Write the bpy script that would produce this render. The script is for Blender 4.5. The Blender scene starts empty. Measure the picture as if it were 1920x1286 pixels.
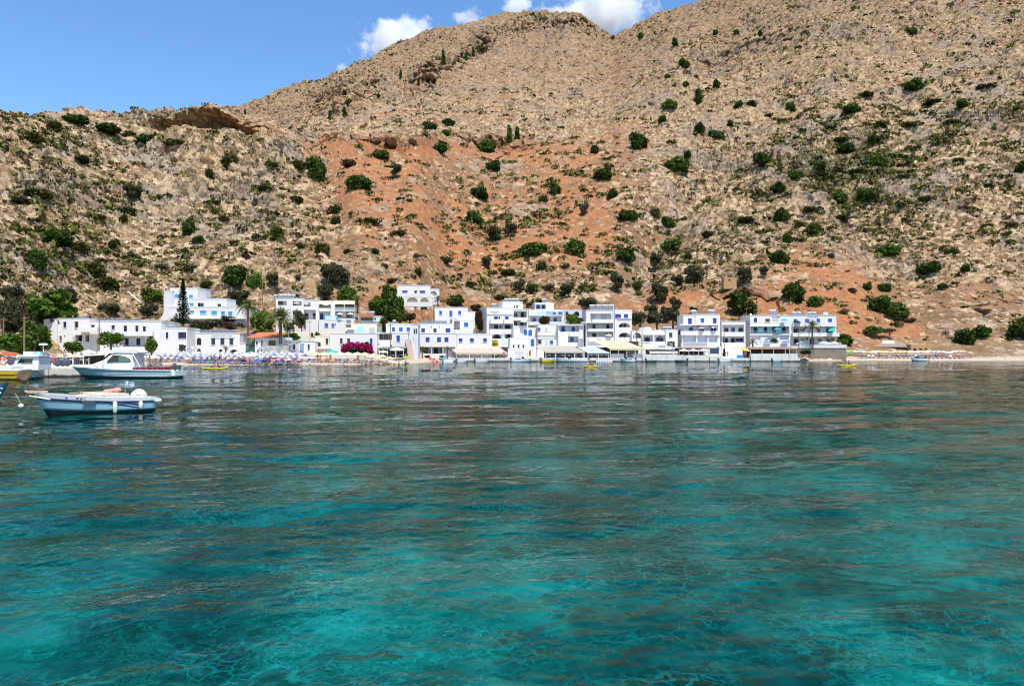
import bpy, bmesh, math, random
import numpy as np
from mathutils import Vector, Matrix

# ------------------------------------------------------------------ camera, sky, sun, exposure
SC = bpy.context.scene
COL = SC.collection
F = 1450.0            # focal length in photo pixels (photo is 1920 wide)
HOR = 655.0           # photo row of the sea horizon
EYE = 3.0             # eye height over the water, metres
cam_d = bpy.data.cameras.new("camera")
cam = bpy.data.objects.new("camera", cam_d)
COL.objects.link(cam)
cam.location = (0, 0, EYE)
cam.rotation_euler = (math.radians(90), 0, 0)
cam_d.sensor_width = 36.0
cam_d.lens = 36.0 * F / 1920.0
cam_d.shift_y = (HOR - 643.0) / 1920.0
cam_d.clip_start = 0.5
cam_d.clip_end = 20000
SC.camera = cam

SUN_EL, SUN_AZ = math.radians(64), math.radians(20)     # azimuth: behind the camera, this far to the right
SUN_DIR = Vector((math.cos(SUN_EL) * math.sin(SUN_AZ), -math.cos(SUN_EL) * math.cos(SUN_AZ), math.sin(SUN_EL)))
world = bpy.data.worlds.new("World")
SC.world = world
world.use_nodes = True
wn = world.node_tree
wn.nodes.clear()
w_out = wn.nodes.new("ShaderNodeOutputWorld")
w_bg = wn.nodes.new("ShaderNodeBackground")
w_sky = wn.nodes.new("ShaderNodeTexSky")
w_sky.sky_type = 'NISHITA'
w_sky.sun_disc = False
w_sky.sun_elevation = SUN_EL
w_sky.sun_rotation = math.pi - SUN_AZ
w_sky.altitude = 0
w_sky.air_density = 1.15
w_sky.dust_density = 0.0
w_sky.ozone_density = 6.0
w_bg.inputs["Strength"].default_value = 0.125
w_hs = wn.nodes.new("ShaderNodeHueSaturation")
w_hs.inputs["Saturation"].default_value = 1.12
w_hs.inputs["Value"].default_value = 1.2
w_hs.inputs["Hue"].default_value = 0.501
wn.links.new(w_sky.outputs[0], w_hs.inputs["Color"])
wn.links.new(w_hs.outputs[0], w_bg.inputs["Color"])
wn.links.new(w_bg.outputs[0], w_out.inputs["Surface"])

sun_d = bpy.data.lights.new("sun", 'SUN')
sun = bpy.data.objects.new("sun", sun_d)
COL.objects.link(sun)
sun_d.energy = 5.0
sun_d.angle = math.radians(0.5)
sun_d.color = (1.0, 0.94, 0.84)
sun.rotation_euler = SUN_DIR.to_track_quat('Z', 'Y').to_euler()
sun.location = (60, -80, 160)

SC.view_settings.view_transform = 'Standard'
SC.view_settings.look = 'None'
SC.view_settings.gamma = 1.0
SC.view_settings.exposure = 0.40
SC.render.engine = 'CYCLES'
cy = SC.cycles
cy.max_bounces = 12
cy.diffuse_bounces = 3
cy.glossy_bounces = 3
cy.transmission_bounces = 6
cy.transparent_max_bounces = 12
cy.volume_bounces = 8
cy.caustics_reflective = False
cy.caustics_refractive = False
cy.use_adaptive_sampling = True
cy.adaptive_threshold = 0.008
cy.volume_step_rate = 1.0
cy.use_denoising = True
cy.denoiser = 'OPENIMAGEDENOISE'
cy.denoising_input_passes = 'RGB_ALBEDO_NORMAL'
cy.denoising_prefilter = 'ACCURATE'
cy.filter_width = 1.1

# ------------------------------------------------------------------ helpers: naming
def tag(o, label=None, cat=None, group=None, kind=None):
    if label: o["label"] = label
    if cat: o["category"] = cat
    if group: o["group"] = group
    if kind: o["kind"] = kind
    return o

def empty(name, loc=(0, 0, 0), rz=0.0, label=None, cat=None, group=None):
    o = bpy.data.objects.new(name, None)
    COL.objects.link(o)
    o.location = loc
    o.rotation_euler = (0, 0, rz)
    o.empty_display_size = 0.5
    return tag(o, label, cat, group)

def link_mesh(name, me, mat=None, parent=None, loc=None):
    o = bpy.data.objects.new(name, me)
    COL.objects.link(o)
    if mat is not None and len(me.materials) == 0:
        for m in (mat if isinstance(mat, (list, tuple)) else [mat]):
            me.materials.append(m)
    if parent: o.parent = parent
    if loc is not None: o.location = loc
    return o

def copy_tree(o, parent=None):
    c = o.copy()
    COL.objects.link(c)
    c.parent = parent
    for ch in list(o.children):
        copy_tree(ch, c)
    return c

def at(px, py, Y):
    """world point seen at photo pixel (px, py) when it is Y metres ahead"""
    return Vector(((px - 960.0) / F * Y, Y, EYE - (py - HOR) / F * Y))

# ------------------------------------------------------------------ numpy noise
def _hash(ix, iy, iz, seed):
    h = (ix.astype(np.int64) * 374761393 + iy.astype(np.int64) * 668265263 + iz.astype(np.int64) * 2147483647 + seed * 974634777) & 0xFFFFFFFF
    h = ((h ^ (h >> 13)) * 1274126177) & 0xFFFFFFFF
    h = ((h ^ (h >> 16)) * 2246822519) & 0xFFFFFFFF
    return ((h ^ (h >> 15)) & 0xFFFFFF).astype(np.float32) / float(0xFFFFFF)

def vnoise(x, y, z, seed=0):
    """value noise 0..1"""
    fx, fy, fz = np.floor(x), np.floor(y), np.floor(z)
    tx, ty, tz = x - fx, y - fy, z - fz
    tx = tx * tx * (3 - 2 * tx); ty = ty * ty * (3 - 2 * ty); tz = tz * tz * (3 - 2 * tz)
    r = 0
    for dx in (0, 1):
        wx = tx if dx else 1 - tx
        for dy in (0, 1):
            wy = ty if dy else 1 - ty
            for dz in (0, 1):
                wz = tz if dz else 1 - tz
                r = r + wx * wy * wz * _hash(fx + dx, fy + dy, fz + dz, seed)
    return r

def fbm(x, y, z, scale, octaves=3, seed=0):
    r = 0; a = 0.5; t = 0
    for k in range(octaves):
        r = r + a * vnoise(x * scale, y * scale, z * scale, seed + k * 17)
        t += a; a *= 0.5; scale *= 2.07
    return r / t

def worley(x, y, z, cell, seed=0):
    """(F1 distance in cells, F2, random id of the nearest cell)"""
    x = x / cell; y = y / cell; z = z / cell
    fx, fy, fz = np.floor(x), np.floor(y), np.floor(z)
    f1 = np.full(x.shape, 9.0, np.float32); f2 = f1.copy(); idr = np.zeros(x.shape, np.float32)
    for dx in (-1, 0, 1):
        for dy in (-1, 0, 1):
            for dz in (-1, 0, 1):
                cx, cy_, cz = fx + dx, fy + dy, fz + dz
                a = _hash(cx, cy_, cz, seed); b = _hash(cx, cy_, cz, seed + 1); c = _hash(cx, cy_, cz, seed + 2)
                d = np.sqrt((cx + a - x) ** 2 + (cy_ + b - y) ** 2 + (cz + c - z) ** 2).astype(np.float32)
                near = d < f1
                f2 = np.where(near, f1, np.minimum(f2, d))
                idr = np.where(near, _hash(cx, cy_, cz, seed + 3), idr)
                f1 = np.where(near, d, f1)
    return f1, f2, idr

def grid_mesh(name, P, smooth=True, attrs=None):
    """P: rows x cols x 3 -> one quad sheet"""
    nr, nc = P.shape[:2]
    me = bpy.data.meshes.new(name)
    me.vertices.add(nr * nc)
    me.vertices.foreach_set("co", P.reshape(-1).astype(np.float32))
    i = np.arange(nr * nc).reshape(nr, nc)
    q = np.stack([i[:-1, :-1], i[:-1, 1:], i[1:, 1:], i[1:, :-1]], -1).reshape(-1)
    nq = (nr - 1) * (nc - 1)
    me.loops.add(nq * 4)
    me.loops.foreach_set("vertex_index", q.astype(np.int32))
    me.polygons.add(nq)
    me.polygons.foreach_set("loop_start", np.arange(0, nq * 4, 4, dtype=np.int32))
    if attrs:
        for k, v in attrs.items():
            at_ = me.attributes.new(k, 'FLOAT', 'POINT')
            at_.data.foreach_set("value", v.reshape(-1).astype(np.float32))
    me.update(calc_edges=True)
    if smooth: me.shade_smooth()
    else: me.shade_flat()
    return me

def fast_mesh(name, V, faces_idx, sizes):
    """V n x 3, faces_idx flat loop vertex indices, sizes per-face vertex counts"""
    me = bpy.data.meshes.new(name)
    V = np.asarray(V, np.float32); faces_idx = np.asarray(faces_idx, np.int32); sizes = np.asarray(sizes, np.int32)
    me.vertices.add(len(V)); me.vertices.foreach_set("co", V.reshape(-1))
    me.loops.add(len(faces_idx)); me.loops.foreach_set("vertex_index", faces_idx)
    me.polygons.add(len(sizes))
    me.polygons.foreach_set("loop_start", np.concatenate([[0], np.cumsum(sizes)[:-1]]).astype(np.int32))
    me.update(calc_edges=True)
    return me

# ------------------------------------------------------------------ helpers: node materials
class NT:
    def __init__(self, name):
        self.m = bpy.data.materials.new(name)
        self.m.use_nodes = True
        self.t = self.m.node_tree
        self.t.nodes.clear()
        self.out = self.t.nodes.new("ShaderNodeOutputMaterial")
    def n(self, typ, **kw):
        nd = self.t.nodes.new("ShaderNode" + typ)
        for k, v in kw.items():
            if k in nd.inputs: self.put(nd.inputs[k], v)
            else: setattr(nd, k, v)
        return nd
    def put(self, sock, v):
        if isinstance(v, bpy.types.NodeSocket): self.t.links.new(v, sock)
        elif isinstance(v, bpy.types.Node): self.t.links.new(v.outputs[0], sock)
        else:
            if sock.type == 'RGBA' and len(v) == 3: v = (*v, 1)
            sock.default_value = v
    def math(self, op, a, b=None, c=None, clamp=False):
        nd = self.t.nodes.new("ShaderNodeMath"); nd.operation = op; nd.use_clamp = clamp
        for i, v in enumerate((a, b, c)):
            if v is not None: self.put(nd.inputs[i], v)
        return nd.outputs[0]
    def mix(self, fac, a, b, mode='MIX'):
        nd = self.t.nodes.new("ShaderNodeMix"); nd.data_type = 'RGBA'; nd.blend_type = mode
        self.put(nd.inputs[0], fac); self.put(nd.inputs[6], a); self.put(nd.inputs[7], b)
        return nd.outputs[2]
    def ramp(self, fac, stops):
        nd = self.t.nodes.new("ShaderNodeValToRGB")
        self.put(nd.inputs[0], fac)
        e = nd.color_ramp.elements
        while len(e) > 1: e.remove(e[-1])
        for k, (p, c) in enumerate(stops):
            el = e[0] if k == 0 else e.new(p)
            el.position = p
            el.color = (*c, 1) if len(c) == 3 else c
        return nd.outputs[0]
    def step(self, v, lo, hi):
        nd = self.t.nodes.new("ShaderNodeMapRange"); nd.interpolation_type = 'SMOOTHSTEP'
        self.put(nd.inputs[0], v); nd.inputs[1].default_value = lo; nd.inputs[2].default_value = hi
        return nd.outputs[0]
    def attr(self, name):
        nd = self.t.nodes.new("ShaderNodeAttribute"); nd.attribute_name = name
        return nd.outputs["Fac"]
    def pos(self): return self.n("NewGeometry").outputs["Position"]
    def obj(self): return self.n("TexCoord").outputs["Object"]
    def scaled(self, vec, s):
        nd = self.n("Mapping"); self.put(nd.inputs["Vector"], vec)
        nd.inputs["Scale"].default_value = s if isinstance(s, (tuple, list)) else (s, s, s)
        return nd.outputs[0]
    def noise(self, vec, scale, detail=3, rough=0.55, out=0):
        nd = self.n("TexNoise"); self.put(nd.inputs["Vector"], vec)
        nd.inputs["Scale"].default_value = scale; nd.inputs["Detail"].default_value = detail; nd.inputs["Roughness"].default_value = rough
        return nd.outputs[out]
    def surf(self, sh):
        self.put(self.out.inputs["Surface"], sh); return self.m

MATS = {}
def plain(name, color, rough=0.6, var=0.12, scale=3.0, metal=0.0, spec=0.5, bump=0.0, coat=0.0):
    """a paint / cloth / wood like surface with slight soft variation and wear"""
    if name in MATS: return MATS[name]
    t = NT(name)
    co = t.obj()
    n = t.noise(co, scale, 4, 0.6)
    dark = tuple(c * (1 - var) for c in color); lite = tuple(min(1, c * (1 + var)) for c in color)
    c = t.ramp(n, [(0.3, dark), (0.7, lite)])
    b = t.n("BsdfPrincipled", **{"Base Color": c, "Roughness": rough, "Metallic": metal, "Specular IOR Level": spec, "Coat Weight": coat})
    if bump:
        bp = t.n("Bump", Strength=bump, Distance=0.05); t.put(bp.inputs["Height"], t.noise(co, scale * 6, 4, 0.6))
        t.put(b.inputs["Normal"], bp.outputs[0])
    MATS[name] = t.surf(b)
    return MATS[name]

# ------------------------------------------------------------------ land: one sheet from the sea bed to the mountain top
def lerp_tab(tab, x):
    a = np.array(tab, float)
    return np.interp(x, a[:, 0], a[:, 1])
def smooth_tab(tab, x):
    a = np.array(tab, float)
    k = np.interp(x, a[:, 0], np.arange(len(a)))
    i = np.clip(np.floor(k).astype(int), 0, len(a) - 2); t = k - i
    t = t * t * (3 - 2 * t)
    return a[i, 1] * (1 - t) + a[i + 1, 1] * t

SHORE = [(-500, 116), (-60, 122), (100, 138), (250, 149), (660, 152), (760, 164), (850, 196), (920, 204), (1490, 204), (1600, 207), (1920, 208), (2500, 200)]
RIDGE = [(-500, 196), (-200, 204), (0, 209), (60, 214), (120, 209), (200, 215), (260, 224), (300, 220), (350, 214), (390, 207), (440, 216), (490, 231), (540, 247), (590, 256), (700, 252), (1000, 250), (1150, 262), (1300, 258), (1420, 222), (1520, 190), (1700, 176), (1920, 154), (2500, 130)]
SKY = [(-500, 380), (200, 290), (330, 240), (420, 204), (500, 188), (560, 170), (600, 158), (650, 133), (700, 110), (750, 86), (800, 62), (850, 47), (900, 42), (930, 38), (965, 39), (1000, 36), (1030, 29), (1060, 26), (1090, 32), (1120, 42), (1150, 51), (1180, 48), (1210, 40), (1260, 24), (1340, 1), (1440, -40), (1600, -110), (1920, -190), (2500, -240)]
SKY_Y = [(-500, 900), (400, 860), (700, 880), (1000, 950), (1150, 960), (1300, 900), (1600, 860), (1920, 820), (2500, 800)]

def ground_profile(px, d):
    """ground height d metres inland of the waterline along the sight line of column px (arrays broadcast)"""
    flat = smooth_tab([(-500, 14), (60, 14), (150, 26), (700, 30), (830, 14), (1480, 12), (1560, 9), (1700, 16), (1800, 9), (2500, 7)], px)
    s1 = smooth_tab([(-500, 0.42), (100, 0.40), (300, 0.30), (700, 0.30), (1200, 0.30), (1560, 0.38), (1800, 0.40), (2500, 0.5)], px)
    s2 = smooth_tab([(-500, 0.66), (300, 0.64), (700, 0.60), (1000, 0.58), (1300, 0.60), (1600, 0.64), (2500, 0.72)], px)
    dk = 46.0
    z = np.where(d < 0, d * 0.16, 0)
    hb = smooth_tab([(-500, 1.2), (100, 1.1), (700, 1.15), (840, 0.9), (1490, 0.9), (1560, 1.9), (2500, 1.9)], px)
    z = np.where(d >= 0, hb * (1 - np.exp(-np.maximum(d, 0) / 7.0)), z)
    a = np.clip(d - flat, 0, dk)
    z = z + s1 * a
    b = np.maximum(d - flat - dk, 0)
    z = z + s2 * b
    return z

# columns: dense inside the frame, coarser outside
cols = np.concatenate([np.linspace(-520, -20, 90, endpoint=False), np.linspace(-20, 1940, 1500), np.linspace(1940, 2460, 91)[1:]])
NC = len(cols)
NA, NB = 470, 330
shore = smooth_tab(SHORE, cols); ridge = smooth_tab(RIDGE, cols) ; sky_py = lerp_tab(SKY, cols); sky_Y = smooth_tab(SKY_Y, cols)
dd = np.concatenate([np.linspace(-60, 0, 30, endpoint=False), np.linspace(0, 60, 240, endpoint=False), np.linspace(60, 560, 700)])
A_px = np.zeros((NA, NC)); A_py = np.zeros((NA, NC)); A_Y = np.zeros((NA, NC))
for j in range(NC):
    Yc = shore[j] + dd
    zc = ground_profile(np.array([cols[j]]), dd)
    pyc = HOR - (zc - EYE) / Yc * F
    pyc = np.minimum.accumulate(pyc - np.arange(len(dd)) * 1e-5)
    # rows evenly spread in the picture from the sea bed's start to the ridge
    p0, p1 = min(pyc[0], 735.0), ridge[j]
    t = np.linspace(0, 1, NA)
    py = np.where(t < 0.06, p0 + (690 - p0) * (t / 0.06), 690 + (p1 - 690) * ((t - 0.06) / 0.94))
    A_Y[:, j] = np.interp(-py, -pyc, Yc)
    A_py[:, j] = py; A_px[:, j] = cols[j]
A_Z = EYE - (A_py - HOR) / F * A_Y
Yr, Zr = A_Y[-1], A_Z[-1]
Zs = EYE - (sky_py - HOR) / F * sky_Y
t = np.linspace(0, 1, NB + 1)[1:, None]
# left of the ridge's end a hidden hollow lies behind the near hill
hol = np.clip((600 - cols) / 160, 0, 1)
Ystart = Yr + hol * 150
Zstart = Zr - hol * np.clip((640 - cols) / 640, 0, 1) * 26 + hol * 22
prof = t ** 1.06
B_Y = Ystart + (sky_Y - Ystart) * t
B_Z = Zstart + (Zs - Zstart) * prof
bulge = np.sin(np.pi * t) * smooth_tab([(-500, 0), (600, 0), (1000, -6), (1300, 8), (1600, 14), (2500, 10)], cols)
B_Z = B_Z + bulge
# behind the skyline the ground falls away
tc = np.linspace(0, 1, 9)[1:, None]
C_Y = sky_Y + tc * 300
C_Z = Zs - 180 * tc ** 1.5
Yg = np.concatenate([A_Y, B_Y, C_Y]); Zg = np.concatenate([A_Z, B_Z, C_Z])
PX = np.broadcast_to(cols, Yg.shape).astype(float)
Xg = (PX - 960) / F * Yg
PY = HOR - (Zg - EYE) / Yg * F
rowk = np.arange(Yg.shape[0])[:, None] * np.ones(NC)
upper = np.clip((rowk - NA) / 30, 0, 1)

def blob(cx, cy, rx, ry, ang=0.0):
    c, s = math.cos(math.radians(ang)), math.sin(math.radians(ang))
    u = ((PX - cx) * c + (PY - cy) * s) / rx; v = (-(PX - cx) * s + (PY - cy) * c) / ry
    return np.exp(-(u * u + v * v))
def seg(x0, y0, x1, y1, w):
    dx, dy = x1 - x0, y1 - y0
    q = np.clip(((PX - x0) * dx + (PY - y0) * dy) / (dx * dx + dy * dy), 0, 1)
    d2 = (PX - x0 - q * dx) ** 2 + (PY - y0 - q * dy) ** 2
    return np.exp(-d2 / (w * w))

# --- broad shapes (metres along the slope normal)
nrm = np.array([0, -0.5, 0.866])
disp = np.zeros_like(Yg); dispY = np.zeros_like(Yg)      # dispY: straight towards the sea
inland = np.clip((Zg - 2.3) / 10, 0, 1)
disp += (fbm(Xg, Yg, Zg, 1 / 60, 3, 5) - 0.5) * 22 * np.clip((Zg - 14) / 40, 0, 1) * (1 - 0.55 * np.clip(1 - np.abs(rowk - NA) / 60, 0, 1))
disp -= 9 * np.maximum(seg(1500, 170, 1330, 330, 46), np.maximum(seg(1330, 330, 1240, 450, 40), 0.6 * seg(1240, 450, 1200, 520, 36)))
disp -= 5 * np.maximum(seg(585, 280, 620, 380, 34), 0.7 * seg(620, 380, 640, 470, 34))
disp -= 8 * seg(1150, 55, 1120, 230, 30)
disp -= 4 * seg(1560, 200, 1590, 420, 40)
crag = (blob(650, 185, 70, 26, -20) + 0.7 * blob(880, 105, 60, 14, -32) + 0.45 * blob(1040, 50, 80, 16, 0) + blob(800, 140, 40, 14, -35)
        + 0.4 * blob(1420, 80, 150, 40, -20) + 0.5 * blob(430, 245, 110, 30, 14) + blob(700, 262, 110, 9, 2) + blob(940, 258, 110, 8, 2)
        + 0.4 * blob(1480, 570, 70, 14, 10) + 0.6 * blob(1840, 580, 60, 22, 0) + 0.3 * blob(1700, 590, 50, 10, 8) + blob(1440, 285, 26, 26) + blob(1380, 545, 40, 18))
crag = np.clip(crag, 0, 1)

# shallow runnels worn straight down the upper slopes
run = fbm((PX - 1020 + 0.55 * np.sign(PX - 1020) * (PY - 120)) / 120 + 0.9 * fbm(PX / 90, PY / 90, PX * 0, 1, 3, 66), PY / 330, PX * 0, 1, 2, 67)
skyfade = np.clip((NA + NB - 12 - rowk) / 70, 0, 1)
disp -= 4.2 * np.clip(1 - np.abs(run - 0.5) * 6, 0, 1) ** 1.5 * upper * skyfade
# --- rockiness (how many boulders), soil colour, scrub
sub = rowk < NA
rocky = 0.30 + 0.75 * np.clip((640 - PX) / 120, 0, 1) * sub + 0.62 * np.clip((PX - 1180) / 160, 0, 1) * np.clip((540 - PY) / 60, 0, 1) + 0.6 * upper
orange = (1.1 * blob(690, 285, 110, 32, 4) + 1.0 * blob(770, 380, 120, 44, 25) + 0.9 * blob(700, 350, 60, 36) + 0.9 * blob(900, 470, 60, 30) + 0.8 * blob(1050, 460, 70, 26, 20)
          + 0.8 * blob(960, 280, 160, 22) + 0.7 * blob(1110, 430, 50, 40, 30) + 0.9 * blob(1500, 500, 110, 30) + 0.95 * blob(1480, 570, 160, 34) + 0.9 * blob(1640, 620, 110, 26) + 0.6 * blob(1250, 560, 100, 40)
          + 0.9 * blob(1600, 560, 50, 60) + 0.5 * blob(1550, 420, 50, 20, 20) + 0.45 * blob(1120, 235, 60, 14) + 0.35 * blob(960, 190, 80, 14, -20) + 0.5 * blob(1160, 130, 24, 60, -10)
          + 0.55 * blob(430, 240, 110, 28, 14) + 0.4 * blob(700, 215, 200, 14) + 0.62 * blob(860, 430, 270, 100) + 0.5 * blob(780, 565, 260, 30) + 0.45 * blob(1080, 330, 120, 70) + 0.5 * blob(1180, 245, 50, 25) + 0.35 * blob(1830, 560, 120, 40))
orange = np.clip(orange * 1.25, 0, 0.98)
tan_ = np.clip(0.9 * blob(560, 540, 200, 22) + 0.9 * blob(460, 380, 50, 24, -25) + 0.7 * blob(60, 520, 90, 12) + 0.6 * blob(1250, 590, 90, 20) + 0.6 * blob(1780, 640, 200, 18), 0, 1)
rocky = rocky - 0.5 * blob(950, 165, 240, 70, -6) * upper
rocky = np.clip(rocky + 0.14 - 0.34 * orange - 0.35 * tan_, 0.1, 1)
green = np.clip(0.75 * blob(1560, 290, 110, 90, 10) + 0.7 * blob(1780, 260, 220, 60, -12) + 0.5 * blob(1750, 360, 220, 70) + 0.36 * blob(120, 330, 170, 110) + 0.5 * blob(150, 480, 150, 70) + 0.35 * blob(450, 400, 130, 60) + 0.4 * blob(1420, 360, 120, 80) + 0.22 * blob(1000, 420, 200, 120) + 0.3 * blob(1330, 460, 150, 60), 0, 1)

far = np.clip((Yg - 380) / 350, 0, 1)
rock = np.zeros_like(Yg); stone = np.zeros_like(Yg)
wob = (fbm(Xg, Yg, Zg, 1 / 2.5, 2, 31) - 0.5) * 1.1
big = np.clip((fbm(Xg, Yg, Zg, 1 / 38, 3, 78) - 0.32) * 2.8, 0.0, 1.25)
big = big + (0.85 - big) * 0.8 * np.clip((Yg - 380) / 350, 0, 1)
dens = np.clip(rocky * (0.30 + 0.95 * big) * (0.7 + 0.6 * fbm(Xg, Yg, Zg, 1 / 12, 2, 77)), 0, 1)
for (cell, amp, share, sd, w) in ((13.0, 4.2, 0.34, 5, 0.9 - 0.3 * far), (6.5, 3.4, 0.55, 11, 1 - 0.2 * far), (3.1, 1.9, 0.9, 23, 1 - 0.35 * far), (5.2, 3.3, 0.95, 37, 0.9 * far), (1.45, 0.9, 0.95, 51, 1 - far)):
    f1, f2, idr = worley(Xg + wob, Yg - wob, Zg * 1.25 + wob, cell, sd)
    h = np.clip(1 - (f1 / 0.72) ** 2, 0, 1) ** 0.55
    h = np.where(idr < share * np.clip(dens * 1.15, 0.12, 1), h * (0.45 + 0.8 * np.mod(idr * 37.7, 1)), 0)
    rock = np.maximum(rock * 0.9, 0) + amp * w * h * np.clip(0.3 + 0.75 * rocky * big, 0.3, 1.1)
    stone = np.maximum(stone, h * w)
# crag faces: upright slabs and clefts
cw_ = (fbm(Xg, Yg, Zg, 1 / 8, 2, 92) - 0.5) * 7
f1, f2, idr = worley(Xg + cw_, Yg * 0.6, Zg * 0.5 + cw_, 9.0, 91)
cl = np.clip((f2 - f1) / 0.25, 0, 1)
cs = 0.8 + 0.9 * far
dispY += crag * cs * ((idr - 0.4) * 15 + (cl - 0.6) * 6 + (fbm(Xg, Yg, Zg, 1 / 7, 3, 8) - 0.5) * 10)
# the broken cave face under the left summit
cave = blob(362, 262, 66, 17, 6) + 0.9 * blob(435, 262, 36, 12, 24) + 0.8 * blob(490, 276, 30, 9, 28) + 0.5 * blob(305, 248, 26, 7, 0)
dispY -= 30 * np.clip(cave * 1.3 - 0.2, 0, 1) ** 0.8
dispY += 9 * blob(380, 233, 90, 9, 5)
disp += (fbm(Xg, Yg, Zg, 1 / 9, 3, 15) - 0.5) * 3.4 * inland * np.clip(0.3 + rocky, 0, 1)
# terraces of the cliff band
disp += np.clip(blob(790, 268, 220, 24), 0, 1) * (np.mod(Zg / 5.5 + 0.4 * fbm(Xg, Yg, Zg, 1 / 20, 2, 3), 1) - 0.5) * 3.2
village = np.clip((PX - 60) / 60, 0, 1) * np.clip((1590 - PX) / 40, 0, 1) * np.clip((PY - 560) / 50, 0, 1)
keep = np.clip(1 - village * 0.62, 0, 1)
beachm = np.clip((Zg - 1.6) / 2.0, 0, 1)
disp = disp * keep ** 0.5 * inland + rock * keep * np.clip((Zg - 2.2) / 4, 0, 1)
# rocky shore on the right
shore_rock = np.clip((PX - 1490) / 15, 0, 1) * np.clip((1600 - PX) / 20, 0, 1) + np.clip((PX - 1845) / 30, 0, 1) * 0.7
f1, f2, idr = worley(Xg, Yg, Zg, 2.2, 61)
disp += np.clip(1 - f1 * 1.2, 0, 1) * 1.0 * shore_rock * np.clip((Zg + 0.6) / 0.8, 0, 1) * np.clip((4 - Zg) / 2, 0, 1)
G = np.stack([Xg + nrm[0] * disp, Yg + nrm[1] * disp - dispY * keep * inland, Zg + nrm[2] * disp], -1)
beach = np.clip((2.3 - Zg) / 0.5, 0, 1) * (1 - 0.85 * np.clip((PX - 1540) / 60, 0, 1) * np.clip((Zg - 0.5) / 0.6, 0, 1))
hill_me = grid_mesh("hillside", G, smooth=False, attrs={"orange": orange, "tan": tan_, "stone": np.clip(stone, 0, 1) * keep, "far": far, "green": green, "beach": beach, "crag": crag})

def ground_at(px, py):
    """point of the (undisplaced, then displaced) sheet seen at photo pixel (px, py), lower slope or upper slope"""
    j = int(np.argmin(np.abs(cols - px)))
    colpy = HOR - (G[:NA + NB, j, 2] - EYE) / G[:NA + NB, j, 1] * F
    best = np.minimum.accumulate(colpy)
    i = int(np.argmax(best <= py)) if (best <= py).any() else NA + NB - 1
    return Vector(G[i, j])

def ground_z(x, y):
    """height of the lower slope under plan point (x, y)"""
    px = 960 + x / y * F
    j = int(np.argmin(np.abs(cols - px)))
    return float(np.interp(y, A_Y[:, j], A_Z[:, j]))

t = NT("limestone_hillside")
pos = t.pos()
n1 = t.noise(pos, 0.9, 5, 0.65); n2 = t.noise(pos, 0.11, 4, 0.6); n3 = t.noise(pos, 0.35, 4, 0.7)
vor = t.n("TexVoronoi", feature='F1'); t.put(vor.inputs["Vector"], pos); vor.inputs["Scale"].default_value = 0.55
vcol = t.n("SeparateColor"); t.put(vcol.inputs[0], vor.outputs["Color"])
rockc = t.ramp(t.math('ADD', t.math('MULTIPLY', vcol.outputs[0], 0.55), t.math('MULTIPLY', n1, 0.45)),
               [(0.15, (0.085, 0.055, 0.034)), (0.40, (0.235, 0.16, 0.092)), (0.60, (0.37, 0.262, 0.155)), (0.85, (0.54, 0.415, 0.265))])
farc = t.ramp(t.math('ADD', t.math('MULTIPLY', n3, 0.5), t.math('MULTIPLY', n2, 0.5)), [(0.3, (0.115, 0.073, 0.04)), (0.5, (0.23, 0.15, 0.083)), (0.7, (0.345, 0.24, 0.143))])
soilc = t.ramp(t.math('ADD', t.math('MULTIPLY', n1, 0.5), t.math('MULTIPLY', n2, 0.5)), [(0.3, (0.09, 0.055, 0.03)), (0.55, (0.20, 0.124, 0.068)), (0.75, (0.29, 0.19, 0.11))])
orgc = t.ramp(t.math('ADD', t.math('MULTIPLY', n3, 0.55), t.math('MULTIPLY', n1, 0.45)), [(0.25, (0.15, 0.055, 0.024)), (0.5, (0.30, 0.128, 0.055)), (0.72, (0.40, 0.215, 0.11))])
tanc = t.ramp(n1, [(0.3, (0.17, 0.11, 0.055)), (0.7, (0.34, 0.235, 0.125))])
grnc = t.ramp(n1, [(0.3, (0.035, 0.04, 0.012)), (0.7, (0.12, 0.115, 0.045))])
sandc = t.ramp(n1, [(0.3, (0.36, 0.28, 0.21)), (0.7, (0.52, 0.43, 0.34))])
om = t.step(t.math('ADD', t.attr("orange"), t.math('ADD', t.math('MULTIPLY', t.math('SUBTRACT', n3, 0.5), 2.0), t.math('MULTIPLY', t.math('SUBTRACT', n2, 0.5), 1.6))), 0.0, 1.2)
soil = t.mix(om, soilc, orgc)
soil = t.mix(t.step(t.math('ADD', t.attr("tan"), t.math('MULTIPLY', t.math('SUBTRACT', n3, 0.5), 0.9)), 0.3, 0.8), soil, tanc)
stn = t.step(t.math('ADD', t.attr("stone"), t.math('MULTIPLY', t.math('SUBTRACT', n1, 0.5), 0.5)), 0.12, 0.42)
rk = t.mix(t.math('MULTIPLY', om, 0.36), t.mix(t.step(t.noise(pos, 0.035, 3, 0.6), 0.45, 0.62), rockc, t.mix(0.5, rockc, (0.22, 0.19, 0.165))), orgc)
base = t.mix(stn, soil, rk)
base = t.mix(t.math('MULTIPLY', t.attr("far"), 0.55), base, t.mix(t.math('MULTIPLY', om, 0.7), farc, orgc))
gm = t.step(t.math('ADD', t.math('MULTIPLY', t.attr("green"), 0.75), t.math('MULTIPLY', t.math('SUBTRACT', t.noise(pos, 0.16, 5, 0.7), 0.5), 2.2)), 0.62, 0.80)
base = t.mix(t.math('MULTIPLY', t.step(t.math('ADD', t.attr("crag"), t.math('MULTIPLY', t.math('SUBTRACT', n3, 0.5), 1.2)), 0.35, 0.9), 0.45), base, t.ramp(n3, [(0.3, (0.12, 0.075, 0.05)), (0.5, (0.25, 0.15, 0.09)), (0.7, (0.36, 0.24, 0.15))]))
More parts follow.
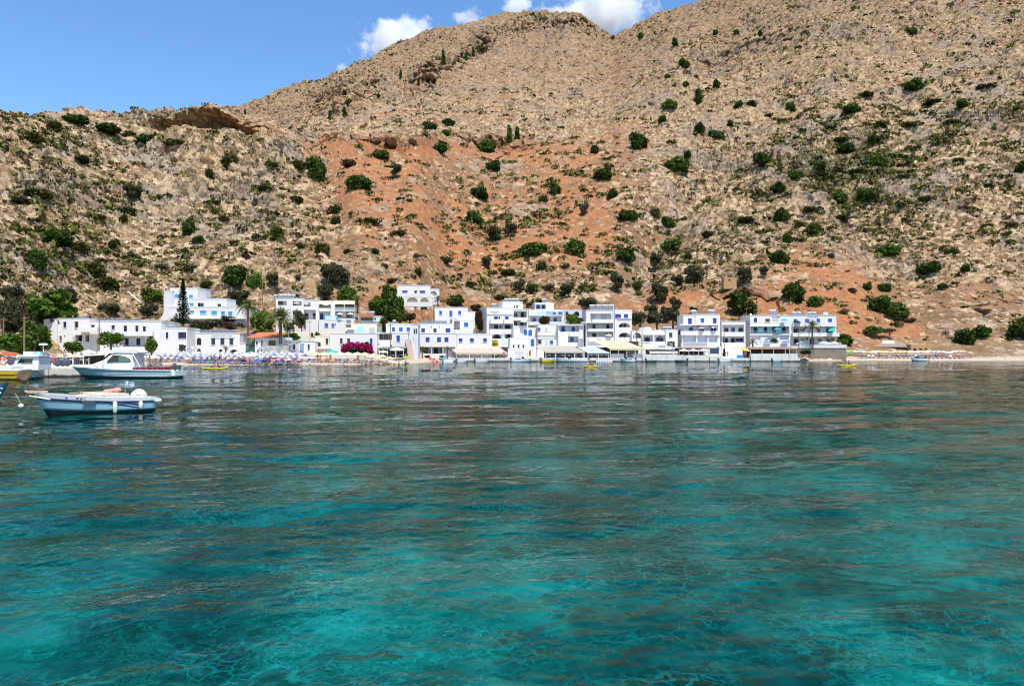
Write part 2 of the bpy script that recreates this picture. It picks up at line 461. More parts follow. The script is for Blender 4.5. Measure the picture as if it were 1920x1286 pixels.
base = t.mix(t.math('MULTIPLY', gm, 0.85), base, grnc)
base = t.mix(t.attr("beach"), base, sandc)
b = t.n("BsdfPrincipled", **{"Base Color": base, "Roughness": 0.95, "Specular IOR Level": 0.15})
bp = t.n("Bump", Strength=0.9, Distance=0.35); t.put(bp.inputs["Height"], n1)
t.put(b.inputs["Normal"], bp.outputs[0])
hillside = link_mesh("hillside", hill_me, t.surf(b))
tag(hillside, "rocky beige and orange mountainside rising behind the village", "hillside", kind="structure")

# ------------------------------------------------------------------ sea bed under the near water
sx = np.linspace(-1, 1, 240); sy = np.linspace(0, 1, 260)
SYg = (-6 + 223 * sy ** 1.6)[:, None] * np.ones(240); SXg = sx[None, :] * (26 + SYg * 0.95)
spx = 960 + SXg / np.maximum(SYg, 4) * F
sh = smooth_tab(SHORE, np.clip(spx, -500, 2500))
gap = sh - SYg
SZ = -0.6 - 4.6 * np.clip(gap / 55, 0, 1) - 1.4 * (fbm(SXg, SYg, SXg * 0, 1 / 9, 3, 4) - 0.5)
SZ -= np.where(gap < 4, 2.0, 0)
f1, f2, idr = worley(SXg, SYg, SXg * 0, 1.7, 71)
rk_m = np.clip((fbm(SXg, SYg, SXg * 0, 1 / 3.2, 4, 19) - 0.5) * 5, 0, 1) * (0.35 + 0.45 * np.clip((-SXg + 2) / 6, 0, 1))
SZ += rk_m * np.clip(1 - f1 * 1.15, 0, 1) * 0.9
bed_me = grid_mesh("seabed", np.stack([SXg, SYg, SZ], -1), attrs={"weed": rk_m})
t = NT("seabed_sand_weed_caustics")
pos = t.pos()
n1 = t.noise(pos, 1.3, 5, 0.6)
sand = t.ramp(n1, [(0.3, (0.42, 0.42, 0.33)), (0.7, (0.80, 0.80, 0.68))])
weed = t.ramp(t.noise(pos, 2.2, 5, 0.7), [(0.3, (0.03, 0.06, 0.03)), (0.55, (0.12, 0.17, 0.10)), (0.75, (0.36, 0.40, 0.28))])
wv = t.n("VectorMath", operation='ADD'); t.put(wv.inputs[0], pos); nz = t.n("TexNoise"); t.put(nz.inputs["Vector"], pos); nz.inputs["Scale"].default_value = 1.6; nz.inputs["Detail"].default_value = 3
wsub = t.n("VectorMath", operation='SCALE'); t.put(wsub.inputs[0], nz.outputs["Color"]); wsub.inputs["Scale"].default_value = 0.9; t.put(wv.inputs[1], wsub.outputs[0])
def caustic_lines(sc, w):
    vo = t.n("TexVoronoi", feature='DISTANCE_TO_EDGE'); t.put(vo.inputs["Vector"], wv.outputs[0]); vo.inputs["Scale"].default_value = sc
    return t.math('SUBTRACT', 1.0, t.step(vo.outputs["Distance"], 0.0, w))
caus = t.math('MAXIMUM', caustic_lines(1.15, 0.075), t.math('MULTIPLY', caustic_lines(2.3, 0.08), 0.7))
# mottled bed; sunlight caustic lines are painted over it as a pale web
bedc = t.ramp(t.math('ADD', t.math('MULTIPLY', t.noise(pos, 0.55, 4, 0.6), 0.5), t.math('MULTIPLY', t.noise(pos, 0.13, 3, 0.55), 0.5)), [(0.38, (0.03, 0.06, 0.05)), (0.49, (0.13, 0.20, 0.17)), (0.57, (0.42, 0.50, 0.44)), (0.66, (0.82, 0.86, 0.76))])
c = t.mix(t.math('MULTIPLY', caus, t.step(t.noise(pos, 0.23, 3, 0.6), 0.42, 0.62)), bedc, (0.86, 0.87, 0.80))
c = t.mix(t.step(t.math('ADD', t.attr("weed"), t.math('MULTIPLY', t.math('SUBTRACT', n1, 0.5), 1.0)), 0.3, 0.9), c, weed)
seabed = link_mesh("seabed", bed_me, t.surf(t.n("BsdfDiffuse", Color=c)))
tag(seabed, "pale sea bed with dark weedy rocks seen through the water", "seabed", kind="structure")

# ------------------------------------------------------------------ the bay: real waves, clear absorbing water
wpx = np.concatenate([np.linspace(-4200, -260, 60, endpoint=False), np.linspace(-260, -10, 60, endpoint=False), np.linspace(-10, 1930, 1150), np.linspace(1930, 2180, 61)[1:], np.linspace(2180, 6120, 61)[1:]])
wrow = np.concatenate([np.linspace(6000, 1700, 60, endpoint=False), np.linspace(1700, 1310, 60, endpoint=False), np.linspace(1310, 760, 560, endpoint=False), np.linspace(760, 674, 140)])
WY = EYE * F / (wrow - HOR)
WYg = WY[:, None] * np.ones(len(wpx)); WXg = (wpx - 960)[None, :] / F * WYg
dx_ = np.abs(np.gradient(WXg, axis=1)); dy_ = np.abs(np.gradient(WYg, axis=0))
rng = np.random.default_rng(7)
Hz = np.zeros_like(WYg); lost = np.zeros_like(WYg); tot = 0.0
for k in range(70):
    lam = 0.17 * (3.0 / 0.17) ** rng.random() if k < 58 else 3.0 + 5.0 * rng.random()
    th = math.radians(-78) + rng.normal() * (0.22 + 0.6 * math.exp(-lam / 0.7))          # travel direction
    kx, ky = math.cos(th) * 2 * math.pi / lam, math.sin(th) * 2 * math.pi / lam
    slope = 0.0158 * (lam / 1.0) ** -0.12 if k < 58 else 0.017
    a = slope * lam / (2 * math.pi)
    res = np.clip((lam / np.maximum(np.abs(math.sin(th)) * dy_ + np.abs(math.cos(th)) * dx_, 1e-6) - 2.2) / 2.5, 0, 1)
    env = 0.45 + 1.1 * vnoise(WXg / (lam * 4) + k * 3.1, WYg / (lam * 4), WXg * 0 + k, 100 + k)
    Hz += a * np.sin(kx * WXg + ky * WYg + rng.random() * 6.283 + 1.5 * env) * res * env
    lost += slope ** 2 * (1 - res); tot += slope ** 2
far_w = np.sqrt(lost / tot)
sea_me = grid_mesh("sea", np.stack([WXg, WYg, Hz], -1), smooth=True, attrs={"chop": far_w})
t = NT("clear_bay_water")
pos = t.pos()
def slopes(scale, amp, detail, stretch=(1, 1, 1)):
    nd = t.n("TexNoise"); t.put(nd.inputs["Vector"], t.scaled(pos, stretch)); nd.inputs["Scale"].default_value = scale; nd.inputs["Detail"].default_value = detail
    v = t.n("VectorMath", operation='SUBTRACT'); t.put(v.inputs[0], nd.outputs["Color"]); v.inputs[1].default_value = (0.5, 0.5, 0.5)
    m = t.n("VectorMath", operation='MULTIPLY'); t.put(m.inputs[0], v.outputs[0]); m.inputs[1].default_value = (amp, amp, 0)
    return m.outputs[0]
def vadd(a, b_):
    v = t.n("VectorMath", operation='ADD'); t.put(v.inputs[0], a); t.put(v.inputs[1], b_); return v.outputs[0]
fine = slopes(7.0, 0.035, 2, (0.6, 1, 1))
mid = vadd(slopes(1.1, 0.20, 3, (0.45, 1, 1)), slopes(0.16, 0.12, 2, (0.35, 1, 1)))
sc_ = t.n("VectorMath", operation='SCALE'); t.put(sc_.inputs[0], mid); t.put(sc_.inputs["Scale"], t.attr("chop"))
geo = t.n("NewGeometry")
nn = t.n("VectorMath", operation='NORMALIZE'); t.put(nn.inputs[0], vadd(geo.outputs["Normal"], vadd(fine, sc_.outputs[0])))
N = nn.outputs[0]
fr = t.n("Fresnel", IOR=1.19); t.put(fr.inputs["Normal"], N)
gl = t.n("BsdfGlossy", Color=(0.66, 0.66, 0.66), Roughness=0.02); t.put(gl.inputs["Normal"], N)
rf = t.n("BsdfRefraction", Color=(0.98, 1, 1), Roughness=0.0, IOR=1.33); t.put(rf.inputs["Normal"], N)
tr = t.n("BsdfTransparent", Color=(0.98, 1, 1))
m1 = t.n("MixShader"); m1.inputs[0].default_value = 0.5; t.put(m1.inputs[1], rf); t.put(m1.inputs[2], tr)
m2 = t.n("MixShader"); t.put(m2.inputs[0], fr); t.put(m2.inputs[1], m1); t.put(m2.inputs[2], gl)
va = t.n("VolumeAbsorption", Color=(0.0, 0.852, 0.868), Density=0.28)
t.put(t.out.inputs["Volume"], va)
sea = link_mesh("sea", sea_me, t.surf(m2))
tag(sea, "clear turquoise bay water with gentle ripples", "sea", kind="structure")

# ------------------------------------------------------------------ cumulus behind the summit
def cloud(name, px, py, Y, rx, ry, rz, label, seed, cut):
    bm = bmesh.new()
    bmesh.ops.create_icosphere(bm, subdivisions=3, radius=1.0)
    me = bpy.data.meshes.new(name); bm.to_mesh(me); bm.free()
    t = NT(name + "_vapour")
    co = t.obj()
    ln = t.n("VectorMath", operation='LENGTH'); t.put(ln.inputs[0], co)
    sh = t.n("Mapping"); t.put(sh.inputs["Vector"], co); sh.inputs["Scale"].default_value = (rx / 100, ry / 100, rz / 100); sh.inputs["Location"].default_value = (seed, seed * 2, 0)
    n = t.noise(sh.outputs[0], 1.5, 6, 0.62)
    v = t.math('ADD', t.math('MULTIPLY', t.math('SUBTRACT', n, 0.5), 2.6), t.math('MULTIPLY', t.math('SUBTRACT', cut, ln.outputs["Value"]), 1.0))
    den = t.math('MULTIPLY', t.math('MULTIPLY', v, 3.5, clamp=True), 0.03)
    vs = t.n("VolumeScatter", Color=(0.995, 0.995, 0.995), Anisotropy=0.2); t.put(vs.inputs["Density"], den)
    t.put(t.out.inputs["Volume"], vs)
    o = link_mesh(name, me, t.m)
    o.location = at(px, py, Y); o.scale = (rx, ry, rz)
    tag(o, label, "cloud", "white cumulus clouds behind the summit", "stuff")
    return o
K = 2600 / F
cloud("cloud", 752, 84, 2600, 104 * K, 90 * K, 58 * K, "white puffy cloud just behind the left shoulder of the summit", 1.3, 0.66)
cloud("cloud", 1120, 24, 2650, 130 * K, 100 * K, 54 * K, "broad white cloud behind the rounded summit and the saddle", 4.1, 0.68)
cloud("cloud", 972, 12, 2700, 50 * K, 60 * K, 36 * K, "small bright cloud standing up behind the middle of the summit", 7.7, 0.62)
cloud("cloud", 880, 36, 2700, 52 * K, 50 * K, 24 * K, "thin wispy cloud resting on the summit ridge", 9.2, 0.5)
cloud("cloud", 641, 128, 2700, 16 * K, 20 * K, 13 * K, "tiny scrap of cloud above the long left slope", 2.6, 0.5)

# ------------------------------------------------------------------ plants
R = random.Random(11)
def leaf_mat(name, dark, mid, lite, trans=0.25):
    t = NT(name)
    oi = t.n("ObjectInfo")
    n = t.noise(t.obj(), 2.6, 3, 0.6)
    f = t.math('ADD', t.math('MULTIPLY', t.attr("tone"), 0.55), t.math('MULTIPLY', n, 0.45))
    f = t.math('ADD', f, t.math('MULTIPLY', t.math('SUBTRACT', oi.outputs["Random"], 0.5), 0.22))
    c = t.ramp(f, [(0.2, dark), (0.5, mid), (0.82, lite)])
    d = t.n("BsdfDiffuse", Color=c); tr = t.n("BsdfTranslucent", Color=c)
    m = t.n("MixShader"); m.inputs[0].default_value = trans; t.put(m.inputs[1], d); t.put(m.inputs[2], tr)
    return t.surf(m)
M_LEAF = {
    'bush': leaf_mat("dark_carob_leaves", (0.010, 0.023, 0.005), (0.042, 0.075, 0.014), (0.105, 0.15, 0.034)),
    'olive': leaf_mat("grey_olive_leaves", (0.022, 0.026, 0.012), (0.06, 0.066, 0.034), (0.13, 0.135, 0.075)),
    'low': leaf_mat("drab_shrub_leaves", (0.014, 0.02, 0.004), (0.048, 0.056, 0.013), (0.10, 0.105, 0.03)),
    'dry': leaf_mat("dry_brown_twigs", (0.03, 0.022, 0.014), (0.085, 0.062, 0.04), (0.16, 0.12, 0.08)),
    'tree': leaf_mat("fresh_green_leaves", (0.018, 0.042, 0.005), (0.075, 0.13, 0.018), (0.17, 0.24, 0.05)),
    'palm': leaf_mat("palm_frond", (0.02, 0.03, 0.008), (0.06, 0.085, 0.022), (0.16, 0.17, 0.06)),
    'pine': leaf_mat("norfolk_pine_needles", (0.005, 0.013, 0.006), (0.014, 0.034, 0.014), (0.035, 0.06, 0.028)),
    'magenta': leaf_mat("magenta_bracts", (0.09, 0.003, 0.022), (0.32, 0.01, 0.09), (0.52, 0.04, 0.17)),
    'yellow': leaf_mat("yellow_blossom", (0.15, 0.14, 0.01), (0.45, 0.42, 0.02), (0.62, 0.6, 0.05)),
    'darkred': leaf_mat("dark_creeper", (0.02, 0.012, 0.01), (0.06, 0.03, 0.02), (0.09, 0.09, 0.03)),
}
M_BARK = plain("grey_bark", (0.10, 0.075, 0.052), 0.9, 0.4, 5)
M_BARK_P = plain("palm_bark", (0.13, 0.085, 0.05), 0.9, 0.4, 7)

def leaves_mesh(name, pts, size, rng, aspect=1.0, droop=0.0, nrm=None):
    """a small bent leaf spray (quad) at each point"""
    n = len(pts)
    d = rng.normal(size=(n, 3)); 
    if nrm is not None: d = d * 0.75 + nrm
    d /= np.linalg.norm(d, axis=1)[:, None]
    a = np.cross(d, rng.normal(size=(n, 3))); a /= np.linalg.norm(a, axis=1)[:, None]
    b = np.cross(d, a)
    s = size * (0.6 + 0.8 * rng.random(n))[:, None]
    a = a * s * aspect; b = b * s
    a[:, 2] -= droop * s[:, 0]
    V = np.stack([pts - a - b * 0.5, pts + a * 0.2 - b, pts + a + b * 0.4, pts - a * 0.3 + b], 1).reshape(-1, 3)
    me = fast_mesh(name, V, np.arange(4 * n), np.full(n, 4))
    at_ = me.attributes.new("tone", 'FLOAT', 'POINT')
    at_.data.foreach_set("value", np.repeat(rng.random(n), 4).astype(np.float32))
    return me

def crown_points(rng, n, blobs):
    """points through the outer volume of a set of ellipsoid lobes (x,y,z,rx,ry,rz)"""
    w = np.array([b[3] * b[4] + b[4] * b[5] for b in blobs]); w = w / w.sum()
    k = rng.choice(len(blobs), n, p=w)
    B = np.array(blobs)[k]
    d = rng.normal(size=(n, 3)); d /= np.linalg.norm(d, axis=1)[:, None]
    r = (0.45 + 0.62 * rng.random(n) ** 0.6 + 0.28 * (rng.random(n) < 0.14))[:, None]
    return B[:, :3] + d * B[:, 3:] * r, d

def make_crown(kind, seed):
    rng = np.random.default_rng(seed)
    bl = []
    if kind in ('bush', 'tree'):
        bl.append((0, 0, 0.46, 0.34, 0.34, 0.36))
        for k in range(8):
            a = rng.random() * 6.28; q = 0.20 + 0.12 * rng.random()
            bl.append((math.cos(a) * q, math.sin(a) * q, 0.30 + 0.44 * rng.random(), 0.20, 0.20, 0.19))
        n, s = 1500, 0.042
    elif kind == 'olive':
        for k in range(9):
            a = rng.random() * 6.28; q = 0.10 + 0.24 * rng.random()
            bl.append((math.cos(a) * q, math.sin(a) * q, 0.40 + 0.42 * rng.random(), 0.17, 0.17, 0.15))
        n, s = 1250, 0.034
    elif kind == 'low':
        for k in range(7):
            a = rng.random() * 6.28; q = 0.34 * rng.random()
            bl.append((math.cos(a) * q, math.sin(a) * q, 0.34 + 0.14 * rng.random(), 0.24, 0.24, 0.40))
        n, s = 900, 0.045
    elif kind == 'dry':
        for k in range(7):
            a = rng.random() * 6.28; q = 0.30 * rng.random()
            bl.append((math.cos(a) * q, math.sin(a) * q, 0.40 + 0.3 * rng.random(), 0.18, 0.18, 0.22))
        n, s = 700, 0.034
    elif kind == 'col':
        for k in range(6):
            bl.append((rng.normal() * 0.05, rng.normal() * 0.05, 0.15 + 0.14 * k, 0.34 - 0.03 * k, 0.34 - 0.03 * k, 0.16))
        n, s = 900, 0.055
    p, d = crown_points(rng, n, bl)
    p[:, 2] = np.clip(p[:, 2], 0.01, 1.04)
    me = leaves_mesh("crown", p, s, rng, 1.3, nrm=d)
    me.materials.append(M_LEAF['bush' if kind == 'col' else kind])
    return me

def tube_mesh(name, paths, sides=6):
    """paths: list of [(point, radius), ...] tapered limbs in one mesh"""
    V = []; Fx = []; S = []
    for path in paths:
        pts = [Vector(p) for p, r in path]
        base = len(V)
        for i, (p, r) in enumerate(path):
            d = (pts[min(i + 1, len(pts) - 1)] - pts[max(i - 1, 0)]).normalized()
            u = d.orthogonal().normalized(); v = d.cross(u)
            for k in range(sides):
                a = 2 * math.pi * k / sides
                V.append(tuple(pts[i] + (u * math.cos(a) + v * math.sin(a)) * r))
        for i in range(len(path) - 1):
            for k in range(sides):
                a0 = base + i * sides + k; a1 = base + i * sides + (k + 1) % sides
                Fx += [a0, a1, a1 + sides, a0 + sides]; S.append(4)
        Fx += list(range(base + (len(path) - 1) * sides, base + len(path) * sides)); S.append(sides)
        Fx += list(range(base + sides - 1, base - 1, -1)); S.append(sides)
    return fast_mesh(name, V, Fx, S)

def trunk_mesh(kind, seed):
    q = random.Random(seed)
    top = {'bush': 0.45, 'tree': 0.5, 'olive': 0.5, 'low': 0.25, 'dry': 0.4, 'col': 0.7}[kind]
    paths = [[((0, 0, -0.12), 0.045), ((0.01, 0, 0.12), 0.034), ((0.0, 0.01, top * 0.6), 0.026), ((0, 0, top), 0.016)]]
    for k in range(4):
        a = k * 1.57 + q.random()
        paths.append([((0, 0, 0.12 + 0.03 * k), 0.024), ((math.cos(a) * 0.12, math.sin(a) * 0.12, top * 0.72), 0.016), ((math.cos(a) * 0.26, math.sin(a) * 0.26, top * 1.2), 0.006)])
    me = tube_mesh("trunk", paths)
    me.materials.append(M_BARK)
    return me

PROTO = {}
for kind in ('bush', 'tree', 'olive', 'low', 'dry', 'col'):
    PROTO[kind] = [(make_crown(kind, 100 + 7 * k + len(kind)), trunk_mesh(kind, k)) for k in range(3)]

KNAME = {'bush': 'carob_bush', 'tree': 'leafy_tree', 'olive': 'olive_tree', 'low': 'low_shrub', 'dry': 'dry_shrub', 'col': 'cliff_bush'}
KWORD = {'bush': 'dark round bush', 'tree': 'fresh green tree', 'olive': 'grey olive tree', 'low': 'low drab shrub', 'dry': 'dry brown shrub', 'col': 'dark upright bush'}
KCAT = {'bush': 'bush', 'tree': 'tree', 'olive': 'olive tree', 'low': 'shrub', 'dry': 'shrub', 'col': 'bush'}

# (px, py of the middle, width, height) in photo pixels
PLANTS = {
 'bush': """806 234 30 18;841 229 23 20;836 250 18 13;825 275 27 30;912 273 30 32;922 309 30 28;710 288 36 26;670 340 45 38;585 312 43 58;560 312 24 22;898 360 33 33;890 406 32 27;998 464 57 37;1080 461 37 40;
1172 477 36 37;1265 461 41 34;1186 404 25 27;1258 417 30 26;1174 402 34 30;1598 205 35 26;1714 163 35 28;1707 57 24 21;1803 192 24 24;1434 301 30 32;1593 276 35 28;1643 262 23 24;1654 301 37 30;1494 328 27 24;1541 318 28 20;1462 351 30 25;1578 368 39 35;1629 364 38 37;1914 312 22 30;
1468 401 30 35;1527 429 26 30;1478 447 23 24;1464 481 44 30;1670 469 40 30;1742 504 46 30;1812 504 20 16;1770 537 18 16;1626 538 17 18;1661 539 25 21;1486 548 37 47;1532 565 30 25;1655 570 44 44;1685 584 42 40;1397 567 51 51;1198 262 36 42;1273 308 46 40;1348 254 33 22;
135 222 47 25;199 239 43 24;237 250 27 17;278 259 47 25;331 271 40 20;349 425 27 33;371 449 27 20;104 444 53 43;67 487 37 43;438 514 50 57;510 312 23 18;1147 361 22 27;1042 352 28 33;1129 327 33 30;732 551 32 38;744 580 33 40;707 572 30 28;851 563 33 28;1815 630 38 38;1846 622 36 30;1912 617 38 45;1588 637 30 28;1201 70 11 16;1266 79 13 20;1341 61 10 14;1382 62 10 14;1422 65 10 14;1283 119 24 24;1250 144 11 11;1283 158 14 18;1343 158 14 21;1258 198 28 28;1385 195 18 18;1412 194 20 15;1486 203 17 23;1240 223 17 18;1313 243 22 28;1150 70 8 10;1060 42 9 10""",
 'tree': """478 528 33 43;650 548 32 34;77 578 92 74;284 553 43 34;20 638 52 38;60 640 48 42;134 651 30 26;283 651 18 26;1072 590 16 22;1084 596 14 18""",
 'olive': """744 322 25 33;921 439 35 38;961 431 28 35;911 491 25 30;976 536 30 36;1000 540 26 30;1065 546 30 33;1157 528 32 47;1102 570 37 30;613 514 42 60;642 517 40 54;607 546 37 30;890 578 27 15;1308 516 42 47;1271 524 28 32;1234 492 35 40;1234 548 42 51;1222 583 34 34;1250 590 34 36;1268 572 26 34;1397 518 32 42;1432 512 20 26;247 362 40 37;446 558 47 37;508 533 27 33;274 583 43 37;200 580 44 34;20 563 46 52;120 556 38 44;40 600 50 40;100 615 46 50;20 610 44 44;404 606 40 22;430 604 30 20;1097 392 22 32;1736 375 24 26;1280 600 24 20;1300 582 20 16;540 612 22 26""",
 'low': """1015 497 27 20;955 511 33 17;831 486 27 15;881 533 23 15;1097 539 28 13;624 391 27 25;627 411 24 22;690 412 43 15;747 436 28 13;603 463 27 25;734 526 20 13;784 509 18 17;941 556 28 13;1115 279 23 20;1020 372 18 20;1199 535 28 18;1520 392 34 15;1583 408 40 16;1397 410 44 18;1446 216 19 10;1470 226 19 10;1371 231 18 16;1292 292 20 20;1230 396 18 26;197 534 47 32;390 534 32 20;174 504 40 36;497 351 40 17;478 379 25 18;418 408 27 15;558 373 27 17;405 380 20 13;234 409 23 20;150 461 33 23;214 457 30 23;393 324 20 20;435 300 33 26;104 235 30 24;53 255 47 26;518 437 27 33;358 504 27 16;555 310 23 20;60 360 50 22;30 375 40 18;240 395 34 16;150 300 40 18;1560 240 34 12;1580 262 40 14;1610 320 36 12;1700 235 44 12;1800 230 50 12;1690 385 26 12;1850 160 40 10;1630 178 50 10;1750 190 44 10;1650 232 30 12;1860 350 30 12;1800 300 26 12;1900 420 24 14;1790 470 22 14;1545 330 26 12;1500 420 22 12;1690 330 24 10;1330 440 24 14;1290 480 20 12;700 470 20 12;650 470 18 12;560 460 22 14""",
 'dry': """650 304 43 27;330 540 30 18;300 500 26 16;560 520 24 14;720 500 22 14;1030 540 26 18;1140 495 22 16;1600 545 24 14;1580 585 22 12;1710 600 26 14;1560 480 24 12;780 480 20 12;860 515 22 12;460 480 26 16;250 480 28 18;160 600 34 26;1000 400 18 12;1060 500 20 14""",
 'col': """955 252 16 37;970 250 14 26;1311 181 20 32;832 108 9 24;873 106 11 15;888 98 9 17;897 94 8 13;905 90 8 11;750 143 9 18;808 138 7 12;824 130 9 10;620 216 10 16;645 212 12 20;655 196 8 14;460 212 7 9""",
}
def zone(px, py):
    if py < 212 and px < 1180: return "on the cliffs below the summit"
    if py < 215 and px < 1450: return "high in the steep gully beside the summit"
    if py < 250 and px > 1450: return "high on the scrubby hillside"
    if px < 345 and py < 290: return "along the broken crest of the near hill"
    if px < 470 and py < 400: return "on the upper boulder slope of the near hill"
    if px < 180 and py > 540: return "in the grove beside the long white hotel"
    if px < 330 and py > 560: return "just behind the long white hotel"
    if px < 330: return "on the boulders above the long white hotel"
    if px < 600 and py > 500: return "behind the houses with sky blue shutters"
    if px < 600: return "on the shoulder left of the orange slope"
    if px < 780 and py > 490: return "beside the arched white villa"
    if px < 1100 and py < 262: return "on the rim of the orange cliff band"
    if px < 860 and py < 400: return "on the rusty orange slope"
    if px < 1010 and py < 420: return "on the stony slope below the orange cliff band"
    if px < 860 : return "on the slope above the arched white villa"
    if px < 1110 and py < 505: return "in the middle of the orange scree"
    if px < 1180 and py > 505: return "on the dry bank behind the tall white hotels"
    if px < 1180: return "on the rocks right of the orange scree"
    if px < 1340 and py > 480: return "on the bank beside the four storey guesthouse"
    if px < 1340: return "along the rocky gully"
    if px < 1450 and py > 480: return "above the gap beside the turquoise loggia hotel"
    if py > 600: return "behind the far end of the pebble beach"
    if py > 480: return "on the orange bank above the far beach"
    if py > 345: return "low on the grey boulder hillside"
    return "in the green scrub of the grey hillside"
ORD = ["first", "second", "third", "fourth", "fifth", "sixth", "seventh", "eighth", "ninth", "tenth", "eleventh", "twelfth", "thirteenth", "fourteenth", "fifteenth", "sixteenth", "seventeenth", "eighteenth", "nineteenth", "twentieth"]
def ordinal_labels(items, word_of, zone_of, what):
    """label per item: its look, its place and its turn counted from the left"""
    d = {}
    for it in items: d.setdefault((word_of(it), zone_of(it)), []).append(it)
    out = {}
    for (w, z), lst in d.items():
        lst.sort(key=lambda it: it[0])
        for k, it in enumerate(lst):
            out[id(it)] = f"{w} {z}" if len(lst) == 1 else f"{w} {z}, {ORD[k]} from the left"
    return out

def set_plant(kind, p, w, h, label, group, q):
    cm, tm = PROTO[kind][q % 3]
    t_ = empty(KNAME[kind], p, R.random() * 6.28, label, KCAT[kind], group)
    c = link_mesh("crown", cm, parent=t_); k = link_mesh("trunk", tm, parent=t_)
    f_ = R.uniform(.9, 1.2); c.scale = k.scale = (w * 1.08 * f_, w * 1.08 / f_ * R.uniform(.95, 1.1), h * R.uniform(.98, 1.12))
    return t_
items = []
for kind, s in PLANTS.items():
    for e in s.replace("\n", "").split(";"):
        px, py, w, h = map(float, e.split())
        items.append((px, py, w, h, kind))
labs = ordinal_labels(items, lambda it: KWORD[it[4]], lambda it: zone(it[0], it[1]), "plant")
for q, it in enumerate(items):
    px, py, w, h, kind = it
    g = ground_at(px, py + h * 0.46)
    m = g.y / F
    set_plant(kind, g + Vector((0, 0.25 * w * m, -0.1 * h * m)), w * m, h * m, labs[id(it)], "bushes and trees of the hillside", q)

# low phrygana tufts all over the slopes: nobody could count them
rng = np.random.default_rng(5)
prob = (green * 1.3 + 0.10 * (rowk < NA + 120)) * np.clip(0.9 + (fbm(Xg, Yg, Zg, 1 / 14, 3, 44) - 0.5) * 5, 0, 2) * (Zg > 4) * (PY < 640) * keep * (PX > -60) * (PX < 1980)
prob[NA + NB - 40:] = 0
area = (Yg / 300) ** 0.5
flatp = (prob * area).reshape(-1)
idx = rng.choice(flatp.size, 8200, p=flatp / flatp.sum())
cent = G.reshape(-1, 3)[idx]
rad = (0.45 + 1.25 * rng.random(len(idx)) ** 2) * (cent[:, 1] / 300) ** 0.5
NL = 16
d = rng.normal(size=(len(idx), NL, 3)); d /= np.linalg.norm(d, axis=2)[..., None]; d[..., 2] = np.abs(d[..., 2]) * 0.7
pts = (cent[:, None, :] + d * rad[:, None, None] * np.array([1.25, 1.25, 0.8])).reshape(-1, 3)
# and the small dead thorn cushions that fill the gaps between the rocks
prob2 = np.clip(rocky * 1.1 - 0.1 + 0.35 * (PX < 620) * (rowk < NA) - 0.45 * np.clip(stone * 2, 0, 1), 0.03, 1) * np.clip(0.5 + (fbm(Xg, Yg, Zg, 1 / 22, 3, 45) - 0.5) * 4, 0.08, 1.6) * (Zg > 5) * (PY < 625) * keep * (PX > -40) * (PX < 1960)
prob2[NA + NB - 12:] = 0
prob2 *= (Yg / 300) ** 0.3
idx2 = rng.choice(prob2.size, 21000, p=prob2.reshape(-1) / prob2.sum()); cent2 = G.reshape(-1, 3)[idx2]
rad2 = (0.28 + 0.45 * rng.random(len(idx2)) ** 1.5) * (cent2[:, 1] / 300) ** 0.7; NL2 = 7
d2 = rng.normal(size=(len(idx2), NL2, 3)); d2 /= np.linalg.norm(d2, axis=2)[..., None]; d2[..., 2] = np.abs(d2[..., 2]) * 0.6
pts2 = (cent2[:, None, :] + d2 * rad2[:, None, None] * np.array([1.3, 1.2, 0.7])).reshape(-1, 3)
n1_ = len(pts); pts = np.concatenate([pts, pts2]); d = np.concatenate([d.reshape(-1, 3), d2.reshape(-1, 3)])
me = leaves_mesh("scrub", pts, 1.0, rng, 1.2, nrm=d)
co = np.empty(len(pts) * 12, np.float32); me.vertices.foreach_get("co", co)
co = co.reshape(-1, 4, 3); co = pts[:, None, :] + (co - pts[:, None, :]) * (np.concatenate([np.repeat(rad, NL) * 0.42, np.repeat(rad2, NL2) * 0.55]))[:, None, None]
me.vertices.foreach_set("co", co.reshape(-1).astype(np.float32))
t2 = rng.random(len(idx2)); tone = np.repeat(np.concatenate([np.repeat(rng.random(len(idx)) * 0.9, NL), np.repeat(np.where(t2 < .45, t2 * .5, .72 + .2 * t2), NL2)]), 4)
me.attributes["tone"].data.foreach_set("value", tone.astype(np.float32))
t = NT("phrygana")
c = t.ramp(t.attr("tone"), [(0.0, (0.02, 0.03, 0.006)), (0.35, (0.085, 0.095, 0.02)), (0.62, (0.16, 0.15, 0.045)), (0.8, (0.15, 0.105, 0.055)), (1.0, (0.22, 0.16, 0.095))])
scrub = link_mesh("scrub", me, t.surf(t.n("BsdfDiffuse", Color=c)))
tag(scrub, "low olive drab and brown scrub dotted over the slopes", "scrub", kind="stuff")

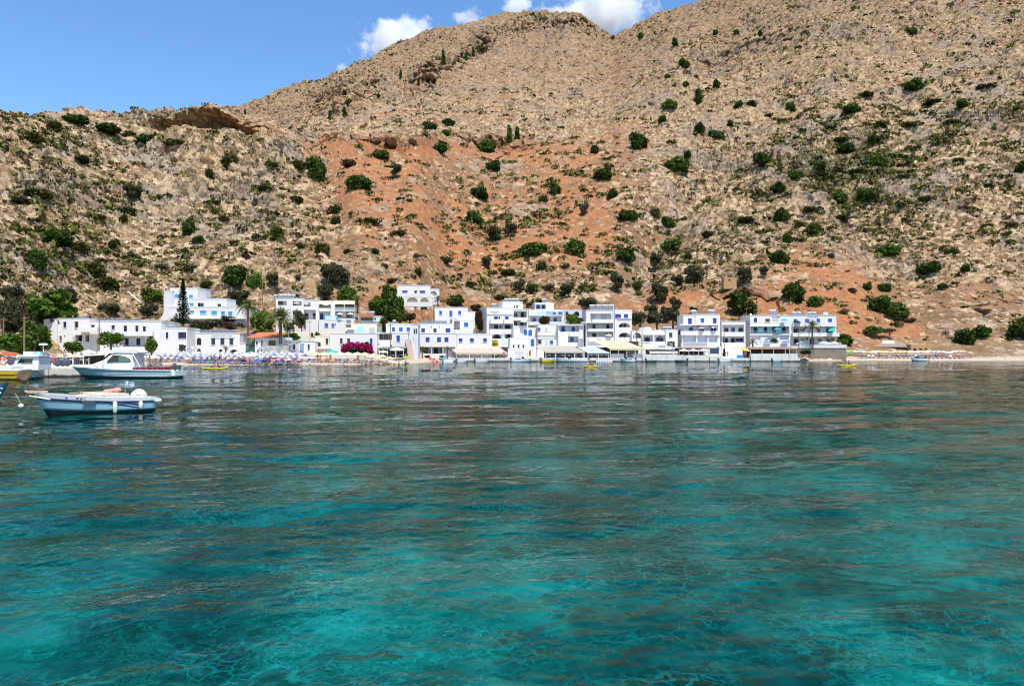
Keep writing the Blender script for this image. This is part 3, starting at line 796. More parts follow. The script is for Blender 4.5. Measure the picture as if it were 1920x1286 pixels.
# ---- palms
def palm_meshes(seed, nf, ln, droop, trunk_h, tr=0.22, up=0.35):
    """crown and trunk meshes, metres: nf fronds of length ln on a trunk of height trunk_h"""
    q = random.Random(seed); V = []; Fx = []; S = []; tone = []
    for k in range(nf):
        a = k * 2.399 + q.random() * 0.3
        el = up + 1.15 * (1 - k / nf) - 0.95 * (k / nf) * q.random()
        L = ln * (0.85 + 0.25 * q.random())
        dirh = Vector((math.cos(a), math.sin(a), 0)); side = Vector((-math.sin(a), math.cos(a), 0))
        n = 11; tv = q.random()
        prev = None
        for i in range(n):
            s_ = i / (n - 1)
            p = dirh * (L * s_ * math.cos(el) * (1 - 0.12 * s_)) + Vector((0, 0, L * s_ * math.sin(el) - droop * L * s_ ** 2.2)) + Vector((0, 0, trunk_h))
            if prev is not None:
                # leaflets: a narrow V blade on each side of the rib, with gaps
                w = L * 0.20 * math.sin(math.pi * min(1, s_ * 0.9 + 0.12)) ** 0.8
                for sd in (-1, 1):
                    b = len(V)
                    tip = p + side * sd * w + dirh * w * 0.55 + Vector((0, 0, -w * 0.35))
                    mid = prev.lerp(p, 0.55)
                    V += [tuple(prev), tuple(mid), tuple(tip), tuple(prev.lerp(tip, 0.6) + Vector((0, 0, 0.05)))]
                    Fx += [b, b + 1, b + 2, b + 3]; S.append(4); tone += [min(1, tv * 0.6 + 0.4 * s_)] * 4
                b = len(V); th = side * L * 0.012
                V += [tuple(prev - th), tuple(prev + th), tuple(p + th), tuple(p - th)]; Fx += [b, b + 1, b + 2, b + 3]; S.append(4); tone += [0.9] * 4
            prev = p
    cm = fast_mesh("crown", V, Fx, S)
    at_ = cm.attributes.new("tone", 'FLOAT', 'POINT'); at_.data.foreach_set("value", np.array(tone, np.float32))
    cm.materials.append(M_LEAF['palm'])
    pts = [((0, 0, -0.5), tr * 1.25)]
    n = max(4, int(trunk_h / 0.35))
    for i in range(n + 1):
        pts.append(((0.02 * math.sin(i), 0, trunk_h * i / n), tr * (1.1 - 0.2 * i / n) * (1.12 if i % 2 else 0.92)))
    pts.append(((0, 0, trunk_h + tr), tr * 1.25))
    tm = tube_mesh("trunk", [pts], 8); tm.materials.append(M_BARK_P)
    return cm, tm
def palm(px, py_crown, py_base, rpx, Y, label, seed, nf=34, droop=0.45, tr=0.22):
    g = at(px, py_base, Y); h = (py_base - py_crown) / F * Y
    cm, tm = palm_meshes(seed, nf, rpx / F * Y, droop, h, tr)
    o = empty("palm_tree", g, 0, label, "palm tree", "palm trees of the village")
    link_mesh("crown", cm, parent=o); link_mesh("trunk", tm, parent=o)

def plant_at(kind, px, pyb, w, h, Y, label, q=0, group=None, mats=None):
    """a plant with its own distance (for the village); pyb is the row of its foot"""
    g = at(px, pyb, Y)
    o = set_plant(kind, g, w / F * Y, h / F * Y, label, group, q)
    return o

# ------------------------------------------------------------------ building kit
def wall_mat(name, color, grime=0.16):
    t = NT(name)
    co = t.pos()
    n = t.noise(co, 0.9, 5, 0.65)
    st = t.noise(t.scaled(co, (1.4, 1.4, 0.16)), 1.6, 4, 0.6)
    g = t.math('MULTIPLY', t.step(t.math('ADD', t.math('MULTIPLY', n, 0.5), t.math('MULTIPLY', st, 0.5)), 0.5, 0.72), grime)
    c = t.mix(g, color, tuple(c * k for c, k in zip(color, (0.62, 0.58, 0.52))))
    b = t.n("BsdfPrincipled", **{"Base Color": c, "Roughness": 0.9, "Specular IOR Level": 0.2})
    bp = t.n("Bump", Strength=0.35, Distance=0.03); t.put(bp.inputs["Height"], t.noise(co, 3.5, 4, 0.6)); t.put(b.inputs["Normal"], bp.outputs[0])
    return t.surf(b)
W = {'white': wall_mat("whitewash", (0.675, 0.665, 0.645)), 'cream': wall_mat("cream_render", (0.72, 0.66, 0.52), 0.2), 'grey': wall_mat("grey_and_shade_render", (0.60, 0.62, 0.66)),  # the grey render also paints shade on some white walls
     'stone': wall_mat("rubble_stone", (0.24, 0.20, 0.16), 0.8), 'ochre': wall_mat("ochre_earth_wall", (0.42, 0.25, 0.13), 0.6), 'aqua': wall_mat("pale_aqua_wall", (0.45, 0.72, 0.76), 0.1), 'pinkish': wall_mat("pink_concrete", (0.55, 0.42, 0.35), 0.3), 'lilac': wall_mat("pale_lilac_wall", (0.68, 0.67, 0.76), 0.1)}
def louvre(name, color):
    """painted slatted shutter"""
    t = NT(name)
    co = t.obj()
    w = t.n("TexWave", wave_type='BANDS', bands_direction='Z'); t.put(w.inputs["Vector"], co); w.inputs["Scale"].default_value = 3.2; w.inputs["Distortion"].default_value = 0
    c = t.mix(t.noise(co, 4, 3), tuple(c * 0.75 for c in color), color)
    b = t.n("BsdfPrincipled", **{"Base Color": c, "Roughness": 0.5})
    bp = t.n("Bump", Strength=0.6, Distance=0.03); t.put(bp.inputs["Height"], w.outputs["Fac"]); t.put(b.inputs["Normal"], bp.outputs[0])
    return t.surf(b)
SH = {'blue': louvre("royal_blue_shutter", (0.008, 0.034, 0.28)), 'azure': louvre("azure_shutter", (0.01, 0.11, 0.43)), 'sky': louvre("sky_blue_shutter", (0.05, 0.36, 0.62)),
      'teal': louvre("dark_teal_shutter", (0.006, 0.035, 0.065)), 'navy': louvre("navy_shutter", (0.006, 0.010, 0.075)), 'dark': plain("dark_window_glass", (0.012, 0.014, 0.018), 0.08, 0.3), 'brown': plain("brown_door_wood", (0.16, 0.07, 0.035), 0.6),
      'violet': louvre("violet_blue_shutter", (0.08, 0.09, 0.42)), 'grey': plain("grey_curtain", (0.45, 0.46, 0.5), 0.8), 'pale': louvre("pale_blue_shutter", (0.22, 0.42, 0.62)), 'aqua': plain("aqua_pane", (0.35, 0.66, 0.72), 0.3), 'red': plain("dark_red_curtain", (0.2, 0.02, 0.02), 0.8)}
M_PANEL = NT("solar_collector_glass")
_t = M_PANEL; _v = _t.n("TexBrick"); _t.put(_v.inputs["Vector"], _t.obj()); _v.inputs["Scale"].default_value = 1.6; _v.inputs["Color1"].default_value = (0.06, 0.08, 0.12, 1); _v.inputs["Color2"].default_value = (0.09, 0.11, 0.15, 1); _v.inputs["Mortar"].default_value = (0.3, 0.32, 0.34, 1); _v.inputs["Mortar Size"].default_value = 0.02
M_PANEL = _t.surf(_t.n("BsdfPrincipled", **{"Base Color": _v.outputs["Color"], "Roughness": 0.22}))
M_TANK = plain("white_water_tank", (0.75, 0.76, 0.77), 0.3)
M_METAL = plain("galvanised_rail", (0.45, 0.46, 0.47), 0.4, metal=0.6)
M_TILE = plain("terracotta_tiles", (0.42, 0.14, 0.06), 0.85, 0.3, 9, bump=0.6)
M_GRILL = plain("dark_grille", (0.10, 0.10, 0.11), 0.6)
M_LET = plain("grey_sign_paint", (0.20, 0.22, 0.26), 0.6)
M_LETB = plain("blue_sign_paint", (0.03, 0.08, 0.30), 0.6)
M_LETG = plain("green_sign_paint", (0.02, 0.22, 0.12), 0.6)
M_WOOD = plain("weathered_wood", (0.20, 0.12, 0.07), 0.8, 0.3, 6)
M_WPAINT = plain("white_gloss_paint", (0.80, 0.80, 0.78), 0.4)
def tide_wall(name, color):
    """quay masonry with the dark weed line the sea leaves at its foot"""
    t = NT(name); co = t.pos(); n = t.noise(co, 0.8, 5, .65); z = t.n("SeparateXYZ"); t.put(z.inputs[0], co)
    st = t.noise(t.scaled(co, (1.2, 1.2, .2)), 1.4, 4, .6)
    c = t.mix(t.math('MULTIPLY', t.step(t.math('ADD', t.math('MULTIPLY', n, .5), t.math('MULTIPLY', st, .5)), .46, .66), .55), color, tuple(k * .5 for k in color))
    lv = t.math('ADD', z.outputs[2], t.math('MULTIPLY', t.math('SUBTRACT', n, .5), .5))
    c = t.mix(t.step(lv, .12, .36), (0.03, 0.032, 0.022), c)
    b = t.n("BsdfPrincipled", **{"Base Color": c, "Roughness": .85}); bp = t.n("Bump", Strength=.5, Distance=.06); t.put(bp.inputs["Height"], n); t.put(b.inputs["Normal"], bp.outputs[0])
    return t.surf(b)
M_CONC = plain("quay_concrete", (0.56, 0.51, 0.45), 0.9, 0.2, 0.8, bump=0.4)

class MB:
    """collects shapes for ONE mesh"""
    def __init__(self): self.v = []; self.f = []
    def quad(self, *p):
        b = len(self.v); self.v += [tuple(q) for q in p]; self.f.append(tuple(range(b, b + len(p))))
    def box(self, x0, x1, y0, y1, z0, z1):
        b = len(self.v)
        self.v += [(x, y, z) for z in (z0, z1) for (x, y) in ((x0, y0), (x1, y0), (x1, y1), (x0, y1))]
        self.f += [tuple(b + i for i in q) for q in ((0, 3, 2, 1), (4, 5, 6, 7), (0, 1, 5, 4), (1, 2, 6, 5), (2, 3, 7, 6), (3, 0, 4, 7))]
    def prism(self, poly, y0, y1):
        """poly of (x, z) anticlockwise seen from -y, extruded y0..y1"""
        n = len(poly); b = len(self.v)
        self.v += [(x, y0, z) for x, z in poly] + [(x, y1, z) for x, z in poly]
        self.f.append(tuple(b + i for i in range(n))); self.f.append(tuple(b + n + i for i in reversed(range(n))))
        for i in range(n):
            j = (i + 1) % n
            self.f.append((b + j, b + i, b + n + i, b + n + j))
    def tube(self, p0, p1, r0, r1=None, n=8):
        p0, p1 = Vector(p0), Vector(p1); r1 = r0 if r1 is None else r1
        d = (p1 - p0).normalized(); u = d.orthogonal().normalized(); v = d.cross(u); b = len(self.v)
        for p, r in ((p0, r0), (p1, r1)):
            for k in range(n):
                a = 2 * math.pi * k / n; self.v.append(tuple(p + (u * math.cos(a) + v * math.sin(a)) * r))
        for k in range(n):
            j = (k + 1) % n; self.f.append((b + k, b + j, b + n + j, b + n + k))
        self.f.append(tuple(b + k for k in reversed(range(n)))); self.f.append(tuple(b + n + k for k in range(n)))
    def build(self, name, mat, parent=None, smooth=False, loc=None):
        me = bpy.data.meshes.new(name); me.from_pydata(self.v, [], self.f); me.update()
        if smooth: me.shade_smooth()
        return link_mesh(name, me, mat, parent, loc)

def arch_pts(x0, x1, z0, z1, rise=None, n=10):
    """outline of an arched opening, anticlockwise from the lower left"""
    w = (x1 - x0) / 2; r = min(w, z1 - z0) if rise is None else rise
    zs = z1 - r
    pts = [(x0, z0), (x1, z0)]
    for k in range(n + 1):
        a = math.pi * k / n
        pts.append((x0 + w + w * math.cos(a), zs + r * math.sin(a)))
    return pts

class House:
    """a building read off the photo: front plane through photo column x0 at distance Y, turned by rot degrees; rows become heights there"""
    def __init__(self, name, label, x0, Y, base_py, rot=0.0, cat="house", group="white houses of the village"):
        self.P = at(x0, base_py, Y); self.rot = math.radians(rot)
        self.c, self.s = math.cos(self.rot), math.sin(self.rot)
        self.root = empty(name, self.P, self.rot, label, cat, group)
    def X(self, px, y=0.0):
        """local x on the plane y metres behind the front, for photo column px"""
        u = (px - 960) / F
        ox, oy = self.P.x - self.s * y, self.P.y + self.c * y
        return (u * oy - ox) / (self.c - u * self.s)
    def Z(self, py, px, y=0.0):
        x = self.X(px, y)
        Yw = self.P.y + self.s * x + self.c * y
        return EYE - (py - HOR) / F * Yw - self.P.z
    def rect(self, x0, x1, y0, y1, y=0.0):
        m = (x0 + x1) / 2
        return self.X(x0, y), self.X(x1, y), self.Z(y1, m, y), self.Z(y0, m, y)      # xa, xb, zbottom, ztop
    def wall(self, x0, x1, y0, y1, depth, mat='white', holes=(), arches=(), y=0.0, under=2.5, cap=True, slant=None, name="wall"):
        """a block with pockets: holes = (x0, x1, y0, y1, pocket depth[, back material]); arches the same with a round head"""
        xa, xb, zb, zt = self.rect(x0, x1, y0, y1, y); zb -= under
        mb = MB()
        hs = []
        for h in list(holes) + list(arches):
            a, b_, c, d = self.rect(*h[:4], y); hs.append((max(a, xa + .02), min(b_, xb - .02), max(c, zb + .02), min(d, zt - .05), h[4], h in arches))
        xs = sorted({xa, xb, *[h[0] for h in hs], *[h[1] for h in hs]}); zs = sorted({zb, zt, *[h[2] for h in hs], *[h[3] for h in hs]})
        for i in range(len(xs) - 1):
            for k in range(len(zs) - 1):
                mx, mz = (xs[i] + xs[i + 1]) / 2, (zs[k] + zs[k + 1]) / 2
                if not any(h[0] < mx < h[1] and h[2] < mz < h[3] for h in hs):
                    mb.quad((xs[i], y, zs[k]), (xs[i + 1], y, zs[k]), (xs[i + 1], y, zs[k + 1]), (xs[i], y, zs[k + 1]))
        for a, b_, c, d, dp, ar in hs:
            yb = y + dp
            mb.quad((a, yb, c), (b_, yb, c), (b_, yb, d), (a, yb, d))
            mb.quad((a, y, c), (b_, y, c), (b_, yb, c), (a, yb, c)); mb.quad((a, yb, d), (b_, yb, d), (b_, y, d), (a, y, d))
            mb.quad((a, y, c), (a, yb, c), (a, yb, d), (a, y, d)); mb.quad((b_, yb, c), (b_, y, c), (b_, y, d), (b_, yb, d))
            if ar:
                w = (b_ - a) / 2; r = min(w, (d - c) * 0.85); zsn = d - r; n = 10
                arc = [(a + w + w * math.cos(math.pi * k / n), zsn + r * math.sin(math.pi * k / n)) for k in range(n + 1)]
                mb.quad(*[(x, y, z) for x, z in [(b_, d)] + arc[n // 2::-1]][::-1]); mb.quad(*[(x, y, z) for x, z in [(a, d)] + arc[:n // 2 - 1:-1]])
                for k in range(n):
                    mb.quad((arc[k][0], y, arc[k][1]), (arc[k][0], yb, arc[k][1]), (arc[k + 1][0], yb, arc[k + 1][1]), (arc[k + 1][0], y, arc[k + 1][1]))
        ye = y + depth
        mb.quad((xa, y, zb), (xa, y, zt), (xa, ye, zt), (xa, ye, zb)); mb.quad((xb, y, zt), (xb, y, zb), (xb, ye, zb), (xb, ye, zt))
        mb.quad((xb, ye, zb), (xa, ye, zb), (xa, ye, zt), (xb, ye, zt)); mb.quad((xa, y, zt), (xb, y, zt), (xb, ye, zt), (xa, ye, zt))
        o = mb.build(name, W[mat], self.root)
        if cap:
            m2 = MB(); e = 0.07
            m2.box(xa - e, xb + e, y - e, y + 0.28, zt + 0.003, zt + 0.16); m2.box(xa - e, xa + 0.28, y + 0.285, ye + e, zt + 0.003, zt + 0.157); m2.box(xb - 0.28, xb + e, y + 0.285, ye + e, zt + 0.003, zt + 0.157)
            m2.build("parapet", W[mat], self.root)
        return o
    def win(self, x0, x1, y0, y1, col='blue', y=0.0, arch=False, frame=True, name="window"):
        """shuttered window or door with a raised white surround, two leaves and the gap between"""
        mx_, my_ = (x0 + x1) / 2, (y0 + y1) / 2; kx, ky = (x1 - x0) * .56, (y1 - y0) * .545
        xa, xb, zb, zt = self.rect(mx_ - kx, mx_ + kx, my_ - ky, my_ + ky, y); mb = MB()
        w = xb - xa
        yo = y - 0.05
        if arch:
            mb.prism(arch_pts(xa, xb, zb, zt), yo, y + 0.04)
            mb.box((xa + xb) / 2 - .02, (xa + xb) / 2 + .02, yo - .025, yo - .003, zb, zt - w * 0.25)
        else:
            g = 0.025; m = (xa + xb) / 2
            if w > 0.5:
                mb.box(xa, m - g, yo, y + .04, zb, zt); mb.box(m + g, xb, yo, y + .04, zb, zt); mb.box(m - g, m + g, yo + .03, y + .04, zb, zt)
            else: mb.box(xa, xb, yo, y + .04, zb, zt)
        o = mb.build(name, SH[col], self.root)
        if frame and not arch and w > 0.35:
            f = MB(); e = 0.07
            f.box(xa - e, xb + e, y - .075, y + .03, zt + .004, zt + e); f.box(xa - e, xb + e, y - .12, y + .03, zb - e, zb - .004)
            f.build("sill", M_WPAINT, o)
        return o
    def wins(self, rows, col, y=0.0, arch=False, name="window"):
        for r in rows: self.win(*r, col=col, y=y, arch=arch, name=name)
    def balcony(self, x0, x1, y0, y1, out=1.2, y=0.0, mat='white', rail=False, slab=0.16):
        """a parapet (or railing) standing out from the wall, with its floor"""
        xa, xb, zb, zt = self.rect(x0, x1, y0, y1, y - out); mb = MB(); yo = y - out; t_ = 0.12
        mb.box(xa, xb, yo, y - .003, zb - slab, zb)
        if rail:
            mb2 = MB(); n = max(3, int((xb - xa) / 0.28))
            mb2.box(xa, xb, yo + .02, yo + .06, zt - .05, zt)
            for k in range(n + 1):
                x = xa + (xb - xa) * k / n; mb2.box(x - .012, x + .012, yo + .028, yo + .052, zb + .003, zt - .053)
            o = mb.build("balcony", W[mat], self.root); mb2.build("railing", M_METAL, o)
        else:
            mb.box(xa, xb, yo, yo + t_, zb + .003, zt); mb.box(xa, xa + t_, yo + t_ + .003, y - .003, zb + .003, zt - .003); mb.box(xb - t_, xb, yo + t_ + .003, y - .003, zb + .003, zt - .003)
            o = mb.build("balcony", W[mat], self.root)
        return o
    def slab(self, x0, x1, y0, y1, out=0.9, y=0.0, mat='white', name="canopy_slab", back=0.0):
        xa, xb, zb, zt = self.rect(x0, x1, y0, y1, y - out); mb = MB(); mb.box(xa, xb, y - out, y - .003 + back, zb, zt); return mb.build(name, W[mat], self.root)
    def solar(self, x0, x1, y0, y1, n=1, y=2.0, tank=True, tilt=1.2):
        """n tilted collectors on the flat roof, a white tank behind each one's top"""
        xa, xb, zb, zt = self.rect(x0, x1, y0, y1, y); st = (xb - xa) / n
        for k in range(n):
            a, b_ = xa + st * k + st * .04, xa + st * (k + 1) - st * .04
            h = zt - zb; mb = MB()
            mb.v += [(a, y, zb), (b_, y, zb), (b_, y + tilt, zb + h * .86), (a, y + tilt, zb + h * .86), (a, y + .08, zb - .06), (b_, y + .08, zb - .06), (b_, y + tilt + .08, zb + h * .86 - .06), (a, y + tilt + .08, zb + h * .86 - .06)]
            mb.f += [(0, 1, 2, 3), (7, 6, 5, 4), (0, 4, 5, 1), (1, 5, 6, 2), (2, 6, 7, 3), (3, 7, 4, 0)]
            o = mb.build("solar_panel", M_PANEL, self.root)
            s_ = MB()
            for x in (a + .1, b_ - .1):
                s_.tube((x, y + .1, zb - .9), (x, y + .1, zb - .06), .03, n=5); s_.tube((x, y + tilt, zb - .9), (x, y + tilt, zb + h * .8), .03, n=5)
            s_.build("panel_stand", M_METAL, o)
            if tank:
                tk = MB(); r = min(.28, h * .22); tk.tube((a + .05, y + tilt + .25, zb + h * .84), (b_ - .05, y + tilt + .25, zb + h * .84), r, n=12); tk.build("water_tank", M_TANK, o, True)
    def text(self, s, x0, x1, y0, y1, mat, y=0.0):
        xa, xb, zb, zt = self.rect(x0, x1, y0, y1, y)
        cu = bpy.data.curves.new("sign_lettering", 'FONT'); cu.body = s; cu.size = (zt - zb) * 1.38; cu.extrude = 0.012
        o = bpy.data.objects.new("sign_lettering", cu); COL.objects.link(o); cu.materials.append(mat); o.parent = self.root
        bpy.context.view_layer.update()
        me = bpy.data.meshes.new_from_object(o.evaluated_get(bpy.context.evaluated_depsgraph_get()))
        bpy.data.objects.remove(o); o = link_mesh("sign_lettering", me, mat, self.root)
        xs_ = [v.co.x for v in me.vertices]; w = max(max(xs_), 1e-3)
        o.scale = ((xb - xa) / w, 1, 1); o.rotation_euler = (math.radians(90), 0, 0); o.location = (xa, y - .05, zb)
    def aircon(self, spots, y=0.0):
        for px, py in spots:
            xa, xb, zb, zt = self.rect(px - 1.6, px + 1.6, py - 1.1, py + 1.1, y); mb = MB(); mb.box(xa, xb, y - .32, y - .01, zb, zt); o = mb.build("air_conditioner", M_GRILL, self.root)
    def part(self, name, mb, mat, smooth=False): return mb.build(name, mat, self.root, smooth)

def parasol_meshes(r, h, drop, seg=8, pole=0.03, wavy=True):
    """canopy (thin, sagging between ribs, with a short valance) and pole"""
    V = []; f = []
    n = seg * 2
    rings = [(0.02, 0.0), (0.35, -drop * 0.25), (0.7, -drop * 0.6), (1.0, -drop)]
    for q, dz in rings:
        for k in range(n):
            a = 2 * math.pi * k / n; rr = r * q * (1.0 if k % 2 == 0 else (0.955 if wavy else 1)); zz = h + dz - (0.0 if k % 2 == 0 else 0.02 * q * r)
            V.append((rr * math.cos(a), rr * math.sin(a), zz))
    for k in range(n):
        V.append((V[3 * n + k][0] * 0.995, V[3 * n + k][1] * 0.995, V[3 * n + k][2] - 0.14))
    for i in range(4):
        for k in range(n): f.append((i * n + k, i * n + (k + 1) % n, (i + 1) * n + (k + 1) % n, (i + 1) * n + k))
    f.append(tuple(range(n))[::-1])
    cm = bpy.data.meshes.new("canopy"); cm.from_pydata(V, [], f); cm.update()
    pm = MB(); pm.tube((0, 0, 0), (0, 0, h + 0.12), pole, n=6)
    me = bpy.data.meshes.new("pole"); me.from_pydata(pm.v, [], pm.f); me.update()
    return cm, me
def cloth_mat(name, color, color2=None, seg=8):
    """parasol cloth; with color2 the gores alternate around the pole"""
    t = NT(name)
    c = color
    if color2:
        sp = t.n("SeparateXYZ"); t.put(sp.inputs[0], t.obj())
        a = t.math('MULTIPLY', t.math('ADD', t.math('ARCTAN2', sp.outputs[1], sp.outputs[0]), math.pi), seg / (2 * math.pi))
        c = t.mix(t.math('GREATER_THAN', t.math('MODULO', a, 2.0), 1.0), color, color2)
    d = t.n("BsdfDiffuse", Color=c); tr = t.n("BsdfTranslucent", Color=c); m = t.n("MixShader"); m.inputs[0].default_value = 0.3
    t.put(m.inputs[1], d); t.put(m.inputs[2], tr)
    return t.surf(m)
M_CLOTH = {'white': cloth_mat("white_canvas", (0.78, 0.78, 0.77)), 'bluewhite': cloth_mat("white_and_blue_canvas", (0.78, 0.78, 0.78), (0.24, 0.28, 0.50)), 'cream': cloth_mat("cream_canvas", (0.74, 0.66, 0.45)), 'turq': cloth_mat("turquoise_canvas", (0.04, 0.55, 0.62)), 'yellow': cloth_mat("yellow_canvas", (0.75, 0.58, 0.16)),
     'lime': cloth_mat("lime_canvas", (0.35, 0.62, 0.12)), 'bluecl': cloth_mat("blue_canvas", (0.10, 0.20, 0.55)), 'navycl': cloth_mat("navy_canvas", (0.05, 0.06, 0.22)), 'pink': cloth_mat("pink_canvas", (0.72, 0.42, 0.42)), 'pastel': cloth_mat("pastel_canvas", (0.70, 0.72, 0.86), (0.76, 0.74, 0.62)), 'pinkgreen': cloth_mat("striped_canvas", (0.72, 0.78, 0.50), (0.78, 0.55, 0.50))}
PAR = {}
def parasol(p, r, h, cloth, label, group, drop=None, tilt=(0, 0), name="parasol", closed=False):
    key = (round(r, 1), round(h, 1), cloth, drop)
    if key not in PAR:
        PAR[key] = parasol_meshes(r, h, drop if drop else r * 0.36)
        PAR[key][0].materials.append(M_CLOTH[cloth]); PAR[key][1].materials.append(M_WPAINT)
    o = empty(name, p, R.random() * 0.7, label, "parasol", group)
    link_mesh("canopy", PAR[key][0], parent=o); link_mesh("pole", PAR[key][1], parent=o)
    o.rotation_euler[0] = math.radians(tilt[0]); o.rotation_euler[1] = math.radians(tilt[1])
    return o

# ------------------------------------------------------------------ the village, house by house
GL = "white houses of the village"
M_EARTH = NT("rusty_earth"); _p = M_EARTH.pos(); _n = M_EARTH.noise(M_EARTH.scaled(_p, (1, 1, .35)), .9, 5, .65)
_b = M_EARTH.n("BsdfPrincipled", **{"Base Color": M_EARTH.ramp(_n, [(.3, (.10, .045, .022)), (.5, (.30, .14, .065)), (.7, (.42, .26, .15))]), "Roughness": .95})
M_EARTH = M_EARTH.surf(_b)
def rock_face(h, x0, x1, y0, y1, y=0.0, name="earth_face"):
    """broken earth bank with an uneven top, set in front of the slope"""
    xa, xb, zb, zt = h.rect(x0, x1, y0, y1, y); nu, nv = 60, 26; zb -= 2
    U, Vv = np.meshgrid(np.linspace(0, 1, nu), np.linspace(0, 1, nv)); X = xa + (xb - xa) * U
    top = (zt - zb) * (0.72 + 0.42 * vnoise(U * 7, U * 0 + .5, U * 0, 3)); Z = zb + top * Vv
    Yv = y + 1.4 * Vv ** 2 + 4 * np.clip(Vv - .93, 0, 1) / .07 + 2.2 * (fbm(X, Z * .5, X * 0, .55, 4, 12) - .5) * (1 - Vv ** 8)
    link_mesh(name, grid_mesh(name, np.stack([X, Yv, Z], -1), smooth=False), M_EARTH, h.root)
# long white hotel on the left
h = House("hotel", "long two storey white hotel with outside stair at the left end of the beach", 82, 166, 664, 3)
h.wall(82, 107.5, 599.5, 664, 8, y=-0.35)
h.wall(107.5, 168, 598, 664, 9, holes=((140, 154.5, 628, 640, 2.0), (159.5, 178 - 11, 628, 641, 1.6)), cap=True)
h.wall(168, 303, 603, 664, 9, holes=((230, 272, 629, 650, 1.3), (276, 287, 630, 646, 1.2)), y=0.25)
h.wall(303, 351, 615.5, 664, 8, y=-0.5)
h.wins([(119.5, 124, 603.6, 613.6)], 'navy'); h.wins([(140.5, 146, 603, 614.5)], 'brown', name="door"); h.wins([(143, 146, 603.4, 614.4)], 'dark', y=-0.06)
h.wins([(112, 115.5, 630, 639)], 'brown'); h.wins([(114, 118.6, 655, 661)], 'navy', name="door"); h.wins([(120.5, 122, 628.5, 630.5)], 'navy')
h.wins([(171.5, 177, 609, 613.6)], 'dark', y=.25)
h.wins([(209.7, 214.7, 610, 617), (232.6, 237.7, 611, 621), (254.5, 259, 611, 621.5), (268.5, 273, 612, 621.5)], 'navy', y=.25)
h.wins([(234.5, 240.8, 635, 646.5), (256.3, 262.6, 635, 646.5)], 'navy', y=1.55, name="door")
h.wins([(142, 153, 629, 639.5)], 'dark', y=2.0); h.wins([(160.5, 176, 629, 640.5)], 'dark', y=1.55)
h.wins([(277, 286, 631, 645)], 'dark', y=1.45, name="door")
h.wins([(311.5, 315, 623, 634)], 'navy', y=-.5); h.wins([(335, 345, 623, 634), (346, 349, 623, 634)], 'navy', y=-.5); h.wins([(336.5, 344.5, 646.5, 657)], 'navy', y=-.5, name="door"); h.wins([(345.5, 348.5, 647.5, 656)], 'dark', y=-.5)
h.balcony(145, 182, 614, 621, 2.0); h.balcony(218, 286, 621.5, 628.5, 1.0, y=.25)
mb = MB()                       # the outside stair rising to the right under a sloping parapet
xa, xb, z0, z1 = h.rect(113, 137, 625, 648, -1.4)
n = 12
for k in range(n): mb.box(xa + (xb - xa) * k / n, xa + (xb - xa) * (k + 1) / n - .002, -1.38, -.36, z0 - 3.0, z0 + (z1 - z0) * k / n - .5)
mb.prism([(xa, z0 - 3), (xb, z0 - 3), (xb, z1), (xb - .3, z1), (xa, z0)], -1.55, -1.39)
h.part("outside_stair", mb, W['white'])
h.solar(92, 158, 592, 599.5, 9, y=2.5, tank=False, tilt=2.2); h.solar(168, 260, 596, 603, 11, y=2.6, tank=False, tilt=2.2); h.solar(262, 308, 600.5, 606.5, 6, y=2.6, tank=False, tilt=2.0); h.solar(304, 342, 610.5, 616, 5, y=2, tank=False, tilt=2)
mb = MB(); xa, xb, z0, z1 = h.rect(199, 224.5, 642, 652.5, -1.2); mb.box(xa, xb, -1.2, -1.1, z0, z1); mb.tube((xa + .1, -1.15, z0 - 2), (xa + .1, -1.15, z0), .04); mb.tube((xb - .1, -1.15, z0 - 2), (xb - .1, -1.15, z0), .04)
h.part("name_board", mb, W['white'])
h.text("DAVIS LOUTRO", 201, 223, 647.5, 650.5, M_LETB, y=-1.2); h.text("HOTEL", 204, 214, 643.5, 646, M_LET, y=-1.2)

# upper left white house with sky blue shutters
h = House("guesthouse", "white house up the bank with sky blue shutters behind the tall pine", 308, 205, 606, -3)
h.wall(318, 371, 540.5, 580, 8, y=3); h.wall(356, 425, 561, 580, 6, 'grey', y=2.2)  # grey block: its shade is in the wall colour
h.wall(307, 322, 546, 606, 6, 'grey', y=1.5); h.wall(318, 461, 576, 597, 9, y=0); h.wall(318, 461, 597.8, 606, 8, holes=((350, 403, 598.2, 606, 2.5),), y=.3)
h.wins([(328.5, 336, 552, 557.5), (355, 361, 553, 559)], 'sky', y=3); h.wins([(371.5, 376, 568, 575), (377, 381.5, 568.5, 575)], 'dark', y=2.2); h.wins([(408.5, 414, 570, 577)], 'dark', y=2.2)
h.wins([(356, 362.5, 568.5, 573.5), (356.5, 363, 582, 587), (376, 386, 582, 588.5), (397, 406, 583, 590), (415, 421, 584, 592), (428.5, 435, 584.5, 592)], 'sky', y=0)
h.slab(316, 462, 596.6, 598, 1.5); h.solar(318, 343, 538.5, 545, 4, y=5, tank=False)
mb = MB(); xa, xb, z0, z1 = h.rect(297, 318, 575, 606, 0.2)
mb.prism([(xa, z0 - 2), (xb, z0 - 2), (xb, z1), (xb - 1, z1 - .4), (xa, z0 + .3)], 0.2, 1.4); h.part("outside_stair", mb, W['white'])

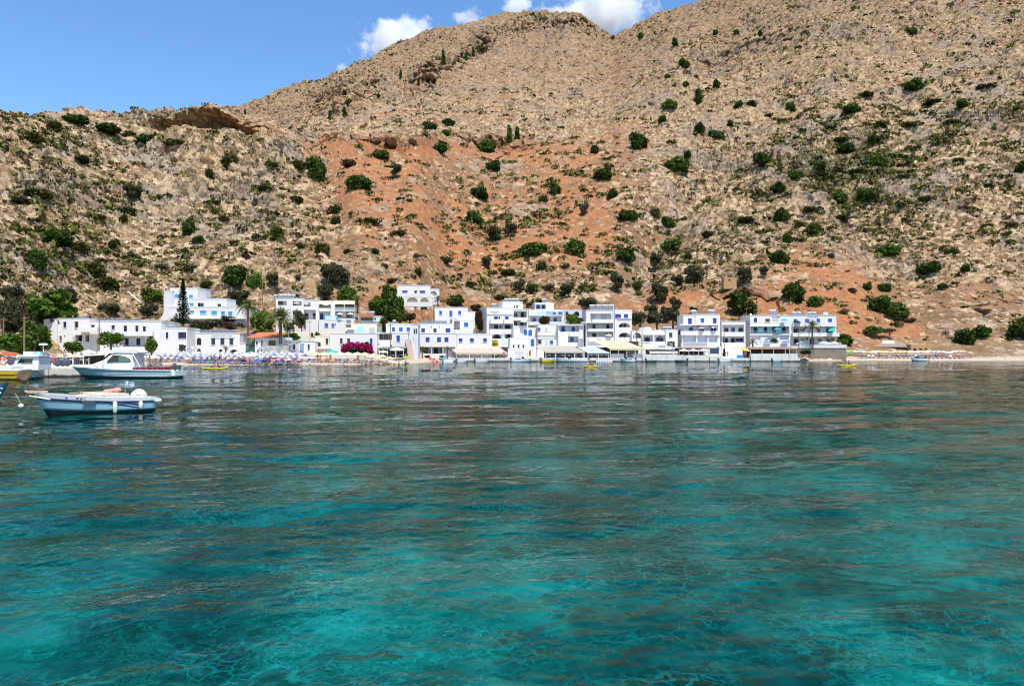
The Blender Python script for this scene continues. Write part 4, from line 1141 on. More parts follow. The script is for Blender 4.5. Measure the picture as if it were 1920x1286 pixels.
# low white house with dark teal shutters
h = House("house", "low white house with dark teal shutters and a dark arch at its right foot", 352, 172, 664, 2)
h.wall(352, 449.5, 625.5, 664, 9, arches=((429, 447, 655, 664.5, 2.0),)); h.wall(449.5, 460.5, 644.5, 664, 8, y=.4)
h.wins([(355, 359, 634, 646), (396.8, 403, 634, 646), (413.8, 420.3, 634, 646), (430.8, 437, 634, 646)], 'teal'); h.wins([(369.5, 377, 634, 646)], 'dark', arch=True); h.wins([(370, 376, 654, 662.5)], 'teal', arch=True); h.wins([(411.5, 416.5, 655.5, 662)], 'dark'); h.wins([(430, 446, 657, 664)], 'brown', y=1.95, name="door")
h.solar(355, 436, 617, 625, 10, y=2.5, tank=False, tilt=2.2)
mb = MB(); xa, xb, z0, z1 = h.rect(395, 440, 632.2, 633.6); mb.box(xa, xb, -.12, -.003, z0, z1); h.part("cornice", mb, W['white'])
h.text("ROOMS SEA VIEW", 397, 436, 628.3, 631, M_LET)

# house with an orange tiled roof
h = House("house", "small white house under an orange tiled roof beside the green stair", 477, 172, 664, 0)
h.wall(478, 529, 632, 664, 8, cap=False); 
mb = MB(); xa, xb, z0, z1 = h.rect(463, 523, 624, 632.4, 0); mb.quad((xa, -.5, z0), (xb, -.5, z0), (xb + .4, 5, z1 + .25), (xa + 1, 5, z1 + .25)); mb.quad((xa, -.5, z0 - .12), (xa + 1, 5, z1 + .13), (xb + .4, 5, z1 + .13), (xb, -.5, z0 - .12)); mb.quad((xa, -.5, z0 - .12), (xb, -.5, z0 - .12), (xb, -.5, z0), (xa, -.5, z0)); mb.quad((xb, -.5, z0 - .12), (xb + .4, 5, z1 + .13), (xb + .4, 5, z1 + .25), (xb, -.5, z0))
h.part("tiled_roof", mb, M_TILE)
h.wins([(480, 483, 640, 646), (490, 492.3, 638, 647.5), (504, 516, 638.5, 647.5), (523, 525, 639, 643), (482.5, 484.7, 656, 661), (489.5, 491.3, 655, 658.5)], 'dark')
h.wall(501, 538, 648.5, 661, 1.5, 'cream', y=-1.6, under=.3, cap=False); h.wall(505, 533, 659, 666, 2, y=-2.2, arches=((515, 532, 659.5, 666.5, 1.5),), cap=False)
mb = MB(); xa, xb, z0, z1 = h.rect(460, 478, 634, 662, 0.5)
for k in range(10): mb.box(xa + (xb - xa) * k / 10, xa + (xb - xa) * (k + 1) / 10 - .003, .5, 2.5, z0 - 2, z0 + (z1 - z0) * (k + 1) / 10)
h.part("green_stair", mb, plain("green_paint", (0.02, 0.10, 0.06), 0.6))

# white cottage with light blue door
h = House("cottage", "single storey white cottage with a pale blue door behind the parasols", 529, 174, 663, 0)
h.wall(529, 591, 641, 663, 8); h.wins([(563.5, 569.5, 645, 661.5)], 'pale', name="door"); h.wins([(550, 553.3, 646, 655.5), (577.3, 580.4, 645.5, 655.3)], 'teal'); h.wins([(540.5, 542.5, 648, 658)], 'pale')
mb = MB(); xa, xb, z0, z1 = h.rect(530, 590, 639.4, 641); mb.box(xa, xb, -.14, .2, z0 + .17, z1 + .17); h.part("cornice", mb, W['white'])

# three storey white block, centre left
h = House("apartment_house", "three storey white apartment block with open loggias and cream awnings behind the big palm", 517, 199, 621, 11)
h.wall(517, 569, 560.5, 621, 9, holes=((521, 537.5, 564.2, 572.3, 1.3), (549, 565.5, 564.8, 573, 1.3), (549, 565, 582.5, 590.2, 1.3), (548, 556.5, 600, 609, 1), (558.4, 565.2, 600, 616, 1.0)))
h.wall(569, 598.5, 563.5, 621, 8.5, holes=((569.6, 582, 567, 575, 1.5), (569.6, 592, 580.8, 598.2, 1.8)), y=.35); h.wall(598.5, 620, 565, 621, 8, holes=((599, 619, 566, 582.4, 1.8), (599, 619, 584, 600, 1.2)), y=.7)
h.wall(620, 628, 564.5, 621, 8, y=.2); h.wall(628, 664.5, 564.8, 621, 8, holes=((629, 645, 569.5, 582.2, 1.5), (647, 664, 569.5, 582.2, 1.5), (629, 664, 583.2, 597, 1.5)), y=.9)
h.wins([(522, 530, 565, 572)], 'dark', y=1.25); h.wins([(550, 557, 566, 572.8), (550, 556, 584, 590)], 'dark', y=1.25); h.wins([(548.8, 553, 601, 608)], 'dark', y=.95); h.wins([(559, 564.8, 601, 616)], 'brown', y=.95, name="door")
h.wins([(572, 578, 587.5, 598), (587, 592, 587.5, 598)], 'navy', y=2.1, name="door"); h.wins([(600.5, 606, 588.5, 599)], 'blue', y=1.85, name="door"); h.wins([(630, 643, 570.5, 577), (649, 662, 570.5, 577), (631, 639, 585.5, 594), (650, 659, 586, 596)], 'dark', y=2.35); h.wins([(600, 614, 568, 577)], 'grey', y=2.45)
h.balcony(598.5, 619.5, 576.5, 582.6, .7, y=.7); h.balcony(628, 664.6, 576, 582, .7, y=.9)
for a, b_ in ((598, 621), (628, 645.5), (646.5, 665)):
    mb = MB(); xa, xb, z0, z1 = h.rect(a, b_, 564.6, 569.8, -.2)
    mb.quad((xa, -.5, z0), (xb, -.5, z0), (xb, .85, z1), (xa, .85, z1)); mb.quad((xa, -.5, z0 - .15), (xb, -.5, z0 - .15), (xb, -.5, z0), (xa, -.5, z0)); h.part("awning", mb, M_CLOTH['cream'])
h.balcony(569, 592.5, 594, 598.5, .3, y=.35, rail=True)
h.solar(512.5, 520, 552, 560.5, 1, y=2.6); h.solar(522, 553.5, 551.5, 560.5, 4, y=2.6)
h.wall(572, 597, 600, 621, 2.2, 'white', y=-2.4, cap=False)
h.wall(598, 657, 600.5, 621, 3.0, y=-3.2); h.wins([(609, 615, 606, 613.3), (622, 626.5, 607, 613.3), (628.5, 630, 607, 610)], 'azure', y=-3.2)
mb = MB(); xa, xb, z0, z1 = h.rect(610, 634, 592, 600.3, -2.6); mb.box(xa, xa + 1.7, -2.7, -2.62, z0 + .18, z1); mb.box(xa + 2.1, xb, -2.7, -2.62, z0 + .18, z1); h.part("glass_screen", mb, SH['aqua'])

# the shaded stone and beige wall below it
h = House("retaining_wall", "long pale retaining wall below the three storey block with shrubs on top", 545, 186, 640, 0, "wall", None)
h.wall(545, 657, 621.5, 641, 3, 'cream', cap=False, holes=((582.5, 587.5, 624, 633, .5),)); h.wins([(583, 587, 624.5, 633)], 'brown', y=.45, name="door"); 

# small house with red tile fragment
h = House("house", "small white house with a strip of red tiles over its dark porch", 668, 196, 612, 4)
h.wall(672, 715, 593.5, 625, 8, holes=((676.5, 699, 595.2, 600.6, 1.2),)); h.wins([(678, 685, 596, 600.5), (690, 698, 596, 600.5), (702, 705, 596, 600), (707, 709, 611.5, 614.5)], 'dark', y=.02)
mb = MB(); xa, xb, z0, z1 = h.rect(672.5, 701, 589, 594, -.6); mb.prism([(xa, z0), (xb, z0), (xb - .4, z1), (xa + .4, z1)], -.8, 1.2); h.part("tiled_roof", mb, M_TILE); h.solar(691, 702, 583.5, 590, 1, y=3)
mb = MB(); xa, xb, z0, z1 = h.rect(680, 714, 600.8, 603, -.1)
for k in range(12): mb.box(xa + (xb - xa) * k / 12 + .05, xa + (xb - xa) * (k + 1) / 12 - .05, -.25, -.12, z0, z1)
h.part("balustrade", mb, W['white'])
# yellowish house
h = House("house", "pale yellow house with a wide light blue window between white houses", 648, 186, 629, 0)
h.wall(648, 707, 607.5, 629, 7, 'cream', holes=((639.5 + 9, 658, 608, 614, 1.0),)); h.wins([(669.8, 682, 612, 623.3)], 'aqua'); h.solar(650, 663, 616.5, 624.5, 2, y=-1.5, tank=True, tilt=.8); h.wins([(692.5, 702, 615, 623)], 'grey')
# long low white house behind the bougainvillea
h = House("house", "long low white house behind the magenta bougainvillea", 590, 176, 665, 0)
h.wall(590, 618, 630.5, 665, 7, 'cream', y=.6); h.wall(618, 707, 626, 665, 8); h.wins([(611, 615.2, 634.5, 645)], 'dark', y=.6); h.wins([(638, 642, 634.5, 643.5), (651.5, 656, 634.5, 642.5)], 'dark'); h.wins([(694, 698, 634.7, 645.2)], 'blue', name="door"); h.wins([(595.6, 601, 642, 649.3)], 'teal', y=.6, arch=True)
h.slab(590, 622, 652.5, 654, .8, y=.6, name="ledge")

# white houses right of it, with the loggia and outside stair
h = House("taverna_house", "white taverna house with a dark glazed loggia and a pink outside stair", 707, 178, 668, 3)
h.wall(723.6, 774, 608, 645, 8, y=3.0); h.wall(774, 784, 609, 668, 7, 'grey', y=3.2)  # grey strip paints the shaded right face
h.wall(707, 735, 624.5, 668, 6, holes=((707.8, 734.5, 625.8, 637.4, 1.5), (708, 734.6, 645, 668, 3.0)), y=.3); h.wall(735, 765, 625, 668, 6, holes=((736, 764, 650, 668, 2.5),))
h.wins([(735, 740.2, 614, 621.6), (748.8, 754.6, 614, 621.6), (762.6, 768, 614, 621.6)], 'azure', y=3.0); h.wins([(776, 778.5, 617, 625), (780, 782, 616.5, 624.5)], 'dark', y=3.2)
h.wins([(708.3, 718, 627.5, 637), (720, 727, 627.5, 637), (729, 733.8, 627.5, 637)], 'dark', y=1.75); h.wins([(744, 749.3, 629.3, 639.8)], 'blue', name="door"); h.solar(734.5, 742, 600, 608, 1, y=5)
mb = MB(); xa, xb, z0, z1 = h.rect(760, 780, 636, 672, -.5); n = 14
for k in range(n):
    f0, f1 = k / n, (k + 1) / n
    mb.box(xa + (1 - f1) * 1.0, xa + (1 - f1) * 1.0 + 1.2, -3.2 + 3.0 * f0, -3.2 + 3.0 * f1 - .003, z0 - 1.5, z0 + (z1 - z0) * f1)
h.part("outside_stair", mb, W['pinkish'])
mb = MB(); mb.prism([(xa + 1.25 + .9, z0 - 1.5), (xb, z0 - 1.5), (xb, z0 + .8), (xa + 1.7, z1 + .5), (xa + 1.25, z1 + .5)], -1.2, -1.0); h.part("stair_parapet", mb, W['white'])
mb = MB(); xa, xb, z0, z1 = h.rect(708, 731, 643.5, 650.5, -1.8); mb.quad((xa, -2.2, z0), (xb, -2.2, z0), (xb + .4, .2, z1), (xa + .6, .2, z1)); mb.quad((xa, -2.2, z0 - .12), (xb, -2.2, z0 - .12), (xb, -2.2, z0), (xa, -2.2, z0)); h.part("awning", mb, M_CLOTH['white'])
h.wall(711, 719.5, 656, 668, 1, y=-2.5, cap=False)

# centre white house with royal blue shutters on the quay
h = House("hotel", "white quay house with royal blue shutters and a porch between two small palms", 785, 196, 676, 5)
h.wall(784.5, 848, 607.5, 630, 8, y=2.2); h.wins([(790.3, 796.3, 615.6, 623.3), (836, 844, 615.6, 623.3)], 'blue', y=2.2); h.wins([(813, 818.2, 616, 623)], 'dark', y=2.2); h.wins([(808.4, 809.8, 612, 614), (823, 824.4, 612, 614)], 'dark', y=2.2)
h.wall(784.5, 856, 625.5, 676, 9, holes=((787, 831, 650, 663.5, 1.8),)); h.wall(856, 922.5, 626.5, 676, 9, y=-.2)
h.wins([(798.6, 805, 632.5, 642.3), (820, 826.4, 632.5, 642.3), (833.8, 840.4, 632.5, 642.3)], 'blue', name="door"); h.wins([(860.6, 866.6, 634.3, 641), (881.8, 888, 634.3, 641), (906.4, 912.3, 634.3, 641)], 'blue', y=-.2)
h.balcony(788, 854, 641.5, 649.3, 1.2); h.wins([(814, 821, 652.5, 662.5)], 'navy', y=1.75, name="door"); h.wins([(798, 803, 652, 661), (825, 829.5, 652, 661)], 'dark', y=1.75)
mb = MB()
for px in (809.5, 830.5): x = h.X(px, -1); mb.tube((x, -1, h.Z(664, px)), (x, -1, h.Z(650, px)), .1, n=10)
h.part("porch_column", mb, W['white']); h.wall(788, 836, 663, 676, .35, y=-1.6, under=.6, cap=False, name="terrace_wall")
h.solar(789, 838, 600, 608.5, 9, y=4.5, tank=False)
mb = MB()
for a, b_ in ((794.5, 806.5), (823, 835)):
    xa, xb, z0, z1 = h.rect(a, b_, 667, 671, -1.8); mb.box(xa, xb, -2.0, -1.61, z0, z0 + .25)
h.part("flower_trough", mb, M_WPAINT)

# upper villa with arches
h = House("villa", "white villa high on the bank with three cream arches and violet blue windows", 743, 231, 586, 3, cat="villa")
h.wall(745, 806, 535.5, 552, 8, y=1.6); h.wall(743, 811, 557, 586, 9, 'cream', y=.3, arches=((746, 757.5, 557.6, 566.6, 2.0), (763, 783, 557.6, 566.6, 2.0), (788, 803.8, 557.6, 566.6, 2.0)), cap=False); h.wall(806, 823.5, 542.5, 556, 5, y=2.2, arches=((806.5, 819, 545.5, 553.5, 1.5),))
h.balcony(743, 811.5, 550.5, 557, 1.3, y=1.6); h.balcony(745, 811, 566.2, 574, .6, y=.3); h.wins([(754.8, 763.5, 544.3, 549.6), (787.5, 796.6, 544.8, 550.2)], 'violet', y=1.6); h.wins([(777.3, 781.3, 544.8, 549.6)], 'dark', y=1.6)
h.wins([(770, 780, 560, 566), (790, 800, 560, 566)], 'dark', y=2.25, name="door"); h.wins([(777, 781.6, 574.8, 581)], 'blue', y=.3, name="door"); h.wall(757, 811, 573.8, 586, 4, y=-.2, cap=False)
h.win(777, 781.6, 574.8, 581, 'blue', y=-.2, name="door")
# earth bank right of it
h = House("earth_wall", "rusty orange earth wall under the white villa with three arches", 775, 214, 602, 0, "wall", None)
rock_face(h, 772, 816, 577, 602)
# white house stepped up behind the quay house
h = House("house", "white house on the terrace with tall azure shutters behind the quay", 815, 208, 627, 3)
h.wall(815, 877, 577, 616, 7, y=2); h.wall(877, 891, 585.5, 627, 6, y=2.5); h.wall(848, 886.5, 600.5, 627, 6, holes=((851, 862, 602, 618, 2.2),)); h.wins([(824, 828.4, 583, 590), (843, 848, 583, 592.8), (859.5, 864.3, 583, 590)], 'azure', y=2); h.wins([(870.6, 877, 605, 612.2)], 'azure'); h.wins([(852.5, 858, 605.5, 615)], 'dark', y=2.15, name="door"); h.solar(844, 858, 594, 600, 2, y=1.5, tank=False)

# the tall white hotel with royal blue shutters
h = House("hotel", "four storey white hotel with royal blue shutters and a shaded left flank", 912.5, 215, 654, 14)
h.wall(912.5, 962.5, 577.5, 655, 10, holes=((917, 944, 605.8, 617.3, 1.4), (946, 962, 605.8, 617.3, 1.4), (947, 959.5, 626, 634.8, 1.5)), arches=((922.5, 940, 625.6, 634.8, 1.6),)); 
h.wall(962.5, 990.5, 580.5, 655, 9, holes=((963, 988.3, 583, 595.3, 2.2), (963, 988.3, 599.6, 611, 2.2)), y=.4); h.wall(942, 980, 566.5, 580, 5, y=3.5)
h.slab(912.5, 962.5, 588.4, 589.6, .2, name="string_course"); h.balcony(919.7, 942.8, 598.8, 605.7, .9); h.balcony(945.5, 962.3, 598.8, 605.7, .9); h.balcony(918.5, 944.5, 617, 625.2, .5); h.balcony(945.5, 962.3, 617, 625.2, .5); h.balcony(962.6, 990, 595, 600, .3, y=.4)
h.wins([(926.7, 932.9, 593, 599.9), (947.3, 953.2, 593, 599.9)], 'blue', name="door"); h.wins([(935, 937.6, 593.3, 597.8)], 'dark'); h.wins([(927, 933.3, 609.3, 616.8), (945.8, 956, 609.5, 616.8)], 'navy', y=1.35, name="door"); h.wins([(936.8, 939.4, 609.7, 616)], 'dark', y=1.35); h.wins([(925, 938.5, 628, 634.7)], 'navy', y=1.55, arch=True); h.wins([(950.5, 956.5, 627, 634.6)], 'dark', y=1.45, name="door")
h.wins([(976.6, 982.2, 585.6, 594.8), (976, 982, 601.8, 610.8)], 'navy', y=2.55, arch=True, name="door"); h.wins([(964.6, 970, 587, 594)], 'dark', y=2.55, arch=True); h.wins([(964.6, 970, 603, 610.5)], 'dark', y=2.55, arch=True); h.wins([(963.3, 965, 572.5, 577.5), (968, 970.6, 572.5, 577.5)], 'dark', y=3.5)
h.solar(947.5, 975.5, 559.5, 567, 4, y=5); h.solar(923, 933.3, 569, 577.5, 1, y=2.5); h.solar(974, 989, 609.3, 614.6, 2, y=-1.3, tank=False, tilt=1)
h.text("PORTO LOUTRO", 919, 935, 583.8, 585.4, M_LET); h.text("HOTEL", 923, 932, 586, 587.4, M_LET)
h.wall(963, 1007, 614.8, 655, 4, y=-2.6); h.wins([(983, 988, 618.4, 627.8), (991, 997.2, 618.4, 629.2)], 'azure', y=-2.6, arch=True); h.wall(956, 1007, 634.3, 655, 2, y=-3.8); h.wins([(962, 964.2, 646.5, 652.3), (971, 973.8, 646.5, 652.3), (980.2, 982.7, 646.5, 652.3)], 'navy', y=-3.8); h.wins([(995.3, 1001.3, 636, 648.3)], 'azure', y=-3.8, arch=True, name="door")
h.wall(912, 956, 635, 655, 3, 'grey', y=-2.5, cap=False)
# ground floor shop under it
h = House("quay_shop", "low white quay shop with a grey roller shutter beside the moored speedboat", 953, 207, 676, 0)
h.wall(953, 1002, 655, 676, 3); h.wins([(967, 980.8, 659.3, 667)], 'grey', name="roller_shutter"); h.wall(990, 1001, 657, 676, .4, 'cream', y=-.45, cap=False); h.wins([(992, 995, 658, 667)], 'brown', y=-.45, name="door")

# back row house with two arches
h = House("house", "small white house at the back with two blue arched doors and a solar tank", 1003, 232, 585, 6)
h.wall(1003, 1038.5, 568.5, 587, 7, holes=((1004, 1023.5, 570.5, 579.5, 1.5),)); h.wins([(1006, 1012, 572, 579.2), (1016, 1021, 571.6, 579.2)], 'blue', y=1.45, arch=True, name="door"); h.solar(1016.5, 1025.5, 559.5, 568.5, 1, y=2)
rock_face(h, 1036, 1090, 571, 584, y=.8, name='earth_bank')
# terrace house with glass
h = House("guesthouse", "white terraced guesthouse with pale blue glass balustrades and a red flowering climber", 991, 222, 612, 5)
h.wall(991.5, 1058, 581.5, 604, 7, y=3); h.wall(991.5, 1056, 591.5, 612, 6, holes=((993, 1053, 593, 603.5, 1.6),)); h.wins([(1008, 1023, 584.3, 590.8)], 'aqua', y=3); h.wins([(1025, 1037, 584.5, 590.8), (1046, 1055, 584.5, 590.8)], 'pale', y=3); h.wins([(1037, 1043, 585, 590.8), (1047.5, 1053, 585, 590.8)], 'azure', y=2.9, arch=True)
h.wins([(999, 1004.2, 596.5, 603.2), (1011, 1016, 596.4, 603), (1038.4, 1044, 596, 602.8)], 'azure', y=1.55); h.balcony(991, 1064, 603.2, 609, .7)
# dark arched house behind
h = House("house", "grey terrace house with dark arches behind the green shrubs", 1059, 228, 594, 0)
h.wall(1058.5, 1091, 581.7, 595, 5, 'grey', arches=((1060, 1066, 584, 593, 1.2), (1076, 1086.5, 584, 593, 1.4))); h.wins([(1061, 1065, 586, 593)], 'dark', y=1.15, arch=True); h.wins([(1077, 1085.5, 585.5, 593)], 'navy', y=1.35, arch=True)
# front houses between
h = House("house", "plain white house with a small azure window above the grey beige awning", 1007, 214, 655, 3)
h.wall(1007, 1047, 609.3, 655, 6); h.wins([(1008.4, 1012.8, 614.6, 621)], 'azure'); h.wins([(1022.6, 1026.8, 615, 620.5)], 'grey'); h.wins([(1009, 1015, 637, 644.6)], 'navy'); h.wins([(1022, 1026.8, 638, 645)], 'grey'); h.wins([(1031, 1036.8, 638, 645)], 'azure'); h.slab(1007, 1047, 627.4, 628.4, .25, name="string_course"); h.slab(1007, 1047, 633.2, 634, .15, name="string_course")
h = House("house", "white house with an azure arched door under a wide flat roof", 1047, 213, 655, 3)
h.wall(1047, 1095, 609.3, 655, 6, holes=((1049, 1086, 611, 622, 1.3), (1065, 1084, 630.5, 641.5, 1.0))); h.wins([(1053, 1059.2, 612, 621.8)], 'azure', y=1.25, arch=True, name="door"); h.wins([(1072, 1077.4, 612.6, 621)], 'azure', y=1.25, arch=True); h.wins([(1069.6, 1075.2, 632.3, 639.9)], 'azure', y=.95); h.slab(1045, 1096, 608, 609.4, .6, name="flat_roof", back=6); h.balcony(1068, 1086, 622, 629.3, .8)
# right tall hotel
h = House("hotel", "large white hotel with grey collectors on its roof and two arched loggias", 1099.5, 211, 660, 2)
h.wall(1099.5, 1152.5, 582.5, 660, 10, holes=((1107, 1146, 588, 604, 1.2), (1100.3, 1150, 606, 617.6, 1.5), (1100.3, 1150, 620.4, 632.6, 1.5)), y=.3); h.wall(1152.5, 1184.5, 581.5, 660, 10, arches=((1160, 1181.5, 605, 613.6, 1.2), (1160.5, 1182, 623.5, 632.2, 1.2)), y=-.2)
h.wins([(1109.5, 1116, 590, 597.8), (1127, 1136, 590, 598.5)], 'grey', y=1.45); h.wins([(1111.4, 1116.2, 608.6, 615.6), (1137, 1142.2, 608.8, 615.6), (1111, 1117.4, 625, 632), (1136.5, 1142, 625.4, 632)], 'navy', y=1.75, name="door"); h.wins([(1154, 1163.6, 589, 596.4), (1170.4, 1177, 589, 596.4)], 'blue', y=-.2); h.wins([(1161.5, 1167, 607.5, 613.4), (1169, 1174, 607.5, 613.4), (1162, 1174, 625.5, 632)], 'navy', y=.95)
h.balcony(1111, 1150, 598.8, 604.4, .6, y=.3); h.slab(1091, 1149, 603.8, 605.4, .9, y=.3); h.balcony(1103, 1150, 616.5, 620.6, .6, y=.3); h.balcony(1103, 1150, 632, 639.5, .5, y=.3); h.slab(1158, 1184.6, 596.3, 597.2, .3, y=-.2, name="string_course")
h.solar(1106, 1154, 570.5, 582.5, 4, y=3.0, tilt=1.6); h.text("LOUTRO", 1119, 1127, 634.6, 636.6, M_LET, y=-.3)
mb = MB(); x = h.X(1150, -.3); mb.tube((x, -.3, h.Z(640, 1150)), (x, -.3, h.Z(575, 1150)), .06); h.part("downpipe", mb, M_WPAINT)
h = House("annex", "narrow white annex with one arched window right of the large white hotel", 1185, 210, 660, 0)
h.wall(1185, 1205.5, 620.3, 660, 6); h.wins([(1188, 1201.2, 624, 633)], 'dark', arch=True); h.win(1188.6, 1191.5, 626.5, 633, 'grey', y=-.06, frame=False); h.win(1197.5, 1200.5, 626.5, 633, 'navy', y=-.06, frame=False)
mb = MB(); xa, xb, z0, z1 = h.rect(1192, 1203.5, 640, 648.5, -.5); mb.box(xa, xb, -.5, -.01, z0, z1); h.part("yellow_panel", mb, M_CLOTH['cream'])
# gabled white house
h = House("guesthouse", "white guesthouse with two low gables and arched dark blue doors beside the gap", 1205, 209, 665, 2)
h.wall(1205, 1248.5, 627, 665, 8, holes=((1206, 1224.6, 628, 640.6, 1.4), (1227, 1247.6, 628, 640.6, 1.4)), cap=False); h.wall(1248.5, 1270.5, 619.3, 665, 8, holes=((1250, 1266, 639.7, 651, 1.2),), y=-.3)
for a, b_, pk in ((1205, 1225.5, 613), (1225.5, 1248.5, 618.5)):
    mb = MB(); xa, xb, z0, z1 = h.rect(a, b_, pk, 627.2, 0); m = (xa + xb) / 2; mb.prism([(xa, z0), (xb, z0), (xb, z0 + .45), (m + .7, z1), (m - .7, z1), (xa, z0 + .45)], -.02, 7.8); h.part("gable", mb, W['white'])
h.wins([(1209, 1218.3, 633, 639.6), (1231, 1236.5, 633, 639.6), (1238, 1243, 633.5, 639.6)], 'navy', y=1.35, name="door"); h.wins([(1255, 1260.3, 624, 632)], 'teal', y=-.3); h.wins([(1253, 1264.4, 641, 650.6)], 'navy', y=.85, arch=True, name="door"); h.wins([(1255.5, 1261.5, 644, 650.4)], 'grey', y=.78); h.wins([(1211.5, 1215.5, 630.8, 633.2)], 'dark', y=1.35, arch=True); h.wins([(1235, 1239, 630.2, 632.8)], 'navy', y=1.35, arch=True)
h.text("PAPPAS", 1206, 1219, 641.8, 644, M_LET); h.solar(1245, 1262, 612.3, 619.5, 3, y=2, tank=True)
# the four storey guesthouse
h = House("guesthouse", "four storey white guesthouse with open bays and a teal shop window at the water", 1281, 209, 676, 1)
h.wall(1281, 1304, 591.5, 609, 7, y=1.2); h.wall(1304, 1350, 590, 609, 8, y=.9); h.wall(1281, 1350.5, 609.3, 627, 8, 'lilac', y=.8, cap=False); h.wall(1279, 1350.5, 627, 650, 8, holes=((1280.7, 1305, 627.6, 641.6, 1.8), (1308, 1326.5, 627.6, 641.6, 1.8), (1329, 1345, 627.6, 641.6, 1.2)), cap=False)
h.wall(1330.5, 1352, 650, 676, 8, y=-.6, cap=False); h.wall(1272, 1330.5, 650, 676, 6, 'ochre', y=2.5, cap=False)
h.wins([(1290.5, 1296.7, 597, 607.6)], 'blue', y=1.2, name="door"); h.wins([(1314, 1320, 597, 604.4)], 'azure', y=.9); h.wins([(1337, 1343, 596.6, 606)], 'blue', y=.9, name="door"); h.wins([(1292, 1299, 613.5, 620.2)], 'azure', y=.8, arch=True); h.wins([(1313, 1319.6, 615.3, 620.2), (1333, 1342, 614.5, 620.2)], 'navy', y=.8)
h.wins([(1289.3, 1293, 633, 641.4), (1295, 1300.4, 633, 641.4), (1311, 1318.8, 632.5, 641)], 'dark', y=1.75, name="door"); h.wins([(1334.5, 1341.3, 632, 641.2)], 'navy', y=1.15, name="door"); h.slab(1275, 1349.5, 607.7, 610, 1.4, y=.8); h.balcony(1277, 1350.5, 620.5, 627.3, 1.0, y=.6); h.balcony(1278, 1350.5, 641.4, 649.5, .7, y=0)
h.wins([(1332, 1347, 652.8, 662.7)], 'teal', y=-.6, name="shop_window"); h.solar(1297.3, 1308.7, 581, 590.8, 1, y=3); h.solar(1329, 1343.3, 580.8, 590, 1, y=3)
mb = MB()
for k in range(3):
    z = h.Z(643 + 2.2 * k, 1310, -.85); mb.box(h.X(1281, -.75), h.X(1326, -.75), -.78, -.72, z - .05, z + .05)
h.part("balcony_rail", mb, M_METAL)
h.aircon([(1300, 611.5), (1308.5, 611.5), (1331, 611.5)], y=.8); h.aircon([(1302, 629.8), (1317, 630)], y=1.75)
# smaller block
h = House("house", "two storey white house with a flat cornice and teal shutters between two hotels", 1353, 210, 668, 0)
h.wall(1353, 1397.8, 603.2, 668, 8, holes=((1354.5, 1395.5, 609, 622.8, 1.3), (1354.5, 1395.5, 629.3, 642.3, 1.3))); h.wins([(1359, 1365.3, 615, 622.4), (1385, 1391.9, 615, 622.4)], 'teal', y=1.25); h.wins([(1371.5, 1377.7, 614.5, 622.4)], 'azure', y=1.25, name="door"); h.wins([(1357, 1364.2, 634, 641.6), (1371, 1377.2, 634, 641.8)], 'navy', y=1.25, name="door"); h.wins([(1380, 1394.6, 634.4, 639.6)], 'navy', y=1.25); h.balcony(1353, 1397.5, 622.4, 629.3, .6)
# hotel with turquoise loggia
h = House("hotel", "white hotel with four arched dark blue doors on a turquoise loggia", 1406.7, 211, 664, 1)
h.wall(1406.7, 1481, 592, 628, 9, holes=((1407.6, 1480, 611, 626, 1.3),), y=.3); h.wall(1407.5, 1480, 610.9, 626.3, .05, 'aqua', y=1.55, cap=False, under=0); h.wall(1406.7, 1481, 628, 664, 9, holes=((1409, 1426, 630.5, 644, 2.2), (1462.3, 1478.6, 629.5, 644, 2.0)), arches=((1433, 1458.3, 631.8, 644, 2.6),), cap=False)
h.wins([(1413.7, 1419.2, 596, 604)], 'blue', y=.3, arch=True, name="door"); h.wins([(1435.5, 1443, 597.8, 603.4)], 'red', y=.3); h.wins([(1413.2, 1419.8, 613.3, 622.4), (1432.3, 1438.2, 613.3, 622.4), (1448, 1454.2, 613.3, 622.4), (1466.6, 1472.8, 613.3, 622.4)], 'navy', y=1.54, arch=True, name="door"); h.wins([(1411, 1422, 633, 643), (1465, 1472, 634, 642)], 'dark', y=2.0)
h.balcony(1406, 1481.5, 604, 611, .9, y=.3, rail=True); h.balcony(1406, 1481.5, 620.5, 627, .6, y=.3, rail=True); h.balcony(1414, 1481.5, 643.8, 650, .8); h.solar(1445.3, 1459, 580.3, 591.5, 1, y=3)
h.text("ILIOS", 1447, 1462, 593, 596.2, M_LETB, y=.3); h.text("ROOMS", 1448, 1459, 599, 600.8, M_LETG, y=.3)
mb = MB(); mb.tube((h.X(1414, 3), 3, h.Z(591, 1414)), (h.X(1414, 3), 3, h.Z(588, 1414)), .05); mb.box(h.X(1406, 3), h.X(1409.5, 3), 2.9, 3.1, h.Z(591.8, 1408), h.Z(587, 1408)); h.part("roof_tank", mb, M_TANK)
h.aircon([(1409.5, 612.8), (1426, 612.8), (1461, 612.5), (1475.5, 612.5)], y=1.5)
